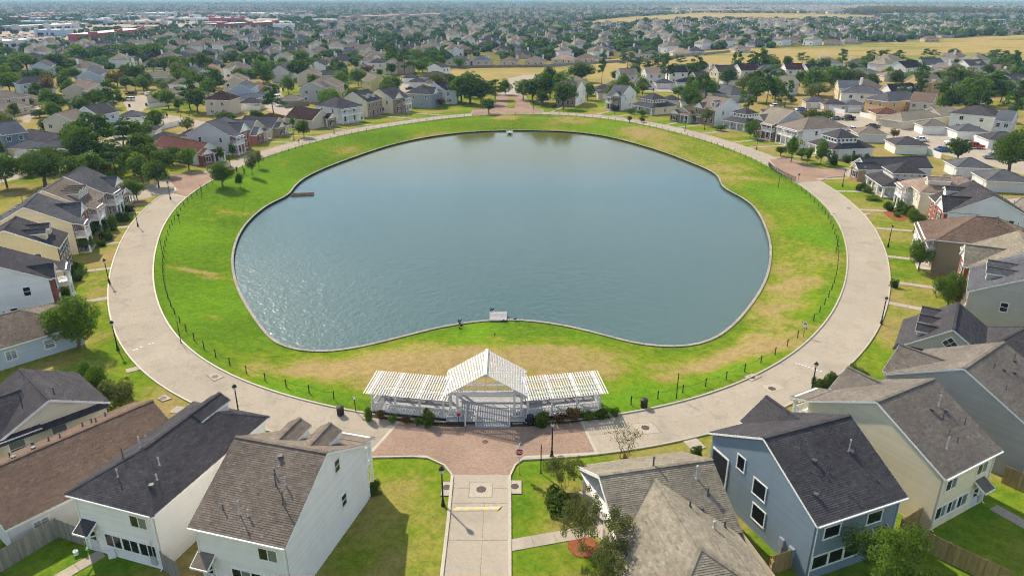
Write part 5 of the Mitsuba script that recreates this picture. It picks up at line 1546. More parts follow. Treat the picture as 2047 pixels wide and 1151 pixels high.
W_ = C('painted')
for side in (-1, 1):
    ax = math.atan2(1.45, 8.3) * (1 if side > 0 else -1)
    base = frame(CX0 + side * 4.1, 63.75, ax if side > 0 else ax)
    U = lambda u: side * u
    WL, WD, zf = 8.6, 3.5, .28
    mb = MB(); mb.box((U(WL / 2 - .1), WD / 2, zf / 2 - .1), (WL, WD, zf + .2 - .03), col=C('darkdeck')); pg('deck_frame', mb, m=base)
    mb = MB()
    for k in range(25):
        mb.box((U(WL / 2 - .1), .07 + k * .14, zf), (WL, .128, .035), col=C('deck'), tone=RNG.uniform(.35, .75))
    pg('deck_boards', mb, 'm_fence', base, kind='stuff')
    roof_z = lambda v: 2.62 + .10 * v
    us = (.35, 2.95, 5.6, 8.15)
    for u in us:
        for v in (.22, WD - .25):
            mb = MB(); mb.box((U(u), v, (roof_z(v) - .2) / 2 + .1), (.2, .2, roof_z(v) - .2), col=W_); mb.box((U(u), v, .42), (.28, .28, .3), col=W_); mb.box((U(u), v, roof_z(v) - .42), (.28, .28, .12), col=W_)
            pg('post', mb, m=base)
    for v in (.22, 1.75, WD - .25):
        mb = MB(); mb.bar((U(-.3), v, roof_z(v) - .16), (U(WL), v, roof_z(v) - .16), .09 if v != 1.75 else .07, .26, W_); pg('beam', mb, m=base)
    for u in us:
        mb = MB(); mb.bar((U(u), -.15, roof_z(-.15) - .07), (U(u), WD + .15, roof_z(WD) - .07), .12, .16, W_); pg('rafter', mb, m=base)
    n = 33
    for k in range(n):
        u = -.15 + (WL + .35) * k / (n - 1)
        wide = any(abs(u - q) < .13 for q in us)
        mb = MB(); mb.bar((U(u), -.42, roof_z(-.42) + .06), (U(u), WD + .35, roof_z(WD + .35) + .06), .24 if wide else .115, .05, W_, RNG.uniform(.42, .55)); pg('slat', mb, m=base)
    mb = MB()
    for v in (.55, 1.3, 2.55):
        mb.bar((U(-.2), v, roof_z(v) + .105), (U(WL + .1), v, roof_z(v) + .105), .05, .035, W_)
    pg('batten', mb, m=base)

    def rail(mb, a, b, z0=.42, z1=1.28):
        a, b = np.array(a, float), np.array(b, float)
        for z in (z0, z1):
            mb.bar((*a, z), (*b, z), .09, .07, W_)
        k = max(2, int(np.linalg.norm(b - a) / .15))
        for i in range(k):
            q = a + (b - a) * (i + .5) / k
            mb.box((q[0], q[1], (z0 + z1) / 2), (.05, .05, z1 - z0), col=W_, bottom=False)
    for a, b in zip(us[:-1], us[1:]):
        mb = MB(); rail(mb, (U(a), .18), (U(b), .18)); pg('railing', mb, m=base)
        mb = MB(); rail(mb, (U(a), WD - .22), (U(b), WD - .22)); pg('railing', mb, m=base)
    mb = MB(); rail(mb, (U(WL - .3), .2), (U(WL - .3), WD - .2)); pg('railing', mb, m=base)
    mb = MB(); mb.bar((U(.5), WD - .75, .72), (U(WL - .6), WD - .75, .72), .42, .06, C('deck')); 
    for u in (1, 3, 5, 7):
        mb.box((U(u), WD - .75, .5), (.1, .38, .44), col=C('deck'))
    pg('bench', mb, m=base)

yF, yB, hw, ez, rz = 64.35, 69.3, 4.3, 2.75, 5.3
mb = MB(); mb.box((CX0, 66.3, .12), (8.3, 6.4, .28), col=C('darkdeck')); pg('deck_frame', mb)
mb = MB()
for k in range(45):
    mb.box((CX0, 63.2 + k * .14, .292), (8.25, .128, .035), col=C('deck'), tone=RNG.uniform(.35, .75))
pg('deck_boards', mb, 'm_fence', kind='stuff')
mb = MB()
for k in range(5):
    mb.box((CX0 + .8, 62.42 + k * .15, .05 + k * .045), (3.4, .14, .05), col=C('deck'), tone=RNG.uniform(.35, .7))
pg('ramp', mb, 'm_fence')
for x in (-3.75, -3.0, 3.0, 3.75):
    for y in (yF + .35, yB - .35):
        z = ez + (rz - ez) * (1 - abs(x) / hw) - .2 if abs(x) < 3.5 else ez + .1
        mb = MB(); mb.box((CX0 + x, y, min(z, 2.9) / 2 + .1), (.24, .24, min(z, 2.9)), col=W_); mb.box((CX0 + x, y, .5), (.36, .36, .4), col=W_); pg('post', mb)
for y in (yF + .35, yB - .35):
    mb = MB(); mb.bar((CX0 - hw, y, ez + .02), (CX0 + hw, y, ez + .02), .14, .32, W_); pg('tie_beam', mb)
    for x in (-2.4, -1.2, 0, 1.2, 2.4):
        mb = MB(); z = ez + (rz - ez) * (1 - abs(x) / hw); mb.bar((CX0 + x, y, ez + .1), (CX0 + x, y, z), .07, .07, W_, up=(0, 1, 0)); pg('truss_post', mb)
    mb = MB(); z = ez + 1.15; x = hw * (1 - 1.15 / (rz - ez)); mb.bar((CX0 - x, y, z), (CX0 + x, y, z), .07, .12, W_); pg('collar_beam', mb)
for x in (-3.75, 3.75):
    mb = MB(); mb.bar((CX0 + x, yF - .1, ez + .05), (CX0 + x, yB + .1, ez + .05), .12, .26, W_); pg('beam', mb)
sl = np.array([hw, ez - rz]); sl = sl / np.linalg.norm(sl); SLEN = math.hypot(hw, rz - ez)
for s in (-1, 1):
    for y in (yF + .1, yF + 1.3, yF + 2.5, yF + 3.7, yB - .1):
        mb = MB(); mb.bar((CX0, y, rz - .1), (CX0 + s * (hw + .15), y, ez - .19), .10, .17, W_); pg('rafter', mb)
    n = 25
    for k in range(n):
        t = (k + .3) / n * (SLEN + .15)
        x, z = CX0 + s * sl[0] * t, rz + sl[1] * t + .05
        mb = MB(); mb.bar((x, yF - .35, z), (x, yB + .3, z), .115, .05, W_, RNG.uniform(.42, .55), up=(s * -sl[1], 0, sl[0])); pg('slat', mb)
mb = MB(); mb.bar((CX0, yF - .4, rz + .08), (CX0, yB + .35, rz + .08), .32, .10, W_); pg('ridge_board', mb)
mb = MB(); mb.box((CX0, yF + .30, rz - .38), (.5, .05, .42), col=W_); pg('gable_plate', mb)
for x0, x1, y in ((-3.7, 3.7, yB - .3), (-4.0, -2.5, 64.0), (2.75, 4.0, 64.0)):
    mb = MB(); rail(mb, (CX0 + x0, y), (CX0 + x1, y)); pg('railing', mb)
for x in (-2.08, -.98, 2.5):
    mb = MB(); mb.box((CX0 + x, 62.75, .72), (.13, .13, 1.35), col=W_); mb.box((CX0 + x, 64.3, .72), (.13, .13, 1.35), col=W_); rail(mb, (CX0 + x, 62.8), (CX0 + x, 64.3), .3, 1.3); pg('gate_rail', mb)
mb = MB(); mb.prism(Polygon([(-6.9, 62.62), (-4.95, 62.60), (-4.95, 63.3), (-6.9, 63.7), (-15.4, 65.0), (-15.8, 64.6), (-11, 63.35)]), -.3, .06); put('planting_bed', mb, 'm_soil', label='dark soil bed in front of the left wing of the pergola', kind='structure')
mb = MB(); mb.prism(Polygon([(-.1, 62.60), (1.5, 62.62), (6, 63.25), (10.4, 64.4), (10.2, 65.0), (1.4, 63.7), (-.1, 63.3)]), -.3, .06); put('planting_bed', mb, 'm_soil', label='dark soil bed in front of the right wing of the pergola', kind='structure')

# ---------------------------------------------------------------- trees and shrubs
def leaf_cards(cent, rad, n, size, rng, squash=1.0, shell=.55):
    """n leaf-clump faces spread over lobes (centres, radii); returns vertices, faces and tone."""
    cent, rad = np.asarray(cent, float), np.asarray(rad, float)
    w = rad ** 2; w /= w.sum()
    k = rng.choice(len(cent), n, p=w)
    d = rng.normal(size=(n, 3)); d /= np.linalg.norm(d, axis=1, keepdims=True)
    r = rad[k] * (shell + (1 - shell) * rng.random(n) ** .5)
    p = cent[k] + d * r[:, None] * np.array([1, 1, squash])
    nm = d * .7 + rng.normal(size=(n, 3)) * .55; nm[:, 2] += .25; nm /= np.linalg.norm(nm, axis=1, keepdims=True)
    t = np.cross(nm, rng.normal(size=(n, 3))); t /= np.linalg.norm(t, axis=1, keepdims=True)
    b = np.cross(nm, t)
    s = size * rng.uniform(.6, 1.35, n)[:, None]
    bend = nm * s * .25
    V = np.stack([p - t * s * .62, p - b * s * .36 + bend, p + t * s * .62, p + b * s * .36 + bend], 1).reshape(-1, 3)
    i = np.arange(n)[:, None] * 4
    F = np.vstack([i + [0, 1, 2], i + [0, 2, 3]])
    tone = np.repeat(np.clip(.5 + rng.normal(0, .16, n) + rng.normal(0, .13, len(cent))[k], 0, 1), 4)
    return V, F, tone


def limb(mb, a, b, r0, r1, rng, k=6, n=4, sag=.12):
    a, b = np.array(a, float), np.array(b, float)
    L = np.linalg.norm(b - a)
    pts = [a + (b - a) * i / n + (rng.normal(0, sag * L / n, 3) if 0 < i < n else 0) for i in range(n + 1)]
    mb.tube(pts, np.linspace(r0, r1, n + 1), k)


def tree_proto(name, H, R, seed, n=2200, size=.42, lobes=16, trunk=.28, bare=.24, squash=.85, kind='broad', bsdf='m_leaf_dark', bark='m_bark'):
    rng = np.random.default_rng(seed)
    mb = MB()
    cent, rad = [], []
    if kind == 'pine':
        limb(mb, (0, 0, -.2), (rng.normal(0, .25), rng.normal(0, .25), H * .96), trunk, .05, rng, 7, 6, .05)
        for k in range(lobes):
            f = .38 + .60 * k / (lobes - 1)
            a, q = rng.uniform(0, 6.28), R * (1.05 - .75 * f + .25) * rng.uniform(.45, 1.0)
            c = np.array([q * math.cos(a), q * math.sin(a), H * f + rng.uniform(-.2, .3)])
            limb(mb, (0, 0, c[2] - .4), c, .07, .03, rng, 5, 3)
            cent.append(c); rad.append(R * rng.uniform(.30, .46) * (1.1 - .4 * f))
        squash = .62
    elif kind == 'multi':
        for k in range(6):
            a = k * 1.05 + rng.uniform(-.3, .3)
            top = np.array([R * .75 * math.cos(a), R * .75 * math.sin(a), H * rng.uniform(.66, .95)])
            limb(mb, (.12 * math.cos(a), .12 * math.sin(a), -.1), top, .055, .015, rng, 5, 5, .25)
            for j in range(3):
                e = top + rng.normal(0, R * .34, 3); limb(mb, top * .75, e, .025, .008, rng, 4, 3)
                cent.append(e); rad.append(R * rng.uniform(.20, .62))
    elif kind == 'shrub':
        for k in range(lobes):
            d = rng.normal(size=3); d /= np.linalg.norm(d); d[2] = abs(d[2]) * .9
            q = rng.random(); cent.append([d[0] * R * .52, d[1] * R * .52, H * (.16 + .50 * q)]); rad.append(min(R, H * .62) * rng.uniform(.46, .60) * (1 - .25 * q))
        limb(mb, (0, 0, -.1), (0, 0, H * .5), .06, .03, rng)
    elif kind == 'column':
        for k in range(lobes):
            f = (k + .5) / lobes
            cent.append([rng.normal(0, R * .1), rng.normal(0, R * .1), H * f * .94 + .1]); rad.append(R * math.sin(math.pi * min(.97, .22 + .74 * f)) ** .7 * .95)
        squash = 1.4
        limb(mb, (0, 0, -.1), (0, 0, H * .6), .07, .03, rng)
    else:
        zc = H * (bare + (1 - bare) * .5)
        limb(mb, (0, 0, -.2), (rng.normal(0, .15), rng.normal(0, .15), H * (bare + .16)), trunk, trunk * .7, rng, 8, 4, .08)
        for k in range(lobes):
            d = rng.normal(size=3); d /= np.linalg.norm(d)
            d[2] = d[2] * .9 + .12
            q = rng.uniform(.35, .80)
            c = np.array([d[0] * R * q, d[1] * R * q, zc + d[2] * H * (1 - bare) * .5 * q])
            cent.append(c); rad.append(R * rng.uniform(.28, .46))
            if k % 2 == 0:
                limb(mb, (0, 0, H * (bare + .05)), c, trunk * .42, .03, rng, 5, 4, .2)
        cent.append([0, 0, zc]); rad.append(R * .5)
    V, F, tone = leaf_cards(cent, rad, n, size, rng, squash, .05 if kind == 'multi' else .5)
    V[:, 2] = np.maximum(V[:, 2], .03)
    tr, ft, ut = mb.arrays()
    scene[name] = {'type': 'shapegroup', 'trunk': mikit.ply((tr, ft), bark, smooth=True), 'crown': mikit.ply((V, F), bsdf, uv=np.column_stack([np.zeros(len(V)), tone]))}
    PROTO[name] = (H, R)


PROTO = {}
LEAFS = ['m_leaf_dark', 'm_leaf_mid', 'm_leaf_lime', 'm_leaf_olive', 'm_leaf_rust', 'm_leaf_pine', 'm_leaf_yellow']
tree_proto('oak_near', 8.5, 4.4, 3, 7000, .30, 24, .28, .16, bsdf='m_leaf_mid')
tree_proto('oak_near_b', 9.0, 5.4, 13, 8000, .32, 22, .34, .28, bsdf='m_leaf_dark')
tree_proto('mid_near', 6.0, 3.0, 5, 5000, .24, 18, .16, .18, bsdf='m_leaf_mid')
tree_proto('airy_near', 5.5, 2.6, 7, 5200, .20, 16, .07, .12, kind='multi', bsdf='m_leaf_olive')
tree_proto('airy_green', 6.0, 3.2, 8, 9000, .22, 16, .07, .12, kind='multi', bsdf='m_leaf_mid')
tree_proto('thin_near', 4.6, 1.3, 9, 420, .16, 10, .05, .1, kind='multi', bsdf='m_leaf_olive')
tree_proto('shrub_round', 1.6, 1.0, 21, 1500, .15, 12, kind='shrub', bsdf='m_leaf_dark')
tree_proto('shrub_loose', 1.5, 1.1, 22, 800, .17, 9, kind='shrub', bsdf='m_leaf_mid')
tree_proto('shrub_red', 1.4, 1.0, 26, 600, .17, 9, kind='shrub', bsdf='m_leaf_rust')
tree_proto('shrub_gold', 3.6, 2.0, 23, 3000, .20, 14, kind='shrub', bsdf='m_leaf_olive')
tree_proto('column_near', 3.4, .95, 24, 2600, .15, 12, kind='column', bsdf='m_leaf_mid')
tree_proto('hedge_near', 2.2, 2.4, 25, 3500, .18, 16, kind='shrub', bsdf='m_leaf_dark')
for k in range(3):
    tree_proto(f'oak_{k}', 8.5, 4.6, 40 + k, 1500, .62, 17, .28, .18, bsdf='m_leaf_dark')
    tree_proto(f'mid_{k}', 8.5, 4.2, 50 + k, 1400, .60, 15, .24, .18, bsdf='m_leaf_mid')
    tree_proto(f'pine_{k}', 15.0, 3.9, 60 + k, 1500, .55, 17, .22, kind='pine', bsdf='m_leaf_pine')
tree_proto('lime_0', 8.5, 4.4, 70, 1400, .60, 15, .24, .14, bsdf='m_leaf_lime')
tree_proto('olive_0', 7.5, 4.0, 71, 900, .55, 14, .2, .2, bsdf='m_leaf_olive')
tree_proto('rust_0', 7.5, 4.0, 72, 1000, .55, 14, .2, .2, bsdf='m_leaf_rust')
tree_proto('yellow_0', 8.0, 4.2, 73, 1200, .58, 14, .2, .14, bsdf='m_leaf_yellow')
N_TREES = 0


def plant(proto, tp, label, kind='tree', category=None, group=None, z=None, spin=None):
    """One tree or shrub: tp = (x, y, crown radius, height)."""
    global N_TREES
    x, y, r, hgt = tp
    H, R = PROTO[proto]
    if z is None:
        z = float(bank_z(x, y)[0]) if ring_g.contains(Point(x, y)) else 0.0
    key = numbered(kind)
    s, sz = r / R, (hgt - z) / H
    scene[key] = {'type': 'instance', 'group': {'type': 'ref', 'id': proto},
                  'to_world': T().translate([x, y, z]).rotate([0, 0, 1], spin if spin is not None else float(RNG.uniform(0, 360))).scale([s, s, sz])}
    say(key, label, category or kind.replace('_', ' '), group)
    FOOT.append(Point(x, y).buffer(r * .6)); N_TREES += kind.endswith('tree')
    return key


# near trees
plant('oak_near', (-54.8,80.27,3.50,6.87), 'bushy dark green street tree beside the pale blue low house')
plant('shrub_gold', (-42.56,66.59,1.93,4.25), 'loose yellowish green shrub tree in front of the cream gabled house')
plant('column_near', (-49.54,72.62,0.86,2.30), 'clipped upright green shrub, left of the pair by the brick house corner', 'shrub')
plant('column_near', (-47.39,71.11,1.24,2.40), 'clipped upright green shrub, right of the pair by the lawn edge', 'shrub')
plant('shrub_round', (4.06,49.91,1.54,2.33), 'large round dark shrub by the porch of the low grey house', 'shrub')
plant('airy_near', (4.59,52,1.10,3.39), 'loose olive green tree behind the large round shrub')
plant('airy_near', (5.65,45.4,1.27,4.24), 'airy crape myrtle standing in the orange mulch ring')
plant('airy_near', (7.33,41.42,1.56,4.34), 'airy olive tree at the bottom beside the big grey roof')
plant('thin_near', (10.77,57.16,1.23,3.06), 'thin sparse shrub tree behind the low grey house')
plant('airy_green', (27.32,39.26,1.96,4.56), 'feathery light green tree in the back garden of the blue house')
plant('hedge_near', (35.45,68.68,1.76,3.78), 'spreading dark green hedge bush beside the lamp post', 'shrub')
plant('hedge_near', (39.3,71.34,2.04,2.98), 'dark green bush at the corner of the taupe gable', 'shrub')
plant('shrub_loose', (37.59,69.77,1.50,2.56), 'low green bush between the two hedge bushes', 'shrub')
plant('oak_near', (61.77,92.61,2.40,5.50), 'rounded dark green tree in front of the sage house')
plant('mid_near', (66,107.85,2.17,5.13), 'small green tree on the lawn by the olive house')
plant('shrub_round', (58.5,100.94,0.76,1.57), 'small dark ball shrub on the right lawn', 'shrub')
plant('shrub_loose', (50.45,88.05,0.81,1.13), 'low shrub by the right hand front walk', 'shrub') if False else None
plant('shrub_round', (17.62,57,0.80,1.71), 'brownish low shrub beside the front walk of the blue house', 'shrub')
plant('shrub_round', (-12.3,52,0.75,1.63), 'small green shrub at the foot of the tall white house', 'shrub')
# planting in front of the pergola
plant('shrub_round', (-8.59,62.88,0.87,2.28), 'round clipped dark shrub in front of the left wing of the pergola', 'shrub', z=.05)
plant('shrub_round', (3.1,63.07,1.13,1.69), 'round dark shrub in front of the right wing of the pergola', 'shrub', z=.05)
plant('column_near', (-15.05,63.82,0.47,1.70), 'spiky green shrub at the left end of the pergola bed', 'shrub', z=.05)
for x, y, w, yt, pr_, lab in ((760, 838, 26, 815, 'shrub_red', 'purplish shrub second from the left in the pergola bed'), (785, 843, 24, 826, 'shrub_loose', 'low green shrub in the left pergola bed'), (812, 846, 26, 830, 'shrub_red', 'reddish low shrub in the left pergola bed'),
                              (836, 848, 22, 832, 'shrub_loose', 'pale green shrub beside the round clipped shrub'), (1118, 846, 30, 824, 'shrub_red', 'reddish shrub in the right pergola bed'), (1146, 840, 44, 810, 'shrub_red', 'tall purple leaved shrub in the right pergola bed'),
                              (1176, 837, 34, 818, 'shrub_loose', 'green shrub in the right pergola bed'), (1203, 833, 36, 815, 'shrub_round', 'dark shrub near the right end of the pergola bed'), (1228, 830, 26, 812, 'shrub_loose', 'grassy shrub at the right end of the pergola bed')):
    XY = {760: (-13.87,64.01,0.67,1.41), 785: (-12.48,63.54,0.62,1.03), 812: (-11.03,63.25,0.67,0.97), 836: (-9.75,63.07,0.56,0.97), 1118: (4.93,63.25,0.77,1.34), 1146: (6.43,63.82,1.14,1.83), 1176: (8.04,64.11,0.88,1.16), 1203: (9.51,64.5,0.94,1.10), 1228: (10.87,64.79,0.68,1.11)}[x]
    plant(pr_, XY, lab, 'shrub', z=.05)
# left row gardens
for tp, pr_, lab in (((-74.47,117.72,1.91,2.94), 'oak_near', 'dark shrub between the two cream houses of the left row'), ((-68.69,103.87,1.71,2.51), 'hedge_near', 'dark bushes in front of the yellow house'), ((-69.76,107.17,1.36,2.57), 'shrub_loose', 'green bush by the yellow house corner'), ((-66.04,96.62,1.10,2.07), 'shrub_round', 'clipped round shrub by the first white house of the row'), ((-65.1,94.76,0.93,1.42), 'shrub_round', 'low clipped shrub below the round one'),
                     ((-78.01,126.81,1.86,2.44), 'oak_near', 'dark bush by the red brick bay'), ((-74.38,123.84,1.54,2.68), 'hedge_near', 'low dark bush near the taupe roofed house'), ((-76.07,129.91,0.85,3.17), 'column_near', 'pointed green conifer on the left lawn'), ((-78.26,129.91,1.90,2.97), 'hedge_near', 'dark evergreen bush under the triple dormer'), ((-77.45,135.84,1.97,2.26), 'hedge_near', 'dark bushes in front of the slate blue roof'), ((-79.49,141.9,1.85,2.13), 'hedge_near', 'dark shrub by the tan brick front'), ((-82.23,151.74,2.51,4.91), 'mid_near', 'green tree beside the low corner house'),
                     ((-73.38,120.43,0.89,1.13), 'shrub_round', 'small brown shrub by the stepping slabs')):
    plant(pr_, tp, lab, 'shrub' if pr_ in ('hedge_near', 'shrub_loose', 'shrub_round', 'column_near') else 'tree')
# right row gardens
for tp, pr_, lab in (((80.32,159.62,1.71,2.57), 'hedge_near', 'bushy green shrub by the low white house at the east junction'), ((81.18,158.25,1.36,1.98), 'shrub_loose', 'bright shrub beside the grey porch house'), ((79.26,151.74,1.96,1.35), 'shrub_loose', 'low spreading juniper by the grey porch'), ((78.65,143.78,1.56,2.36), 'hedge_near', 'dark shrub in the orange mulch bed'), ((80.32,141.9,1.54,2.87), 'shrub_round', 'round green shrub in the mulch bed, left of two'), ((80.25,139.35,1.41,2.83), 'shrub_round', 'round green shrub in the mulch bed, right of two'), ((78.03,138.99,0.91,1.16), 'shrub_loose', 'small pale shrub in the mulch bed'), ((77.96,131.51,2.11,3.70), 'mid_near', 'airy green tree by the corner balcony'), ((76.7,128.04,1.12,2.26), 'shrub_round', 'round shrub by the red brick corner'), ((72.59,119.61,1.59,2.51), 'shrub_loose', 'green bushes at the olive house corner'), ((56.15,86.46,1.33,1.85), 'shrub_loose', 'wild green shrubs in front of the dark dormered house'), ((52.48,81.25,1.14,1.56), 'shrub_loose', 'low green shrubs by the dark porch')):
    plant(pr_, tp, lab, 'shrub' if pr_ != 'mid_near' else 'tree')
# clipped shrubs at the white porch house, right arc
for tp, lab in (((85.02,187.15,1.72,3.59), 'first clipped ball tree at the white porch house, from the left'), ((90.1,190.26,1.34,2.57), 'second clipped ball tree at the white porch house'), ((93.79,192.17,1.49,2.32), 'third clipped ball tree at the white porch house'), ((97.25,193.46,1.36,2.06), 'fourth clipped ball tree at the white porch house, at the right')):
    plant('shrub_round', tp, lab, 'shrub')
for tp, pr_, lab in (((75.25,190.26,2.42,7.63), 'mid_0', 'green tree in front of the taupe balcony house'), ((81.96,187.15,2.25,6.36), 'mid_1', 'green tree left of the clipped ball trees'), ((75.4,198.8,2.10,2.81), 'oak_0', 'layered dark shrub left of the green tree on the right arc'), ((79.79,194.77,2.06,3.03), 'oak_1', 'dark shrubs below the taupe balcony house'), ((79.7,190.26,1.61,4.05), 'mid_2', 'small upright tree among the dark shrubs'), ((75.18,225.74,2.05,6.07), 'lime_0', 'fresh green tree between the two brick houses on the right arc'), ((76.04,221.48,1.39,2.62), 'mid_0', 'round shrub beside the fresh green tree'), ((66.93,249.5,1.90,6.79), 'olive_0', 'slim olive tree in front of the dormered white house'), ((64.18,257.02,1.60,4.37), 'oak_2', 'dark cone shrub at the reddish brown roof'), ((69.58,239.46,2.49,1.98), 'oak_1', 'clipped hedge in front of the red brick porch'), ((58.64,260.37,2.34,2.13), 'oak_0', 'dark hedge in front of the low reddish roofed house'), ((48.68,270.94,2.43,2.39), 'mid_1', 'rounded pale green shrub by the cream porch house'), ((45.71,277.16,2.10,1.88), 'oak_1', 'dark shrub left of the rounded pale green one'), ((40.63,285,2.55,1.92), 'oak_2', 'hedge in front of the small brick cross gable'), ((41.86,257.02,1.16,2.28), 'oak_0', 'dark ball shrub between road and bank, left of two'), ((46.32,257.02,1.42,1.93), 'oak_1', 'dark ball shrub between road and bank, right of two')):
    plant(pr_, tp, lab, 'tree' if 'tree' in lab else 'shrub')
# far entrance
for tp, pr_, lab in (((-8.91,277.16,3.63,5.97), 'oak_0', 'low round tree standing by the ring road at the far entrance'), ((-17.52,305.02,8.36,12.70), 'oak_1', 'large dark oak left of the far entrance'), ((-23.09,309.66,5.30,8.83), 'oak_2', 'dark oak at the left end of the entrance group'), ((-7.31,317.69,4.78,8.42), 'pine_0', 'dark pine beside the far entrance drive'), ((-8.83,335.02,3.43,3.33), 'olive_0', 'grey green young tree left of the drive'), ((-29.28,296.12,2.44,3.58), 'rust_0', 'small brownish tree by the blue grey house'), ((8.83,309.66,5.73,9.65), 'oak_0', 'dark oak right of the far entrance drive'), ((17.11,326.14,5.57,13.91), 'oak_1', 'tall dark oak behind the right entrance oak'), ((12.66,299.03,4.10,6.79), 'oak_2', 'dark green tree at the right of the entrance drive'), ((20.53,290.46,5.19,10.26), 'oak_0', 'dark oak in front of the big white gabled house'), ((16.78,287.7,1.38,2.71), 'oak_1', 'small round shrub right of the entrance'), ((36.5,387.36,8.93,9.83), 'oak_2', 'broad dark oak behind the big white house'), ((46.47,380.27,2.84,16.24), 'pine_1', 'tall slender pine behind the big white house'), ((54.42,387.36,3.94,6.32), 'oak_0', 'round dark tree left of the grey two-storey house'), ((71.67,458,6.18,10.02), 'pine_2', 'pine rising behind the grey two-storey house'), ((77.7,451.45,4.26,8.15), 'pine_0', 'second pine behind the grey two-storey house'), ((96.03,471.66,5.08,7.89), 'pine_1', 'pine behind the pale tan roof'), ((109.21,482.43,4.22,7.13), 'pine_2', 'pine behind the black roofed white house')):
    plant(pr_, tp, lab)
# left street and arc trees
for tp, pr_, lab in (((-109.33,162.88,7.44,8.22), 'oak_near_b', 'big spreading oak beside the west street at the left'), ((-113.21,187.15,5.95,9.47), 'oak_near_b', 'big dark oak behind the left row'), ((-108.82,187.15,5.02,13.32), 'pine_0', 'tall pine group tree left of the white fence'), ((-113.02,207.33,5.09,8.92), 'pine_1', 'tall pine right of its neighbour behind the west street'), ((-114.04,181.21,3.85,5.17), 'oak_0', 'dark oak between the big oaks at left'), ((-102.32,174.52,2.97,4.26), 'yellow_0', 'yellow green tree behind the slate blue roof'), ((-99.27,175.6,3.36,5.53), 'pine_2', 'bushy pine behind the low corner house'), ((-88.84,167.76,3.35,6.64), 'mid_1', 'green tree with a pale top by the west junction'), ((-82.63,162.88,3.49,6.71), 'oak_1', 'dark oak at the corner of the west junction'), ((-102.17,187.15,3.96,5.31), 'oak_2', 'dark tree behind the junction oaks, left'), ((-96.19,187.15,3.96,5.57), 'oak_0', 'dark tree behind the junction oaks, right'), ((-90.21,187.15,3.96,5.04), 'oak_1', 'dark tree left of the red brown roof'), ((-83.32,181.21,3.21,5.68), 'mid_2', 'green tree on the junction lawn'), ((-140.29,193.46,3.00,6.80), 'oak_2', 'dark tree cut by the left edge'),
                     ((-67.7,163.36,3.27,5.91), 'oak_near', 'dark green tree on the grass bank at the west junction'), ((-65.03,175.6,1.74,5.66), 'olive_0', 'thin olive tree on the bank beside the walkers'), ((-66.21,184.13,1.56,4.59), 'olive_0', 'second thin olive tree on the bank'), ((-64.16,164.32,1.29,3.23), 'oak_1', 'dark shrub beside the bank tree'), ((-78.35,190.26,1.34,4.45), 'oak_0', 'clipped upright dark shrub at the red brown house, left of two'), ((-77.61,196.76,1.25,4.03), 'oak_2', 'clipped upright dark shrub at the red brown house, right of two'),
                     ((-66.17,227.48,2.69,5.80), 'oak_1', 'small dark tree in front of the low brown roof'), ((-74.21,243.38,1.35,4.34), 'mid_0', 'thin tree left of the small dark tree'), ((-100.01,251.61,4.70,4.46), 'oak_0', 'round dark tree below the tan pyramid house'), ((-92.64,262.65,3.63,3.57), 'oak_2', 'dark tree in front of the dark brown garage'), ((-118.53,239.46,4.49,7.20), 'oak_1', 'dark round tree beside the white street fence'), ((-175.44,281.03,5.22,6.98), 'pine_1', 'pine beside the straight lane'), ((-169.27,294.69,6.07,6.89), 'oak_2', 'oak between the lane and the beige house'), ((-160.51,287.7,4.94,7.70), 'pine_0', 'pine between the two driveways'), ((-145.6,302,3.52,6.45), 'mid_0', 'fresh green tree by the porch gable house'), ((-198.04,387.36,6.83,8.83), 'oak_0', 'dark oak right of the rust coloured tree'), ((-195.87,364.66,5.70,7.88), 'rust_0', 'rust coloured tree behind the left garages'), ((-175.51,268.52,4.07,3.10), 'oak_1', 'dark shrubbery tree at the lane end'), ((-181,262.65,2.72,6.22), 'oak_2', 'dark tree near the left lane bend'), ((-195.67,294.69,3.03,3.95), 'oak_0', 'dark hedge tree beside the left lane'), ((-205.82,326.14,4.01,9.68), 'rust_0', 'dark reddish tree left of the pale blue house'), ((-197.55,326.14,4.46,7.55), 'oak_1', 'dark tree beside the pale roofed beige house')):
    plant(pr_, tp, lab, 'shrub' if ' shrub ' in lab and 'tree' not in lab else 'tree')
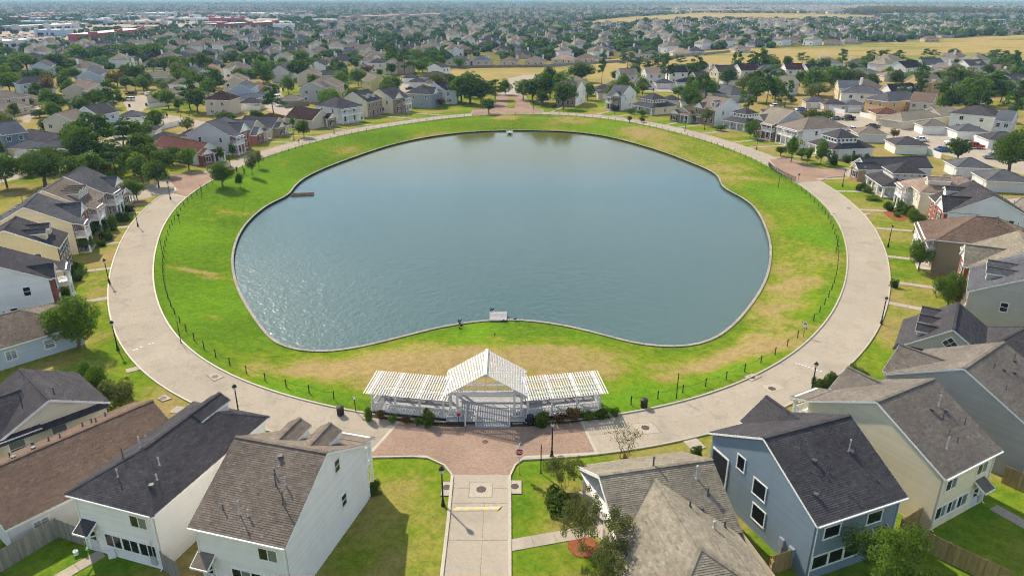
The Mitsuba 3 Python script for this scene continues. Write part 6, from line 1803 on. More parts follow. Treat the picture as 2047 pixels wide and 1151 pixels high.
for tp, pr_, lab in (((-128.54,380.27,4.65,12.36), 'lime_0', 'bright green tree in front of the light grey gable'), ((-125.01,375.68,4.08,6.88), 'lime_0', 'second bright green tree, lower right of the first'), ((-113.63,394.71,8.03,11.27), 'oak_0', 'broad dark oak beside the light grey gable'), ((-155.08,364.66,4.21,6.46), 'oak_2', 'dark oak in front of the pale house with pinkish roof'), ((-142.86,354.24,2.65,4.67), 'mid_0', 'green tree by the pale blue gable'), ((-184.12,441.96,6.56,11.95), 'oak_1', 'round dark oak on the left skyline'), ((-191.99,426.98,7.79,11.03), 'oak_0', 'round oak left of the pink roof'), ((-207.45,441.96,8.95,9.41), 'oak_2', 'dark oak above the grey green roof'), ((-87.88,387.36,3.42,6.83), 'mid_1', 'green tree by the cream house with shutters'), ((-82.4,421.25,5.13,6.02), 'rust_0', 'brownish tree between the white pyramid houses'), ((-73.83,412.93,2.51,4.57), 'oak_0', 'dark tree below the white pyramid houses'), ((-53.4,441.96,5.97,8.56), 'lime_0', 'lime green tree beside the tan gable'), ((-62.75,493.69,6.64,10.12), 'mid_2', 'bright tree above the lime green one'), ((-43.09,387.36,6.04,4.31), 'olive_0', 'pale olive tree over the charcoal roofs'), ((-9.21,584.03,5.08,2.61), 'oak_1', 'dark tree between the low houses beyond the fence'),
                     ((84.29,317.69,6.08,10.08), 'mid_0', 'green tree over the right lane, first of the group'), ((103.55,309.66,6.36,10.86), 'oak_0', 'big dark oak on the green behind the right arc'), ((111.85,309.66,4.67,9.24), 'oak_1', 'dark oak next to the big one on the green'), ((136.83,335.02,6.86,11.44), 'mid_1', 'broad green tree behind the lane oaks'), ((153.98,354.24,6.51,11.12), 'mid_2', 'green tree at the head of the green'), ((136.73,326.14,5.57,6.48), 'olive_0', 'pale olive tree left of the pale yellow house'), ((175.99,358.34,4.63,7.52), 'oak_2', 'dark round tree behind the white hip house'), ((157.87,262.65,3.08,2.50), 'lime_0', 'fresh green tree between white garages on the right lane'), ((165.39,257.02,3.55,2.98), 'lime_0', 'light green tree behind the silver pickup'), ((140,285,2.16,4.22), 'lime_0', 'small light tree beside the open gable garage'), ((119.98,224.87,1.88,3.12), 'rust_0', 'small brown tree at the lane corner'),
                     ((122.61,172.91,6.88,10.92), 'oak_near_b', 'big dark oak at the right edge above the garages'), ((186.13,309.66,6.36,13.68), 'pine_0', 'large pine left in the right hand pine group'), ((186.66,299.03,7.18,12.29), 'mid_0', 'large green tree in the middle of the right pine group'), ((197.77,302,7.25,12.98), 'pine_1', 'large pine right in the right hand pine group'), ((207.84,309.66,5.30,9.24), 'mid_1', 'green tree at the right of the pine group'), ((215.67,354.24,9.64,11.58), 'olive_0', 'pale bare looking tree in front of the dormered white house'), ((205.42,294.69,4.45,7.28), 'oak_0', 'dark tree at the right edge by the pale green house'),
                     ((168.93,493.69,6.64,7.29), 'oak_1', 'dark round oak at the edge of the long field'), ((192.9,493.69,4.32,7.60), 'pine_2', 'pine behind the row along the field'), ((212.8,478.79,4.19,10.74), 'pine_0', 'lone pine in the long field'), ((232.59,482.43,4.22,9.90), 'pine_1', 'pine left in the field edge trio'), ((243.82,486.13,5.56,9.66), 'pine_2', 'pine in the middle of the field edge trio'), ((260.73,501.49,4.38,8.67), 'pine_0', 'pine right in the field edge trio'), ((303.13,544.31,4.02,6.95), 'pine_1', 'pine behind the slate roofed white house'), ((311.56,548.99,3.68,5.96), 'pine_2', 'second pine behind the slate roofed white house'), ((325.21,548.99,5.15,7.01), 'oak_2', 'dark tree near the bare field trees'), ((324.94,501.49,6.07,8.99), 'pine_0', 'pine in the field at the right, left of two'), ((338.56,509.52,5.14,7.83), 'pine_1', 'pine in the field at the right, right of two')):
    plant(pr_, tp, lab)

for tp, pr_, lab in (((-116.21,178.36,4.42,6.73), 'oak_1', 'dark oak in the street group left of the big oaks'), ((-102.87,170.3,3.88,7.32), 'mid_0', 'green tree in the street group behind the slate blue roof'), ((-104.06,182.37,4.52,7.24), 'oak_0', 'dark oak in the street group below the pines'), ((-93.97,174.52,3.97,6.49), 'oak_2', 'dark oak in the street group, middle'), ((-86.49,174.52,3.47,6.49), 'oak_0', 'dark oak in the street group before the red brown roof'), ((-122.14,200.17,4.22,8.38), 'mid_2', 'green tree before the grey garage with two doors'), ((-103.75,200.17,4.22,6.73), 'oak_1', 'dark oak beside the white street fence'), ((-126.59,213.41,4.48,8.85), 'pine_2', 'pine standing left of the tall pine group'), ((-120.84,175.6,3.12,5.03), 'oak_2', 'small oak left of the big spreading oak'),
                     ((-149.86,243.38,4.22,5.99), 'oak_0', 'oak below the beige house with tan roof'), ((-187.55,294.69,4.45,6.89), 'mid_1', 'green tree at the end of the straight lane'), ((-264.45,387.36,6.57,10.08), 'oak_0', 'dark oak above the far left garages'), ((-299.84,458,8.65,10.60), 'mid_0', 'green oak near the shopping centre trees'), ((-271.76,441.96,8.95,11.67), 'oak_2', 'dark oak in the far left tree band'), ((-287.43,493.69,9.96,11.99), 'mid_1', 'green tree in the far left tree band'), ((-273.23,501.49,10.11,11.54), 'pine_0', 'pine in the far left tree band'), ((-264.07,513.63,9.66,11.47), 'oak_0', 'oak in the left tree band below the red shops'), ((-256.81,535.19,10.06,11.59), 'mid_2', 'green oak below the red shop building')):
    plant(pr_, tp, lab)

for tp, pr_, lab in (((-21.5,308.09,7.39,11.42), 'mid_0', 'full green oak in the clump left of the far entrance'), ((-12.78,302,6.83,10.42), 'oak_2', 'dark full oak nearest the drive in the left entrance clump'), ((-3.1,335.02,3.43,6.64), 'mid_1', 'green tree screening the far entrance drive at its left'), ((4.91,317.69,4.78,8.42), 'mid_2', 'green tree screening the far entrance drive at its right'), ((12.39,308.09,7.39,13.02), 'oak_1', 'full dark oak in the clump right of the far entrance'), ((20.11,309.66,6.79,13.28), 'mid_0', 'full green oak behind the right entrance clump'), ((23.99,299.03,4.10,8.37), 'oak_0', 'dark oak beside the wall of the big white gabled house')):
    plant(pr_, tp, lab)
plant('hedge_near', (34.19,68.9,1.38,2.91), 'dark green hedge bush left of the spreading one by the lamp post', 'shrub')

# ---------------------------------------------------------------- street furniture and small things
def rot_z(a):
    return T().rotate([0, 0, 1], math.degrees(a))


def zg(x, y):
    return float(bank_z(x, y)[0]) if ring_g.contains(Point(x, y)) else 0.0


# lamp posts
def make_lamp(p, label, first=[None]):
    k = numbered('street_lamp'); say(k, label, 'street lamp', 'black lamp posts along the ring road')
    m = T().translate([p[0], p[1], zg(*p)])
    if first[0] is None:
        first[0] = k
        b = MB(); b.lathe([(.20, 0), (.20, .12), (.15, .2), (.13, .55), (.09, .7), (.0, .7)], k=14); put('base', b, 'm_black', k, smooth=30)
        b = MB(); b.lathe([(.082, .68), (.058, 3.28), (.085, 3.32), (.085, 3.40), (0, 3.4)], k=12); put('pole', b, 'm_black', k, smooth=30)
        b = MB(); b.lathe([(.10, 3.40), (.17, 3.52), (.225, 3.78), (.20, 3.84)], k=14); put('globe', b, 'm_lampglass', k, smooth=30)
        b = MB(); b.lathe([(.25, 3.80), (.25, 3.84), (.17, 3.98), (.06, 4.06), (.03, 4.12), (.04, 4.16), (0, 4.2)], k=14); put('cap', b, 'm_black', k, smooth=30)
        for q in [q for q in scene if q.startswith(k + '__')]:
            scene[q]['to_world'] = m
    else:
        copy_of(first[0], k, m)


for p, t in (((3.85,57.49), 'lamp post on the corner lawn right of the brick paving'), ((-6.01,50.31), 'lamp post on the lawn left of the entrance lane'), ((-28.73,64.21), 'lamp post behind the black hip roof by the ring road'), ((-49.59,79.86), 'lamp post on the lawn right of the pale blue low house'), ((-62.49,102.39), 'lamp post on the lawn by the first white house of the left row'),
             ((33.44,69.12), 'lamp post beside the dark hedge bush at right'), ((50.15,87.57), 'lamp post on the right lawn below the ball shrub'), ((66.94,119.88), 'lamp post on the right lawn by the olive house'), ((77.77,163.84), 'lamp post at the east junction lawn'), ((-72.57,132.16), 'lamp post in front of the taupe roofed left house'), ((-75.16,152.16), 'lamp post at the west junction lawn'),
             ((81.59,198.8), 'lamp post among the dark shrubs of the right arc'), ((71.38,207.33), 'lamp post on the lawn below the brick house of the right arc'), ((64.72,241.41), 'lamp post before the dormered white house'), ((57.5,238.5), 'lamp post opposite the low reddish roof'), ((39.38,277.16), 'lamp post before the small brick cross gable'), ((8.48,289.08), 'lamp post right of the far entrance'), ((-39.51,269.72), 'lamp post before the tan cross gable house'), ((-58.08,233.79), 'lamp post before the white balcony house'), ((-67.89,222.32), 'lamp post before the low white gable on the left arc'), ((-73.68,184.13), 'lamp post at the red brown roofed house'), ((-117.44,255.92), 'lamp post by the far left street'), ((-110.08,246.41), 'second lamp post by the far left street')):
    make_lamp(p, t)


# thin black poles
def thin_pole(p, label, hgt=3.1, first=[None]):
    k = numbered('pole'); say(k, label, 'pole', 'thin black poles by the road')
    b = MB(); z = zg(*p); b.lathe([(.055, 0), (.05, hgt), (.06, hgt + .02), (0, hgt + .05)], (p[0], p[1], z), 8)
    put('shaft', b, 'm_black', k, smooth=30); b = MB(); b.lathe([(.10, 0), (.10, .05), (.06, .08)], (p[0], p[1], z), 8); put('foot', b, 'm_black', k)


for p, t in (((2.69,54.9), 'thin black pole on the corner lawn near the stop sign'), ((-42.5,81.82), 'thin black pole on the left bank'), ((18.2,68.26), 'thin black pole on the grass right of the pergola'), ((-59.96,115.11), 'thin black pole on the upper left bank'), ((-68.74,153.43), 'thin black pole at the west junction kerb'), ((56.43,116.92), 'thin black pole on the right bank'), ((62.87,164.32), 'thin black pole below the iron railing')):
    thin_pole(p, t)

# post and chain fence round the lake
fk = numbered('lake_fence'); say(fk, 'low black post and chain fence following the inner edge of the ring road', 'fence')
fl = np.array(ring_g.buffer(-1.55, 32).exterior.coords)[:-1]
fl = spline(fl[::6], 165)
posts = []
for q in fl:
    posts.append(None if (-17 < q[0] < 11.5 and q[1] < 75) else q)
for i, q in enumerate(posts):
    if q is None:
        continue
    z = zg(*q)
    b = MB(); b.lathe([(.062, -.1), (.058, .98), (.075, 1.0), (.05, 1.07), (0, 1.09)], (q[0], q[1], z), 8); put('post', b, 'm_black', fk)
ch = MB()
for q, w in zip(posts, posts[1:] + posts[:1]):
    if q is None or w is None:
        continue
    a, e = np.array([*q, zg(*q) + .92]), np.array([*w, zg(*w) + .92])
    ch.tube([a + (e - a) * t - [0, 0, .28 * 4 * t * (1 - t)] for t in np.linspace(0, 1, 7)], .016, 4)
put('chain', ch, 'm_black', fk)

# iron railing at the east junction
ik = numbered('iron_railing'); say(ik, 'short black iron railing on the bank at the east junction', 'railing')
ra = spline([(67.53,185.33), (67.12,180.63), (67.35,175.06), (68.22,168.26)], 11, False)
r = MB(); bal = MB()
for a, e in zip(ra[:-1], ra[1:]):
    for z in (.2, 1.15):
        r.bar((*a, zg(*a) + z), (*e, zg(*e) + z), .05, .05)
    for t in np.arange(0, 1, .09):
        q = a + (e - a) * t; bal.box((q[0], q[1], zg(*q) + .68), (.025, .025, .95), bottom=False)
put('rail', r, 'm_black', ik); put('bar', bal, 'm_black', ik, kind='stuff')
for a in ra:
    b = MB(); b.box((*a, zg(*a) + .65), (.09, .09, 1.35)); put('post', b, 'm_black', ik)


# docks
def dock(a, b, depth, label, z=-1.45, n=12, col='deck'):
    a, b = np.array(a, float), np.array(b, float)
    k = numbered('dock'); say(k, label, 'dock')
    d = (b - a) / np.linalg.norm(b - a); nn = np.array([-d[1], d[0]])
    if nn @ (RC - a) < 0:
        nn = -nn
    ang = math.atan2(d[1], d[0]); W = np.linalg.norm(b - a)
    for i in range(n):
        c = (a + b) / 2 + nn * depth * (i + .5) / n
        m = MB(); m.box((c[0], c[1], z), (W, depth / n - .02, .05), ang, C(col), RNG.uniform(.1, .7)); put('plank', m, 'm_fence', k)
    for u in (-.45, .45):
        for v in (.06, .94):
            c = (a + b) / 2 + d * W * u + nn * depth * v
            m = MB(); m.lathe([(.11, -1.2), (.11, .0), (0, 0)], (c[0], c[1], z - .03), 8); put('pile', m, 'm_wettimber', k)
    m = MB(); c = (a + b) / 2 + nn * depth / 2
    m.box((c[0], c[1], z - .13), (W - .1, depth - .1, .18), ang, C('greyfence')); put('frame', m, 'm_fence', k)


dock((-3.24,91.95), (-0.75,91.95), 3.1, 'weathered plank dock on the near shore in front of the pergola')
dock((-51.84,162.19), (-52.26,164.26), 5.2, 'narrow plank dock on the left shore', z=-1.78, n=12, col='darkwood')
k = numbered('outfall'); say(k, 'pale concrete drain outlet in the far bulkhead', 'drain outlet')
p = (-0.77,244.85)
m = MB(); m.box((p[0], p[1], -1.75), (2.0, 1.5, .9), col=C('lightgrey')); m.box((p[0], p[1] + .6, -1.2), (2.3, .5, .3), col=C('lightgrey')); put('headwall', m, 'm_paint', k)
m = MB(); m.box((p[0], p[1] - .77, -1.8), (1.0, .06, .5)); put('opening', m, 'm_black', k)


# signs
def post(parent, p, z, hgt, r=.035, bsdf='m_black', name='post'):
    m = MB(); m.lathe([(r, -.1), (r, hgt), (0, hgt)], (p[0], p[1], z), 8); put(name, m, bsdf, parent)


def text(parent, s, size, m4, bsdf='m_paint', name='lettering', col='trim', bold=True):
    t = meshkit.text_mesh(s, size, .006, bold)
    v = np.array(t.vertices); v[:, 0] -= (v[:, 0].min() + v[:, 0].max()) / 2; v[:, 1] -= (v[:, 1].min() + v[:, 1].max()) / 2
    mb = MB(); mb.add(v, np.array(t.faces), C(col)); mb.place(m4); put(name, mb, bsdf, parent)


def face_m(p, z, yaw=0.0):
    """Plane x right, y up, facing the camera side (-y), turned by yaw."""
    m = np.eye(4); m[:3, 0] = [math.cos(yaw), math.sin(yaw), 0]; m[:3, 1] = [0, 0, 1]; m[:3, 2] = [math.sin(yaw), -math.cos(yaw), 0]; m[:3, 3] = [p[0], p[1], z]
    return m


def octagon(parent, p, z, r, bsdf, d=.012, off=.03, yaw=0.0, name='plate', n=8, col=0):
    a = (np.arange(n) + .5) * 2 * math.pi / n
    mb = MB(); mb.prism(np.stack([r * np.cos(a), r * np.sin(a)], 1), off, off + d, col); mb.place(face_m(p, z, yaw)); put(name, mb, bsdf, parent)


def stop_sign(p, label, words=True, yaw=0.0, hgt=2.45):
    k = numbered('stop_sign'); say(k, label, 'stop sign')
    post(k, p, 0, hgt + .55, .03, 'm_chrome')
    octagon(k, p, hgt, .40, 'm_paint', .010, .028, yaw, 'border', col=C('trim')); octagon(k, p, hgt, .37, 'm_red', .006, .039, yaw)
    m = face_m(p, hgt, yaw).copy(); m[:3, 3] += m[:3, 2] * .046
    text(k, 'STOP', .24, m)
    mb = MB(); mb.box((0, 0, .03), (.38, .26, .01), col=C('sign')); mb.place(face_m(p, hgt - .62, yaw)); put('lower_plate', mb, 'm_paint', k)
    m = face_m(p, hgt - .62, yaw).copy(); m[:3, 3] += m[:3, 2] * .036
    text(k, 'ALL WAY', .07, m, 'm_paint', 'lettering', 'darktrim') if False else None
    mb = MB(); mb.box((0, .56, .0), (1.0, .16, .012), col=C('sign')); mb.place(face_m(p, hgt, yaw)); put('street_name_blade', mb, 'm_paint', k)
    mb = MB(); mb.box((0, .74, .0), (.9, .16, .012), col=C('sign')); mb.place(face_m(p, hgt, yaw + 1.35)); put('street_name_blade', mb, 'm_paint', k)


stop_sign((0.68,54.75), 'red stop sign at the mouth of the entrance lane')
stop_sign((-118.74,162.41), 'red stop sign on the west street at the left edge', hgt=2.3)
k = numbered('notice_sign'); say(k, 'small white and blue notice sign on the right bank', 'sign'); p = (38.2,83.86); post(k, p, zg(*p), 2.0, .03)
mb = MB(); mb.box((0, 0, .04), (.5, .75, .02), col=C('sign')); mb.place(face_m(p, 1.75 + zg(*p), -.3)); put('plate', mb, 'm_paint', k)
mb = MB(); mb.box((0, .16, .055), (.36, .26, .01), col=C('blue')); mb.place(face_m(p, 1.75 + zg(*p), -.3)); put('emblem', mb, 'm_paint', k)
k = numbered('notice_sign'); say(k, 'small pale sign on a black post left of the pergola', 'sign'); p = (-16.75,65.48); post(k, p, zg(*p), 1.8, .045)
mb = MB(); mb.box((0, 0, .05), (.26, .38, .02), col=C('sign')); mb.place(face_m(p, 1.72 + zg(*p))); put('plate', mb, 'm_paint', k)
k = numbered('notice_sign'); say(k, 'little round red sign in front of the left pergola post', 'sign'); p = (-5.54,63.07); post(k, p, 0, 1.25, .03)
octagon(k, p, 1.2, .2, 'm_red', .012, .03, 0, n=16)
k = numbered('notice_sign'); say(k, 'dark square sign on a post by the left stretch of the ring road', 'sign'); p = (-65.52,134.48); post(k, p, zg(*p), 1.9, .04)
mb = MB(); mb.box((0, 0, .0), (.42, .36, .2), col=C('darktrim')); mb.place(face_m(p, 1.9 + zg(*p))); put('plate', mb, 'm_paint', k)
k = numbered('notice_sign'); say(k, 'small dark sign by the iron railing at the east junction', 'sign'); p = (68.75,167.76); post(k, p, zg(*p), 2.0, .04)
mb = MB(); mb.box((0, 0, .0), (.4, .4, .1), col=C('darktrim')); mb.place(face_m(p, 1.95 + zg(*p))); put('plate', mb, 'm_paint', k)
k = numbered('notice_sign'); say(k, 'dark post sign by the ring road on the left arc', 'sign'); p = (-64.07,214.19); post(k, p, zg(*p), 1.6, .05)
mb = MB(); mb.box((0, 0, .0), (.4, .5, .1), col=C('redbrick')); mb.place(face_m(p, 1.5 + zg(*p))); put('plate', mb, 'm_paint', k)


def bin_(p, label, r=.30, h=.95):
    k = numbered('litter_bin'); say(k, label, 'litter bin'); z = zg(*p)
    m = MB(); m.lathe([(r * .85, 0), (r, .1), (r * 1.02, h * .85), (r * .98, h * .86)], (p[0], p[1], z), 14, C('bin')); put('body', m, 'm_paint', k, smooth=30)
    m = MB(); m.lathe([(r * 1.08, h * .86), (r * 1.08, h * .93), (r * .5, h * 1.03), (0, h * 1.05)], (p[0], p[1], z), 14, C('bin')); put('lid', m, 'm_paint', k, smooth=30)


bin_((-18.22,64.89), 'black litter bin on the grass left of the pergola', .38, 1.05)
bin_((14.28,66.38), 'black litter bin on the grass right of the pergola', .38, 1.05)
bin_((1.9,63.07), 'dark blue grey bin in the bed right of the pergola gate', .36, 1.15)
for p, t in (((123.58,217.38), 'dark wheeled bin on the right lane'), ((123.65,261.5), 'bin beside the black pickup'), ((-150.42,299.03), 'dark bin beside the left driveway'), ((-155.97,296.12), 'dark bin left on the driveway grass'), ((-109.48,350.23), 'dark bin on the middle lane'), ((-102.42,308.09), 'dark bin by the tan garage'), ((67.6,350.23), 'dark bin before the white garage fence'), ((131.99,213.41), 'black bin in front of the silver pickup')):
    bin_(p, t, .42, 1.15)

# speed bump, manholes, drain pads
k = numbered('speed_bump'); say(k, 'speed bump with yellow and grey slanted stripes across the entrance lane', 'speed bump')
a, b = np.array((-5.01,49.78)), np.array((-1.06,49.85)); ang = math.atan2(*(b - a)[::-1]); W = np.linalg.norm(b - a)
prof = [(-.30, .03), (-.22, .085), (-.1, .115), (.1, .115), (.22, .085), (.30, .03)]


def bump_piece(x0, x1, sl, up):
    m = MB()
    for i in range(len(prof) - 1):
        (v0, z0), (v1, z1) = prof[i], prof[i + 1]
        m.poly([(x0 + v0 * sl, v0, z0 + up), (x1 + v0 * sl, v0, z0 + up), (x1 + v1 * sl, v1, z1 + up), (x0 + v1 * sl, v1, z1 + up)])
    return m


n = 9
for i in range(n):
    x0, x1 = -W / 2 + W * i / n, -W / 2 + W * (i + 1) / n
    m = bump_piece(x0, x1, .75 if 0 <= i else 0, 0)
    m.U = [np.column_stack([np.full(len(u), C('yellowpaint') if i % 2 == 0 else C('concrete')), np.full(len(u), .6)]) for u in m.U]
    c = (a + b) / 2
    m.place(frame(c[0], c[1], ang)); put('stripe', m, 'm_paint', k)


def manhole(p, label, r=.42, pad=None, z=.034, group=None):
    k = numbered('manhole_cover'); say(k, label, 'manhole cover', group)
    m = MB(); m.lathe([(r, -.05), (r, .010), (r * .9, .012), (r * .88, .004), (r * .6, .004), (r * .58, .012), (r * .5, .012), (r * .48, .004), (0, .004)], (p[0], p[1], z), 24); put('lid', m, 'm_iron', k)
    if pad:
        m = MB(); q = Polygon(pad).buffer(0); m.prism(q, -.2, z - .002, tone=.9); put('pad', m, 'm_concrete', k)
        m = MB(); m.prism(q.buffer(.05).difference(q.buffer(-.005)), -.2, z - .003); put('joint', m, 'm_joint', k)


manhole((-2.78,52.49), 'round iron manhole cover in the entrance lane', .45, z=.036)
manhole((-2.67,59.91), 'small iron cover in the brick paving', .3, z=.036)
manhole((13.75,62.41), 'manhole cover in a square pad right of the brick paving', .42, [(12.41,63.07), (14.59,63.35), (15.24,61.59), (12.97,61.14)], z=.042)
manhole((29.49,70.33), 'manhole cover in a square pad on the right bend', .42, [(28.44,71.11), (30.35,71.69), (31.17,70.44), (29.02,69.44)], z=.042)
manhole((70.99,144.92), 'manhole cover in the upper right stretch of road', .42, z=.040)
manhole((72.96,214.19), 'manhole cover in the far right road', .42, z=.040)
for c, q, t in (((0.25,52.85), [(-0.21,53.71), (0.85,53.71), (0.83,51.87), (-0.2,51.87)], 'drain cover in a concrete pad right of the entrance lane'), ((-5.91,52.71), [(-6.34,53.5), (-5.33,53.5), (-5.37,51.59), (-6.35,51.59)], 'drain cover in a concrete pad left of the entrance lane'), ((-34.71,72.97), [(-35.89,73.45), (-35.17,74.17), (-33.66,72.97), (-34.46,72.03)], 'drain pad beside the left kerb'), ((-38.6,68.15), [(-39.26,68.15), (-38.77,69.01), (-37.66,68.15), (-38.37,67.52)], 'drain pad at the lawn corner behind the roofs'),
                ((31.71,67.94), [(30.72,67.94), (32.19,68.9), (32.86,68.04), (31.44,67.21)], 'drain pad beside the lamp post at right'), ((28.01,72.85), [(27.11,72.97), (28.3,73.81), (29.19,73.09), (27.75,72.03)], 'drain pad on the inner side of the right bend'), ((65.79,140.8), [(65.58,141.53), (66.72,141.53), (66.05,139.71), (64.93,139.71)], 'drain pad on the inner kerb of the right road'), ((72.75,140.07), [(72.33,141.16), (73.56,141.16), (72.92,139.35), (71.8,139.35)], 'drain pad on the outer kerb of the right road')):
    manhole(c, t, .38, q, z=.085)
for t, pts_ in (('worn white road studs across the left stretch of the ring road', [(-47.58,79.86), (-47.33,80.13), (-47.1,80.69), (-46.42,81.54), (-46.1,81.82)]), ('worn white road studs across the right bend', [(34.48,76.29), (34.79,76.16), (35.06,75.91), (35.33,75.65), (35.65,75.4), (35.99,75.03), (36.32,74.66), (36.7,74.41)]), ('worn white road studs across the upper right road', [(66.86,137.58), (67.41,137.23), (68.21,137.23), (68.96,136.88), (69.61,136.53)])):
    k = numbered('road_marking'); say(k, t, kind='structure')
    for p in pts_:
        m = MB(); m.box((p[0], p[1], .045), (.24, .22, .03), RNG.uniform(0, 1), C('roadwhite'), .6); put('stud', m, 'm_paint', k)

# orange mulch round the crape myrtle, dark mulch by the porch
mb = MB(); mb.prism(Point(*(5.76,45.29)).buffer(1.25), -.2, .05); put('mulch_bed', mb, 'm_mulch', label='ring of orange mulch under the crape myrtle', kind='structure')
mb = MB(); mb.prism(Polygon([(4.32,52), (6.34,52), (7.07,47.64), (5.83,47.4), (4.61,49.65)]), -.2, .05); put('mulch_bed', mb, 'm_darkmulch', label='strip of dark red mulch beside the porch', kind='structure')
mb = MB(); mb.prism(Polygon([(76.88,142.27), (81.66,144.54), (80.53,137.93), (77.25,135.84), (76.09,137.93)]), -.2, .05); put('mulch_bed', mb, 'm_mulch', label='orange mulch bed in the right row garden', kind='structure')


def path_slabs(pts, label, w=1.3):
    k = numbered('front_walk'); say(k, label, kind='structure')
    for (a, b) in zip(pts[:-1], pts[1:]):
        a, b = np.array(a, float), np.array(b, float); L = np.linalg.norm(b - a); n = max(1, int(L / 1.6)); ang = math.atan2(*(b - a)[::-1])
        for i in range(n):
            c = a + (b - a) * (i + .5) / n
            m = MB(); m.box((c[0], c[1], .02), (L / n - .03, w, .07), ang, 0, RNG.uniform(.4, .75)); put('slab', m, 'm_concrete', k)


path_slabs([(-0.18,45.4), (3.56,46.33), (7.36,47.28)], 'concrete walk from the lane to the low grey house')
path_slabs([(18.4,58.64), (17.63,60.88)], 'concrete walk from the ring road to the blue house', 1.6)
path_slabs([(-32.7,44.56), (-35,41.42)], 'concrete garden path behind the black roofed white house', 1.1)
path_slabs([(41.9,50.11), (43.37,47.46)], 'concrete garden path behind the pale yellow house', 1.2)
path_slabs([(-45.85,74.41), (-44.18,75.65)], 'short concrete walk behind the clipped shrubs', 1.1)
path_slabs([(-36.59,65.98), (-34.26,65.58)], 'short concrete walk beside the brown roof', 1.3)


# board fences
def fence(pts, label, h=1.85, col='fence', board=.15, gate=False):
    k = numbered('board_fence'); say(k, label, 'fence')
    for a, b in zip(pts[:-1], pts[1:]):
        a, b = np.array(a, float), np.array(b, float); L = np.linalg.norm(b - a); d = (b - a) / L; ang = math.atan2(d[1], d[0]); nn = np.array([-d[1], d[0]])
        n = max(1, int(L / board))
        for i in range(n):
            c = a + d * L * (i + .5) / n
            hh = h + RNG.uniform(-.02, .02)
            m = MB(); m.box((c[0], c[1], hh / 2), (L / n - .012, .022, hh), ang + RNG.uniform(-.015, .015), C(col), RNG.uniform(.15, .85)); put('board', m, 'm_fence', k)
        for z in (.35, .95, 1.55):
            m = MB(); m.bar((*(a + nn * .04), z), (*(b + nn * .04), z), .05, .09, C(col), .4); put('rail', m, 'm_fence', k)
        for i in range(int(L / 2.4) + 1):
            c = a + d * min(L, i * 2.4) + nn * .07
            m = MB(); m.box((c[0], c[1], h / 2), (.09, .09, h), ang, C(col), .35); put('post', m, 'm_fence', k)


fence([(-40.03,41.57), (-37.29,46.44), (-34.57,45.4)], 'weathered board fence in the lower left garden', col='greyfence')
fence([(-27,42.74), (-25.12,41.52)], 'grey board fence between the two white houses', col='greyfence')
fence([(19.7,41.67), (19.75,42.27), (22.88,43.42)], 'new wooden board fence and gate between the grey roof and the blue house', col='newfence')
fence([(31.86,46.44), (34.46,48.01)], 'short new board fence between blue and yellow house', col='newfence')
fence([(31.68,46.27), (34.1,43.64), (36.92,40.68)], 'long new board fence behind the blue house', col='newfence')
fence([(44.75,53.42), (46.21,51.66)], 'board fence at the right edge beside the pale yellow house', col='newfence')


def panel_fence(pts, label, h=1.6, col='vinyl', cat='fence'):
    """Far fence: panels between posts."""
    k = numbered('panel_fence'); say(k, label, cat)
    for a, b in zip(pts[:-1], pts[1:]):
        a, b = np.array(a, float), np.array(b, float); L = np.linalg.norm(b - a); d = (b - a) / L; ang = math.atan2(d[1], d[0])
        n = max(1, int(L / 4))
        for i in range(n):
            c = a + d * L * (i + .5) / n
            m = MB(); m.box((c[0], c[1], h / 2), (L / n - .12, .05, h), ang, C(col), RNG.uniform(.35, .65)); put('panel', m, 'm_paint', k)
        for i in range(n + 1):
            m = MB(); c = a + d * L * i / n; m.box((c[0], c[1], h / 2 + .06), (.14, .14, h + .12), ang, C(col), .5); put('post', m, 'm_paint', k)


for pts_, t, c_ in (([(-120.39,235.65), (-117.63,243.38), (-116.1,251.61)], 'white vinyl fence along the west street', 'vinyl'), ([(-139.85,192.81), (-133.42,190.26)], 'white vinyl fence at the left edge by the garages', 'vinyl'), ([(-146.2,291.85), (-141.94,297.57)], 'white vinyl fence before the porch gable house', 'vinyl'), ([(-108.43,283.66), (-99.51,286.34)], 'white vinyl fence beside the tan pyramid house', 'vinyl'), ([(-91.26,291.85), (-83.89,300.51)], 'brown board fence beside the tan roofed garage', 'fence'),
                    ([(124.72,282.34), (126.8,275.9)], 'white vinyl fence between lane garages, left', 'vinyl'), ([(130.28,270.94), (131.81,263.8)], 'white vinyl fence between lane garages, middle', 'vinyl'), ([(134.53,260.37), (135,251.61)], 'white vinyl fence beside the red brown garage', 'vinyl'), ([(138.63,249.5), (138.41,239.46)], 'white vinyl fence beside the taupe garage', 'vinyl'), ([(140.14,235.65), (140.04,226.6)], 'white vinyl fence behind the silver pickup', 'vinyl'), ([(143.45,224.87), (142.41,214.98)], 'white vinyl fence behind the red pickup', 'vinyl'), ([(117.65,201.57), (118.13,194.77)], 'white vinyl fence beside the pyramid roofed garage', 'vinyl'),
                    ([(-42.22,468.17), (19.73,475.2)], 'long dark board fence along the dry field behind the far entrance', 'fence'), ([(19.73,475.2), (98.72,530.74), (178.93,611.84)], 'grey brown board fence along the long dry field', 'greyfence'), ([(66.78,360.42), (74.97,358.34)], 'white vinyl fence behind the parked white car', 'vinyl'), ([(78.64,358.34), (86.19,362.53)], 'white vinyl fence beside the pale garage', 'vinyl'), ([(-191.55,368.99), (-171.84,375.68)], 'brown board fence before the grey green roof', 'fence'), ([(309.66,729.26), (364.61,763.56)], 'reddish board fence at the red brick house', 'newfence')):
    panel_fence(pts_, t, 1.7, c_)


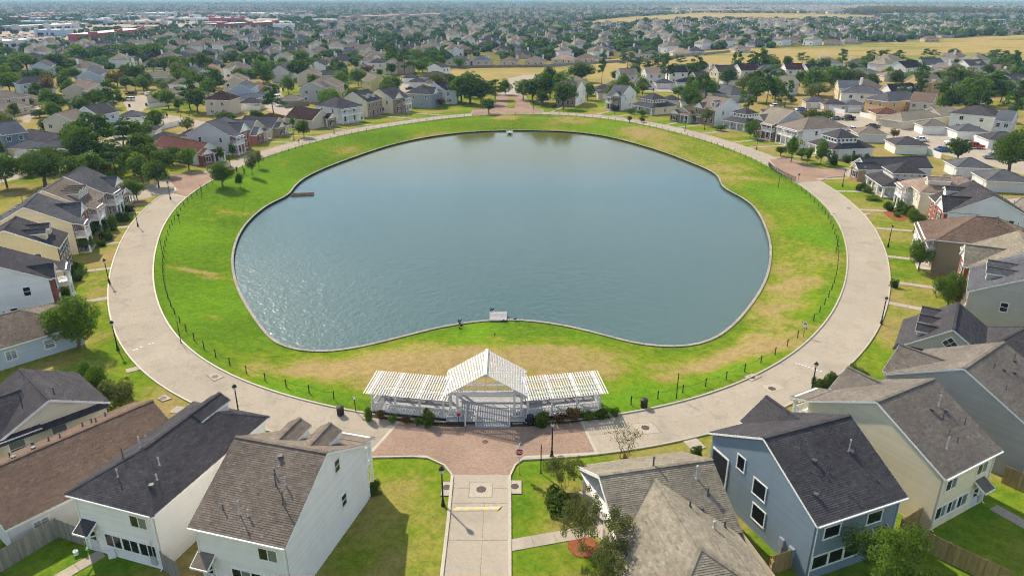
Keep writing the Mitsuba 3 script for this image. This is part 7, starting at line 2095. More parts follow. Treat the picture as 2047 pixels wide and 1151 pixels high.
# cars
def profile_body(L, W, pts, col, mb, taper=.12):
    """Side outline (x, z) given a width that narrows towards the top."""
    p = np.array(pts, float); zt, zb = p[:, 1].max(), p[:, 1].min()
    y = W / 2 * (1 - taper * np.clip((p[:, 1] - .8) / (zt - .8), 0, 1))
    n = len(p)
    V = [(a, -b, c) for (a, c), b in zip(p, y)] + [(a, b, c) for (a, c), b in zip(p, y)]
    tri = trimesh.creation.triangulate_polygon(Polygon(p), engine='earcut')
    tv, tf = tri
    idx = [int(np.argmin(np.linalg.norm(p - q, axis=1))) for q in tv]
    F = [[idx[a], idx[b], idx[c]] for a, b, c in tf] + [[idx[c] + n, idx[b] + n, idx[a] + n] for a, b, c in tf]
    for i in range(n):
        j = (i + 1) % n
        F += [[i, j, j + n], [i, j + n, i + n]]
    mb.add(V, F, C(col))


CARS = {'sedan': (4.7, 1.82, [(-2.3, .30), (2.3, .30), (2.35, .62), (2.2, .80), (1.15, .95), (-1.55, .98), (-2.3, .92), (-2.36, .6)], [(1.1, .95), (.35, 1.42), (-.9, 1.42), (-1.6, .98)]),
        'suv': (4.9, 1.95, [(-2.4, .36), (2.4, .36), (2.45, .75), (2.3, 1.0), (1.25, 1.12), (-2.3, 1.12), (-2.45, .9)], [(1.2, 1.12), (.55, 1.75), (-2.1, 1.75), (-2.35, 1.12)]),
        'pickup': (5.7, 2.0, [(-2.85, .45), (2.8, .45), (2.85, .85), (2.7, 1.08), (1.5, 1.16), (-.75, 1.16), (-.75, 1.08), (-2.8, 1.08), (-2.86, .8)], [(1.45, 1.15), (.85, 1.82), (-.6, 1.82), (-.78, 1.15)])}


def car(p, yaw, kind, col, label, name=None):
    k = numbered(name or ('parked_car' if kind != 'pickup' else 'pickup_truck')); say(k, label, 'car' if kind != 'pickup' else 'pickup truck')
    L, W, body, cab = CARS[kind]
    m = frame(p[0], p[1], math.radians(yaw), .03)
    b = MB(); profile_body(L, W, body, col, b, .02); put('body', b.place(m), 'm_carpaint', k, smooth=False)
    g = MB(); profile_body(L, W * .93, cab, col, g, .18); put('cabin_glass', g.place(m), 'm_glass', k)
    r = MB(); zt = cab[1][1]; x1, x0 = cab[1][0], cab[2][0]
    r.box(((x0 + x1) / 2, 0, zt + .01), (x1 - x0 + .08, W * .78, .07), col=C(col))
    for s in (-1, 1):
        for (xa, za), (xb, zb) in ((cab[0], cab[1]), (cab[3], cab[2])):
            r.bar((xa, s * W * .455, za), (xb, s * W * .385, zb), .09, .07, C(col))
        r.bar(((x0 + x1) / 2 - .1, s * W * .46, cab[0][1]), ((x0 + x1) / 2 - .1, s * W * .385, zt), .09, .07, C(col), up=(0, 1, 0))
    put('roof', r.place(m), 'm_carpaint', k)
    wr = .36 if kind != 'sedan' else .32
    for xx in (L * .31, -L * .30):
        for s in (-1, 1):
            t = MB(); t.tube([(xx, s * (W / 2 - .20), wr), (xx, s * (W / 2 + .015), wr)], wr, 16); wk = put('wheel', t.place(m), 'm_rubber', k)
            t = MB(); t.tube([(xx, s * (W / 2 - .05), wr), (xx, s * (W / 2 + .03), wr)], wr * .6, 12); put('rim', t.place(m), 'm_chrome', wk)
    for s in (-1, 1):
        t = MB(); t.box((L / 2 - .02, s * W * .36, .72), (.12, .36, .14)); put('headlight', t.place(m), 'm_lampglass', k)
        t = MB(); t.box((-L / 2 + .02, s * W * .40, .82), (.1, .22, .2)); put('tail_light', t.place(m), 'm_red', k)
    if kind == 'pickup':
        t = MB(); t.box((-1.8, 0, 1.085), (1.85, W * .78, .03)); put('bed', t.place(m), 'm_rubber', k)
    t = MB(); t.box((L / 2 - .01, 0, .5), (.08, W * .6, .2)); put('grille', t.place(m), 'm_rubber', k)


car((133.65,214.98), 172, 'pickup', 'carwhite', 'silver pickup truck parked on the right lane')
car((135.99,209.57), -5, 'pickup', 'carred', 'red pickup truck parked on the right lane')
car((122.34,262.65), 205, 'pickup', 'carblack', 'black pickup truck nosing up to a lane garage')
car((123.33,245.39), 15, 'sedan', 'carblack', 'low dark sports car with its door open side to the lane')
car((131.18,247.43), 200, 'suv', 'carblack', 'black sport utility car before the taupe garage')
car((113.43,285), 200, 'sedan', 'carblue', 'blue car on the lane behind the right arc')
car((105.63,293.26), 90, 'suv', 'carwhite', 'white van like car behind the red brick porch house')
car((113.35,239.46), 170, 'sedan', 'carwhite', 'silver car half hidden by the taupe balcony house')
car((-61.95,384.97), 170, 'suv', 'carblack', 'black car beside the cream house with shutters')
car((-49.23,354.24), 20, 'sedan', 'carblack', 'dark car between the left lane garages')
car((-165.1,314.43), 172, 'suv', 'carwhite', 'white sport utility car on the left driveway')
car((-173.55,333.21), 178, 'suv', 'carblack', 'dark blue car parked behind the white one on the left driveway')
car((-165.96,335.02), 60, 'sedan', 'carwhite', 'white car at the back of the left driveway')
car((65.44,354.24), 172, 'suv', 'carwhite', 'white car parked before the garages beyond the right arc')
car((-94.59,297.57), 60, 'sedan', 'carwhite', 'white car half hidden by the tan roofed garage')
car((-123.88,225.74), 150, 'sedan', 'carwhite', 'silver car under the pines by the west street')

for (p, yw, kd, cl, t) in (((117.42,262.65), 200, 'sedan', 'cargrey', 'grey car on the apron of the middle tan garage'), ((126.08,220.65), 172, 'sedan', 'carwhite', 'white car on the right lane before the round tree'), ((132.61,194.77), 160, 'suv', 'cargrey', 'grey car on the lower side of the right lane'), ((124.64,205.14), 10, 'sedan', 'carblue', 'dark blue car on the lower side of the right lane'),
                           ((-181.78,277.16), 60, 'sedan', 'carwhite', 'white car on the straight left lane'), ((-199.22,311.23), 62, 'suv', 'cargrey', 'grey car farther up the straight left lane'), ((-103.19,321.02), 80, 'suv', 'carwhite', 'white car on the middle lane between the garages'), ((-111.38,342.46), 70, 'sedan', 'carred', 'red car on the middle lane'), ((-55.93,384.97), 30, 'sedan', 'carwhite', 'white car on the lane by the cream house'), ((-122.04,185.93), 15, 'sedan', 'cargrey', 'grey car on the west street near the big oaks'), ((78.13,350.23), 10, 'sedan', 'cargrey', 'grey car before the dark garage beyond the right arc')):
    car(p, yw, kd, cl, t)


# two people walking, birds
def hull_chain(bones, size):
    import manifold3d as m3
    out = None
    for (a, ra), (b, rb) in bones:
        s = m3.Manifold.sphere(1.0, 12)
        h = m3.Manifold.batch_hull([s.scale([ra] * 3).translate(list(map(float, a))), s.scale([rb] * 3).translate(list(map(float, b)))])
        out = h if out is None else out + h
    return out.refine_to_length(size)


def person(p, yaw, label, shirt, stride=.22):
    k = numbered('person'); say(k, label, 'person')
    m = frame(p[0], p[1], yaw, zg(*p) + .03)

    def body(bones, size=.06):
        q = hull_chain(bones, size).to_mesh(); mb = MB(); mb.add(q.vert_properties[:, :3], q.tri_verts, C(shirt)); return mb.place(m)
    hip, neck = (0, 0, .92), (.02, 0, 1.45)
    bones = [((neck, .055), ((.03, 0, 1.52), .05)), (((.03, 0, 1.60), .085), ((.04, 0, 1.68), .09)), (((.10, 0, 1.60), .03), ((.12, 0, 1.59), .02))]
    for s in (-1, 1):
        sh, el, ha = (0, s * .19, 1.40), (-s * stride * .5, s * .24, 1.12), (-s * stride * .8 + .1, s * .23, .90)
        bones += [((el, .042), (ha, .032)), ((sh, .05), (el, .042)), ((ha, .035), ((ha[0] + .04, ha[1], ha[2] - .08), .03))]
        kn, an = (s * stride * .6, s * .10, .50), (s * stride - .08, s * .10, .09)
        bones += [(((0, s * .09, .90), .085), (kn, .06)), ((kn, .058), (an, .04)), ((an, .045), ((an[0] + .17, an[1], .045), .035))]
    bones += [((hip, .13), ((0, 0, 1.15), .13)), (((0, 0, 1.15), .13), ((.0, 0, 1.34), .15))]
    put('body', body(bones), 'm_skin', k, smooth=True)
    cl = [((hip, .15), ((0, 0, 1.15), .145)), (((0, 0, 1.15), .145), ((.0, -.10, 1.38), .10)), (((0, 0, 1.15), .145), ((.0, .10, 1.38), .10))]
    for s in (-1, 1):
        cl += [(((0, s * .18, 1.40), .065), ((-s * stride * .5, s * .24, 1.14), .056))]
    put('shirt', body(cl), 'm_paint', k, smooth=True)
    tr = []
    for s in (-1, 1):
        tr += [(((0, s * .09, .90), .10), ((s * stride * .6, s * .10, .50), .075)), (((s * stride * .6, s * .10, .50), .073), ((s * stride - .08, s * .10, .15), .055))]
    q = hull_chain(tr, .06).to_mesh(); mb = MB(); mb.add(q.vert_properties[:, :3], q.tri_verts, C('darktrim')); put('trousers', mb.place(m), 'm_paint', k, smooth=True)
    q = hull_chain([(((.01, 0, 1.66), .10), ((.0, 0, 1.62), .085))], .05).to_mesh(); mb = MB(); mb.add(q.vert_properties[:, :3], q.tri_verts, C('darktrim')); put('hair', mb.place(m), 'm_paint', k, smooth=True)


person((-69.71,177.8), 1.1, 'walker in dark clothes on the ring road, left of two', 'carblack')
person((-67.23,176.15), 1.0, 'walker in dark clothes on the ring road, right of two', 'navy')


def bird(p, z, yaw, label, bsdf='m_feather', s=.8):
    k = numbered('bird'); say(k, label, 'bird', 'dark ducks along the near shore')
    m = frame(p[0], p[1], yaw, z)
    q = hull_chain([(((-.22 * s, 0, .24 * s), .09 * s), ((.08 * s, 0, .26 * s), .13 * s)), (((.08 * s, 0, .26 * s), .11 * s), ((.20 * s, 0, .46 * s), .05 * s)), (((.20 * s, 0, .46 * s), .055 * s), ((.24 * s, 0, .50 * s), .06 * s)), (((-.22 * s, 0, .24 * s), .06 * s), ((-.36 * s, 0, .27 * s), .03 * s)), (((.0, .06 * s, .16 * s), .02 * s), ((.02, .06 * s, 0), .015 * s)), (((.0, -.06 * s, .16 * s), .02 * s), ((.02, -.06 * s, 0), .015 * s))], .05).to_mesh()
    mb = MB(); mb.add(q.vert_properties[:, :3], q.tri_verts); put('body', mb.place(m), bsdf, k, smooth=True)
    mb = MB(); mb.bar((.28 * s, 0, .49 * s), (.38 * s, 0, .47 * s), .05 * s, .025 * s, C('orangeplastic')); put('bill', mb.place(m), 'm_paint', k)


for (p, z, yw, t) in (((-3.11,95.09), -1.42, 1.2, 'dark bird at the left corner of the plank dock'), ((-2.83,95.27), -1.42, .4, 'dark bird beside the corner bird on the plank dock'), ((-7.55,91.38), -1.52, 1.8, 'dark duck on the bulkhead left of the dock'), ((-7.35,91.55), -1.52, .2, 'second dark duck on the bulkhead left of the dock'), ((-7.37,90.82), -1.55, 2.4, 'dark duck on the grass left of the dock, upper of three'), ((-7.03,89.89), -1.5, .9, 'dark duck on the grass left of the dock, middle of three'), ((-7.16,88.82), -1.42, 2.9, 'dark duck on the grass left of the dock, lowest of three'), ((-1.38,91.49), -1.56, .3, 'dark duck right of the dock foot'), ((-1.03,91.49), -1.56, 2.2, 'second dark duck right of the dock foot'), ((-0.75,91.66), -1.56, 1.2, 'third dark duck right of the dock foot'), ((0.46,92.17), -1.52, .2, 'dark duck on the bulkhead farther right'), ((-2.33,86.37), -1.22, 1.4, 'single dark duck on the lawn below the dock')):
    bird(p, z, yw, t)
# planted strip of the far entrance
mb = MB(); mb.prism(Polygon([(-1.91,291.85), (1.11,291.85), (1.01,326.14), (-1.68,326.14)]), -.2, .16, C('kerb')); put('median', mb, 'm_ground', label='planted median strip of the far entrance drive', kind='structure')
k = numbered('white_bucket'); say(k, 'white bucket on the grass behind the black roofed white house', 'bucket'); p = (-34.69,44.4)
m = MB(); m.lathe([(.16, 0), (.2, .4), (.17, .4), (.14, .04), (0, .04)], (p[0], p[1], 0), 14, C('trim')); put('pail', m, 'm_paint', k)
k = numbered('heat_pump'); say(k, 'small white utility box against the wall of the black roofed white house', 'utility box'); p = (-31.67,44.18)
m = MB(); m.box((p[0], p[1], .4), (.5, .45, .8), .3, C('trim')); put('case', m, 'm_paint', k); m = MB(); m.box((p[0], p[1], .82), (.56, .5, .04), .3, C('trim')); put('top_panel', m, 'm_paint', k)

# ---------------------------------------------------------------- the suburb beyond
from shapely.strtree import STRtree
LOTZONE = Polygon([(-444.15,611.84), (-472.35,1027.65), (-288.45,1027.65), (-333.07,1561.97), (-576.25,2173.06), (-1238.94,2040.35), (-1115.55,1561.97)])
KEEPALL = KEEP + [outer_g.buffer(12), lane_g, allpav.buffer(2)]
keep_tree = STRtree(KEEPALL + FOOT)
keep_list = KEEPALL + FOOT


def is_free(x, y, r):
    q = Point(x, y).buffer(r, 4)
    return not any(keep_list[i].intersects(q) for i in keep_tree.query(q))


def in_view(x, y, pad=40):
    return y > 0 and abs(x) < (y * .7721 + 30) + pad


# simple hip-roofed houses for the middle distance
FARW = ['beige', 'tan', 'lightgrey', 'cream', 'lightgrey', 'redbrick', 'beige', 'white']
FARR = ['taupe', 'grey', 'grey', 'slate', 'grey', 'taupe', 'bluegrey', 'charcoal', 'slate', 'greytan', 'brown', 'greytan']


def far_house_parts(rng, two=False):
    w, d = rng.uniform(11, 16), rng.uniform(10, 13)
    ze = 5.4 if two else 2.9
    wl, rf = rng.choice(FARW), rng.choice(FARR)
    a, b = MB(), MB()
    a.box((0, 0, ze / 2), (w, d, ze), col=C(wl))
    p = rng.uniform(.5, .62); o = .5
    h = min(w, d) / 2 + o; zr = ze + p * h
    X, Y = w / 2 + o, d / 2 + o
    if w > d:
        r0, r1 = (-X + h, 0, zr), (X - h, 0, zr)
        for q in ([(-X, -Y, ze), (X, -Y, ze), r1, r0], [(X, Y, ze), (-X, Y, ze), r0, r1], [(X, -Y, ze), (X, Y, ze), r1], [(-X, Y, ze), (-X, -Y, ze), r0]):
            b.poly(q, CR(rf), .5)
    else:
        r0, r1 = (0, -Y + h, zr), (0, Y - h, zr)
        for q in ([(X, -Y, ze), (X, Y, ze), r1, r0], [(-X, Y, ze), (-X, -Y, ze), r0, r1], [(-X, -Y, ze), (X, -Y, ze), r0], [(X, Y, ze), (-X, Y, ze), r1]):
            b.poly(q, CR(rf), .5)
    gx, gw, gz = rng.uniform(-.25, .25) * w, rng.uniform(4, 6), ze + .3
    ga = gz + .6 * gw / 2
    a.poly([(gx - gw / 2 + .2, -Y - .5, 0), (gx + gw / 2 - .2, -Y - .5, 0), (gx + gw / 2 - .2, -Y - .5, gz), (gx, -Y - .5, ga - .1), (gx - gw / 2 + .2, -Y - .5, gz)], C(wl))
    for s in (-1, 1):
        b.poly([(gx + s * gw / 2, -Y - .8, gz - .1), (gx, -Y - .8, ga), (gx, 0, ga), (gx + s * gw / 2, 0, gz - .1)], CR(rf), .5)
    c = MB(); c.box((w * .3, d * .2, zr * .5 + .6), (1.0, .8, zr + 1.0), col=C(rng.choice(['lightgrey', 'tan', 'white'])))
    wn = MB()
    for k in (-.32, .32):
        wn.box((w * k, -d / 2 - .02, 1.5), (1.3, .06, 1.3)); wn.box((w * k, d / 2 + .02, 1.5), (1.3, .06, 1.3))
    return a, b, c, wn, wl, rf


NAMEC = dict(bluegrey='blue grey', taupe='taupe', brown='brown', charcoal='charcoal', slate='slate grey', grey='grey', tan='tan', darkbrown='dark brown', greytan='grey tan')
rng = np.random.default_rng(77)
houses_n = sum(1 for k in labels if '__' not in k and labels[k].get('category') == 'house')
cand = []
cell = 27.0
for gx in np.arange(-1300, 1300, cell):
    for gy in np.arange(225, 1750, cell):
        a = .22 * math.sin(gx * .004) + .3 * math.sin(gy * .003)
        x, y = gx + rng.uniform(-5, 5) + 12 * math.sin(gy * .02), gy + rng.uniform(-5, 5)
        if in_view(x, y, 20):
            cand.append((math.hypot(x, y), x, y, a + rng.choice([0, math.pi / 2, math.pi])))
cand.sort()
far_protos = []
for k in range(8):
    a, b, c, wn, wl, rf = far_house_parts(np.random.default_rng(500 + k), two=k in (2, 6))
    g = f'far_house_kind_{k}'
    scene[g] = {'type': 'shapegroup', 'wall': a.ply('m_paint'), 'roof': b.ply('m_roof'), 'chimney': c.ply('m_paint'), 'window': wn.ply('m_glass')}
    far_protos.append((g, wl, rf))


def clump(rng, n, spread, r0, r1, detail=1):
    """A clump of n low tree crowns as one mesh."""
    mb = MB()
    for _ in range(n):
        r = rng.uniform(r0, r1); x, y = rng.uniform(-spread, spread, 2)
        s = trimesh.creation.icosphere(subdivisions=detail, radius=1.0)
        v = np.array(s.vertices)
        v *= (1 + .42 * (meshkit.fbm(v * 2.1 + rng.uniform(0, 50, 3), 2, 3) - .5) * 2)[:, None] + rng.uniform(-.07, .07, (len(v), 1))
        hh = r * rng.uniform(.62, .92)
        v = v * [r, r, hh] + [x, y, hh * .95]
        v[:, 2] = np.maximum(v[:, 2], 0)
        mb.add(v, np.array(s.faces), 0, rng.uniform(.2, .8))
        V, F, tone = leaf_cards([[x, y, hh * .95]], [r * 1.02], 70 if detail > 1 else 30, r * .30, rng, hh / r, .92)
        mb.V.append(V); mb.F.append(F + mb.n); mb.U.append(np.column_stack([V[:, 0] * 0, tone])); mb.n += len(V)
    return mb


for k in range(6):
    r_ = np.random.default_rng(900 + k)
    scene[f'clump_{k}'] = {'type': 'shapegroup', 'crown': clump(r_, 4, 11, 2.8, 5.4, 2).ply('m_far_leaf')}
    scene[f'pair_{k}'] = {'type': 'shapegroup', 'crown': clump(r_, 2, 9, 2.8, 5.0, 2).ply('m_far_leaf')}
    scene[f'wood_{k}'] = {'type': 'shapegroup', 'crown': clump(r_, 19, 36, 3.4, 6.6, 1).ply('m_far_leaf')}
SUB = Polygon([(904.62,4508.82), (542.77,2698.61), (819.03,2324.08), (907.57,2040.35), (1174.84,2497.47), (2291.81,4508.82), (4911.01,9680.84), (1938.47,9680.84)])
YEL = Polygon([(894.16,2040.35), (905.73,1868.93), (1089.22,1979.85), (1299.26,1868.93), (2598.51,3754.56), (2278.77,3754.56), (1494.66,2934.72), (1142.05,2497.47)])
FILL = []
n_ind = n_stuff = n_tree_stuff = 0
singles = ['oak_0', 'oak_1', 'oak_2', 'mid_0', 'mid_1', 'mid_2', 'oak_0', 'pine_0', 'pine_1', 'oak_1', 'olive_0', 'lime_0', 'oak_2', 'pine_2']
WHERE = [(-.25, 'among the trees on the left'), (-.08, 'among the trees left of the far entrance'), (.12, 'among the trees beyond the far entrance'), (.3, 'among the trees above the long dry field'), (9, 'among the trees on the far right')]


def inst(key, g, x, y, a, s=1.0, sz=None):
    scene[key] = {'type': 'instance', 'group': {'type': 'ref', 'id': g}, 'to_world': T().translate([x, y, 0]).rotate([0, 0, 1], math.degrees(a)).scale([s, s, sz or s])}


TONE = {'oak': 'dark green oak', 'mid': 'mid green tree', 'pin': 'pine', 'oli': 'olive green tree', 'lim': 'bright green tree'}
for D, x, y, a in cand:
    p = Point(x, y)
    if SUB.contains(p):
        ph, nt = .95, 0
    elif x > .38 * y and y > 700:
        ph, nt = .55, 1
    elif LOTZONE.contains(p):
        ph, nt = 0, 1
        if rng.random() < .6:
            continue
    else:
        ph, nt = (.80, 1) if D > 600 else (.62, 1) if D > 420 else (.12, 1)
    if rng.random() < ph and is_free(x, y, 9.0):
        g, wl, rf = far_protos[rng.integers(len(far_protos))]
        where = next(t for lim, t in WHERE if x / y < lim)
        if houses_n + n_ind < 298:
            key = numbered('house'); n_ind += 1
            inst(key, g, x, y, a)
            say(key, f'small {NAMEC[rf]} roofed suburban house {where}', 'house', f'{NAMEC[rf]} roofed houses {where}')
        else:
            n_stuff += 1
            inst(f'far_houses__{n_stuff:04d}', g, x, y, a)
        if rng.random() < .85:
            q = rng.uniform(0, 6.28); tx, ty = x + 12.5 * math.cos(q), y + 12.5 * math.sin(q)
            if is_free(tx, ty, 2):
                n_tree_stuff += 1; inst(f'far_wood__{n_tree_stuff:04d}', f'pair_{rng.integers(6)}', tx, ty, q, rng.uniform(.7, 1.1))
    elif D < 560 and N_TREES < 297:
        for _ in range(2):
            tx, ty = x + rng.uniform(-10, 10), y + rng.uniform(-10, 10)
            if is_free(tx, ty, 3.0) and N_TREES < 298:
                pr_ = singles[rng.integers(len(singles))]
                where = next(t for lim, t in WHERE if tx / ty < lim).replace('among the trees', 'among the roofs')
                r = rng.uniform(3.2, 5.4)
                plant(pr_, (tx, ty, r, r * rng.uniform(1.7, 2.1) if pr_[:3] != 'pin' else rng.uniform(12, 16)), f'{TONE[pr_[:3]]} {where}', group=f'{TONE[pr_[:3]]}s {where}')
    elif D < 560:
        for _ in range(3):
            tx, ty = x + rng.uniform(-12, 12), y + rng.uniform(-12, 12)
            if is_free(tx, ty, 5.0):
                n_tree_stuff += 1; inst(f'far_wood__{n_tree_stuff:04d}', f'pair_{rng.integers(6)}', tx, ty, a, rng.uniform(.7, 1.1))
                break
    elif is_free(x, y, 6.0):
        n_tree_stuff += 1; inst(f'far_wood__{n_tree_stuff:04d}', f'clump_{rng.integers(6)}', x, y, a, rng.uniform(.8, 1.15))
added = 0
for _ in range(2600):
    x, y = rng.uniform(-330, 330), rng.uniform(150, 470)
    r = rng.uniform(2.2, 4.6)
    if added < 170 and in_view(x, y, 0) and not outer_g.buffer(16).contains(Point(x, y)) and abs(x) > 20 and is_free(x, y, r * .8) and all(math.hypot(x - ax, y - ay) > 6.5 for ax, ay in FILL):
        FILL.append((x, y)); added += 1; n_tree_stuff += 1
        g = ['oak_0', 'oak_1', 'oak_2', 'mid_0', 'mid_1', 'mid_2', 'mid_0', 'olive_0'][rng.integers(8)]
        H_, R_ = PROTO[g]
        inst(f'far_wood__{n_tree_stuff:04d}', g, x, y, rng.uniform(0, 6.28), r / R_, r * rng.uniform(1.7, 2.1) / H_)
cell = 62.0
for gy in np.arange(1750, 4300, cell):
    for gx in np.arange(-gy * .80 - 100, gy * .80 + 100, cell):
        x, y = gx + rng.uniform(-15, 15), gy + rng.uniform(-15, 15)
        if not is_free(x, y, 16):
            continue
        p = Point(x, y)
        sub = SUB.contains(p)
        if YEL.contains(p):
            continue
        if sub or rng.random() < .85:
            for _ in range(8 if sub else 5):
                n_stuff += 1; inst(f'far_houses__{n_stuff:04d}', far_protos[rng.integers(8)][0], x + rng.uniform(-26, 26), y + rng.uniform(-26, 26), rng.choice([0, 1.57]) + .2)
        if not sub or rng.random() < .2:
            n_tree_stuff += 1; inst(f'far_wood__{n_tree_stuff:04d}', f'wood_{rng.integers(6)}', x, y, rng.uniform(0, 6.28), .85, rng.uniform(.6, .9))
cell = 330.0
for gy in np.arange(4300, 15000, cell):
    for gx in np.arange(-gy * .80 - 300, gy * .80 + 300, cell):
        n_tree_stuff += 1; inst(f'far_wood__{n_tree_stuff:04d}', f'wood_{rng.integers(6)}', gx + rng.uniform(-60, 60), gy + rng.uniform(-60, 60), rng.uniform(0, 6.28), 4.2, rng.uniform(.8, 1.2))
say('far_wood', 'far green canopy of suburban trees out to the horizon', kind='stuff')
say('far_houses', 'far crowd of suburban roofs under the horizon', kind='stuff')
# yellowing belt of trees at the right
k = 0
x0, y0, x1, y1 = YEL.bounds
for gx in np.arange(x0, x1, 16):
    for gy in np.arange(y0, y1, 22):
        if YEL.contains(Point(gx, gy)) and rng.random() < .8:
            k += 1; inst(f'yellow_wood__{k:04d}', 'yellow_0', gx + rng.uniform(-5, 5), gy + rng.uniform(-7, 7), rng.uniform(0, 6.28), 2.4, rng.uniform(1.6, 2.3))
            if k > 500:
                break
say('yellow_wood', 'belt of yellowing trees at the far right', kind='stuff')


# shopping centre at the far left
LOTS = []


def is_free_lot(x, y, r):
    q = Point(x, y).buffer(r)
    return not any(q.intersects(o) for o in LOTS)

def block(a, b, depth, h, col, label, roofcol='flatroof', name='store_building', stripe=None):
    a, b = np.array(a, float), np.array(b, float); L = np.linalg.norm(b - a); d = (b - a) / L
    m = frame(a[0], a[1], math.atan2(d[1], d[0]))
    LOTS.append(Point(*(a + b) / 2).buffer(L * .5))
    k = numbered(name); say(k, label, 'shop building')
    w = MB(); w.box((L / 2, depth / 2, h / 2), (L, depth, h), col=C(col)); put('wall', w.place(m), 'm_paint', k)
    r = MB(); r.box((L / 2, depth / 2, h + .05), (L - 1.2, depth - 1.2, .2), col=C(roofcol)); put('roof', r.place(m), 'm_paint', k)
    t = MB()
    for i in range(int(L / 12)):
        t.box((6 + i * 12, -.1, h * .3), (8, .3, h * .45))
    put('shop_window', t.place(m), 'm_glass', k)
    for x in (L * .06, L * .5, L * .94):
        e = MB(); e.box((x, 1.5, h * .62), (L * .09, 4, h * 1.24), col=C(col)); put('tower', e.place(m), 'm_paint', k)


block((-417.1,746.02), (-431.8,888.4), 22, 8, 'mall', 'long dark red shop building in the left distance')
block((-406.4,1043.97), (-353.79,1153.69), 26, 8, 'mall', 'wide dark red shop building beside the parking lot')
block((-522.68,1368.66), (-502.53,1427.61), 30, 8, 'mall', 'small dark red shop building behind the wide one')
block((-680.08,1027.65), (-637.15,1114.68), 24, 6, 'lightgrey', 'long pale shop building at the far left')
block((-847.75,1817.97), (-822.1,1868.93), 60, 9, 'lightgrey', 'large pale store with many columns in the distance', 'white')
block((-719.1,1922.8), (-578.53,1817.97), 60, 7, 'lightgrey', 'low wide white roofed store in the distance', 'white')
block((-448.64,655.4), (-444.35,697.85), 18, 6, 'lightgrey', 'white roofed shop at the left edge', 'white')
block((-304.72,1427.61), (-140.19,1723.88), 30, 9, 'storefront', 'row of pinkish apartment blocks in the distance', 'pinkish')
lotpoly = Polygon([(-444.15,611.84), (-472.35,1027.65), (-288.45,1027.65), (-333.07,1561.97), (-576.25,2173.06), (-1238.94,2040.35), (-1115.55,1561.97)])
x0, y0, x1, y1 = lotpoly.bounds
n = 0
for _ in range(900):
    x, y = rng.uniform(x0, x1), rng.uniform(y0, y1)
    w, dp, hh = rng.uniform(18, 60), rng.uniform(14, 30), rng.uniform(4.5, 8)
    if n < 60 and lotpoly.contains(Point(x, y)) and is_free_lot(x + w / 2, y + dp / 2, w * .55):
        c_, r_ = rng.choice(['lightgrey', 'storefront', 'tan', 'white', 'mall', 'paleblue']), rng.choice(['white', 'flatroof', 'white', 'paleblue'])
        a_ = rng.uniform(-.15, .15); n += 1
        LOTS.append(Point(x + w / 2, y + dp / 2).buffer(w * .55))
        block((x, y), (x + w * math.cos(a_), y + w * math.sin(a_)), dp, hh, c_, f'low {dict(lightgrey="pale grey", storefront="tan brown", tan="tan", white="white", mall="dark red", paleblue="pale blue")[c_]} shop building with {dict(white="white", flatroof="grey", paleblue="pale blue")[r_]} flat roof in the shopping district', r_)
        labels[[k for k in labels if k.startswith('store_building')][-1]]['group'] = f'low {c_} shops in the shopping district'.replace('lightgrey', 'pale grey').replace('storefront', 'tan brown').replace('paleblue', 'pale blue').replace('mall', 'dark red')
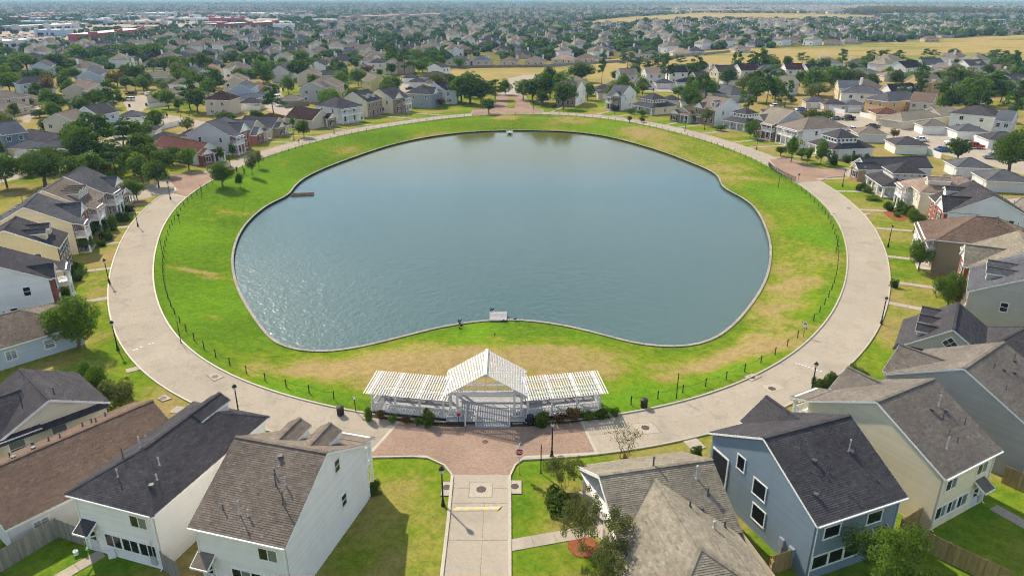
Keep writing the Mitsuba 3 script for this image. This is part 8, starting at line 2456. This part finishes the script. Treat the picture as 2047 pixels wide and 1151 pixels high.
# cars on the lot
pc = MB(); pc.box((0, 0, .62), (4.5, 1.8, .7), col=0); pc.box((-.2, 0, 1.15), (2.4, 1.6, .5), col=0)
for i, c_ in enumerate(('carwhite', 'cargrey', 'carred', 'carblack')):
    b = MB(); b.box((0, 0, .62), (4.5, 1.8, .62), col=C(c_)); b.box((1.9, 0, .55), (.8, 1.6, .4), col=C(c_))
    g = MB(); b.box((-.2, 0, 1.3), (2.2, 1.45, .1), col=C(c_)); g.box((-.2, 0, 1.08), (2.5, 1.6, .42))
    scene[f'lot_car_kind_{i}'] = {'type': 'shapegroup', 'body': b.ply('m_carpaint'), 'cabin': g.ply('m_glass')}
lot = KEEP[-2]
n = 0
x0, y0, x1, y1 = lot.bounds
names = ['white', 'grey', 'red', 'black']
for _ in range(4000):
    x, y = rng.uniform(max(x0, -600), x1), rng.uniform(y0, min(y1, 1150))
    y = round(y / 13) * 13 + rng.choice([-2.6, 2.6])
    x = round(x / 2.9) * 2.9
    if lot.contains(Point(x, y).buffer(4)) and in_view(x, y, 0) and n < 290 and is_free_lot(x, y, 2):
        c_ = rng.choice(4, p=[.45, .25, .12, .18])
        key = numbered('lot_car'); n += 1
        inst(key, f'lot_car_kind_{c_}', x, y, math.pi / 2)
        say(key, f'{names[c_]} car in the crowded shopping centre parking lot', 'car', f'{names[c_]} cars in the shopping centre parking lot')
x0, y0, x1, y1 = lotpoly.bounds
for _ in range(500):
    x, y = rng.uniform(x0, x1), rng.uniform(y0, y1)
    if lotpoly.contains(Point(x, y)) and is_free_lot(x, y, 5):
        n_tree_stuff += 1; inst(f'far_wood__{n_tree_stuff:04d}', f'pair_{rng.integers(6)}', x, y, rng.uniform(0, 6.28), rng.uniform(.45, .8))
# utility poles and tower beyond the long field
for p, t in (((357.2,697.85), 'left utility pole beyond the long field'), ((416.39,697.85), 'right utility pole beyond the long field')):
    pass

# ---------------------------------------------------------------- air
HAZE = 1.0 / 11500
scene['air'] = {'type': 'homogeneous', 'albedo': {'type': 'rgb', 'value': [.80, .90, .985]}, 'sigma_t': {'type': 'rgb', 'value': [HAZE * 0.62, HAZE * 0.98, HAZE * 1.60]}}
hz0, hz1 = -3.6, 43.0
scene['haze'] = {'type': 'cube', 'to_world': T().translate([0, 9000, (hz0 + hz1) / 2]).scale([32000, 32000, (hz1 - hz0) / 2]), 'bsdf': {'type': 'null'}, 'interior': {'type': 'ref', 'id': 'air'}}
say('haze', kind='stuff')
scene['camera']['medium'] = {'type': 'ref', 'id': 'air'}
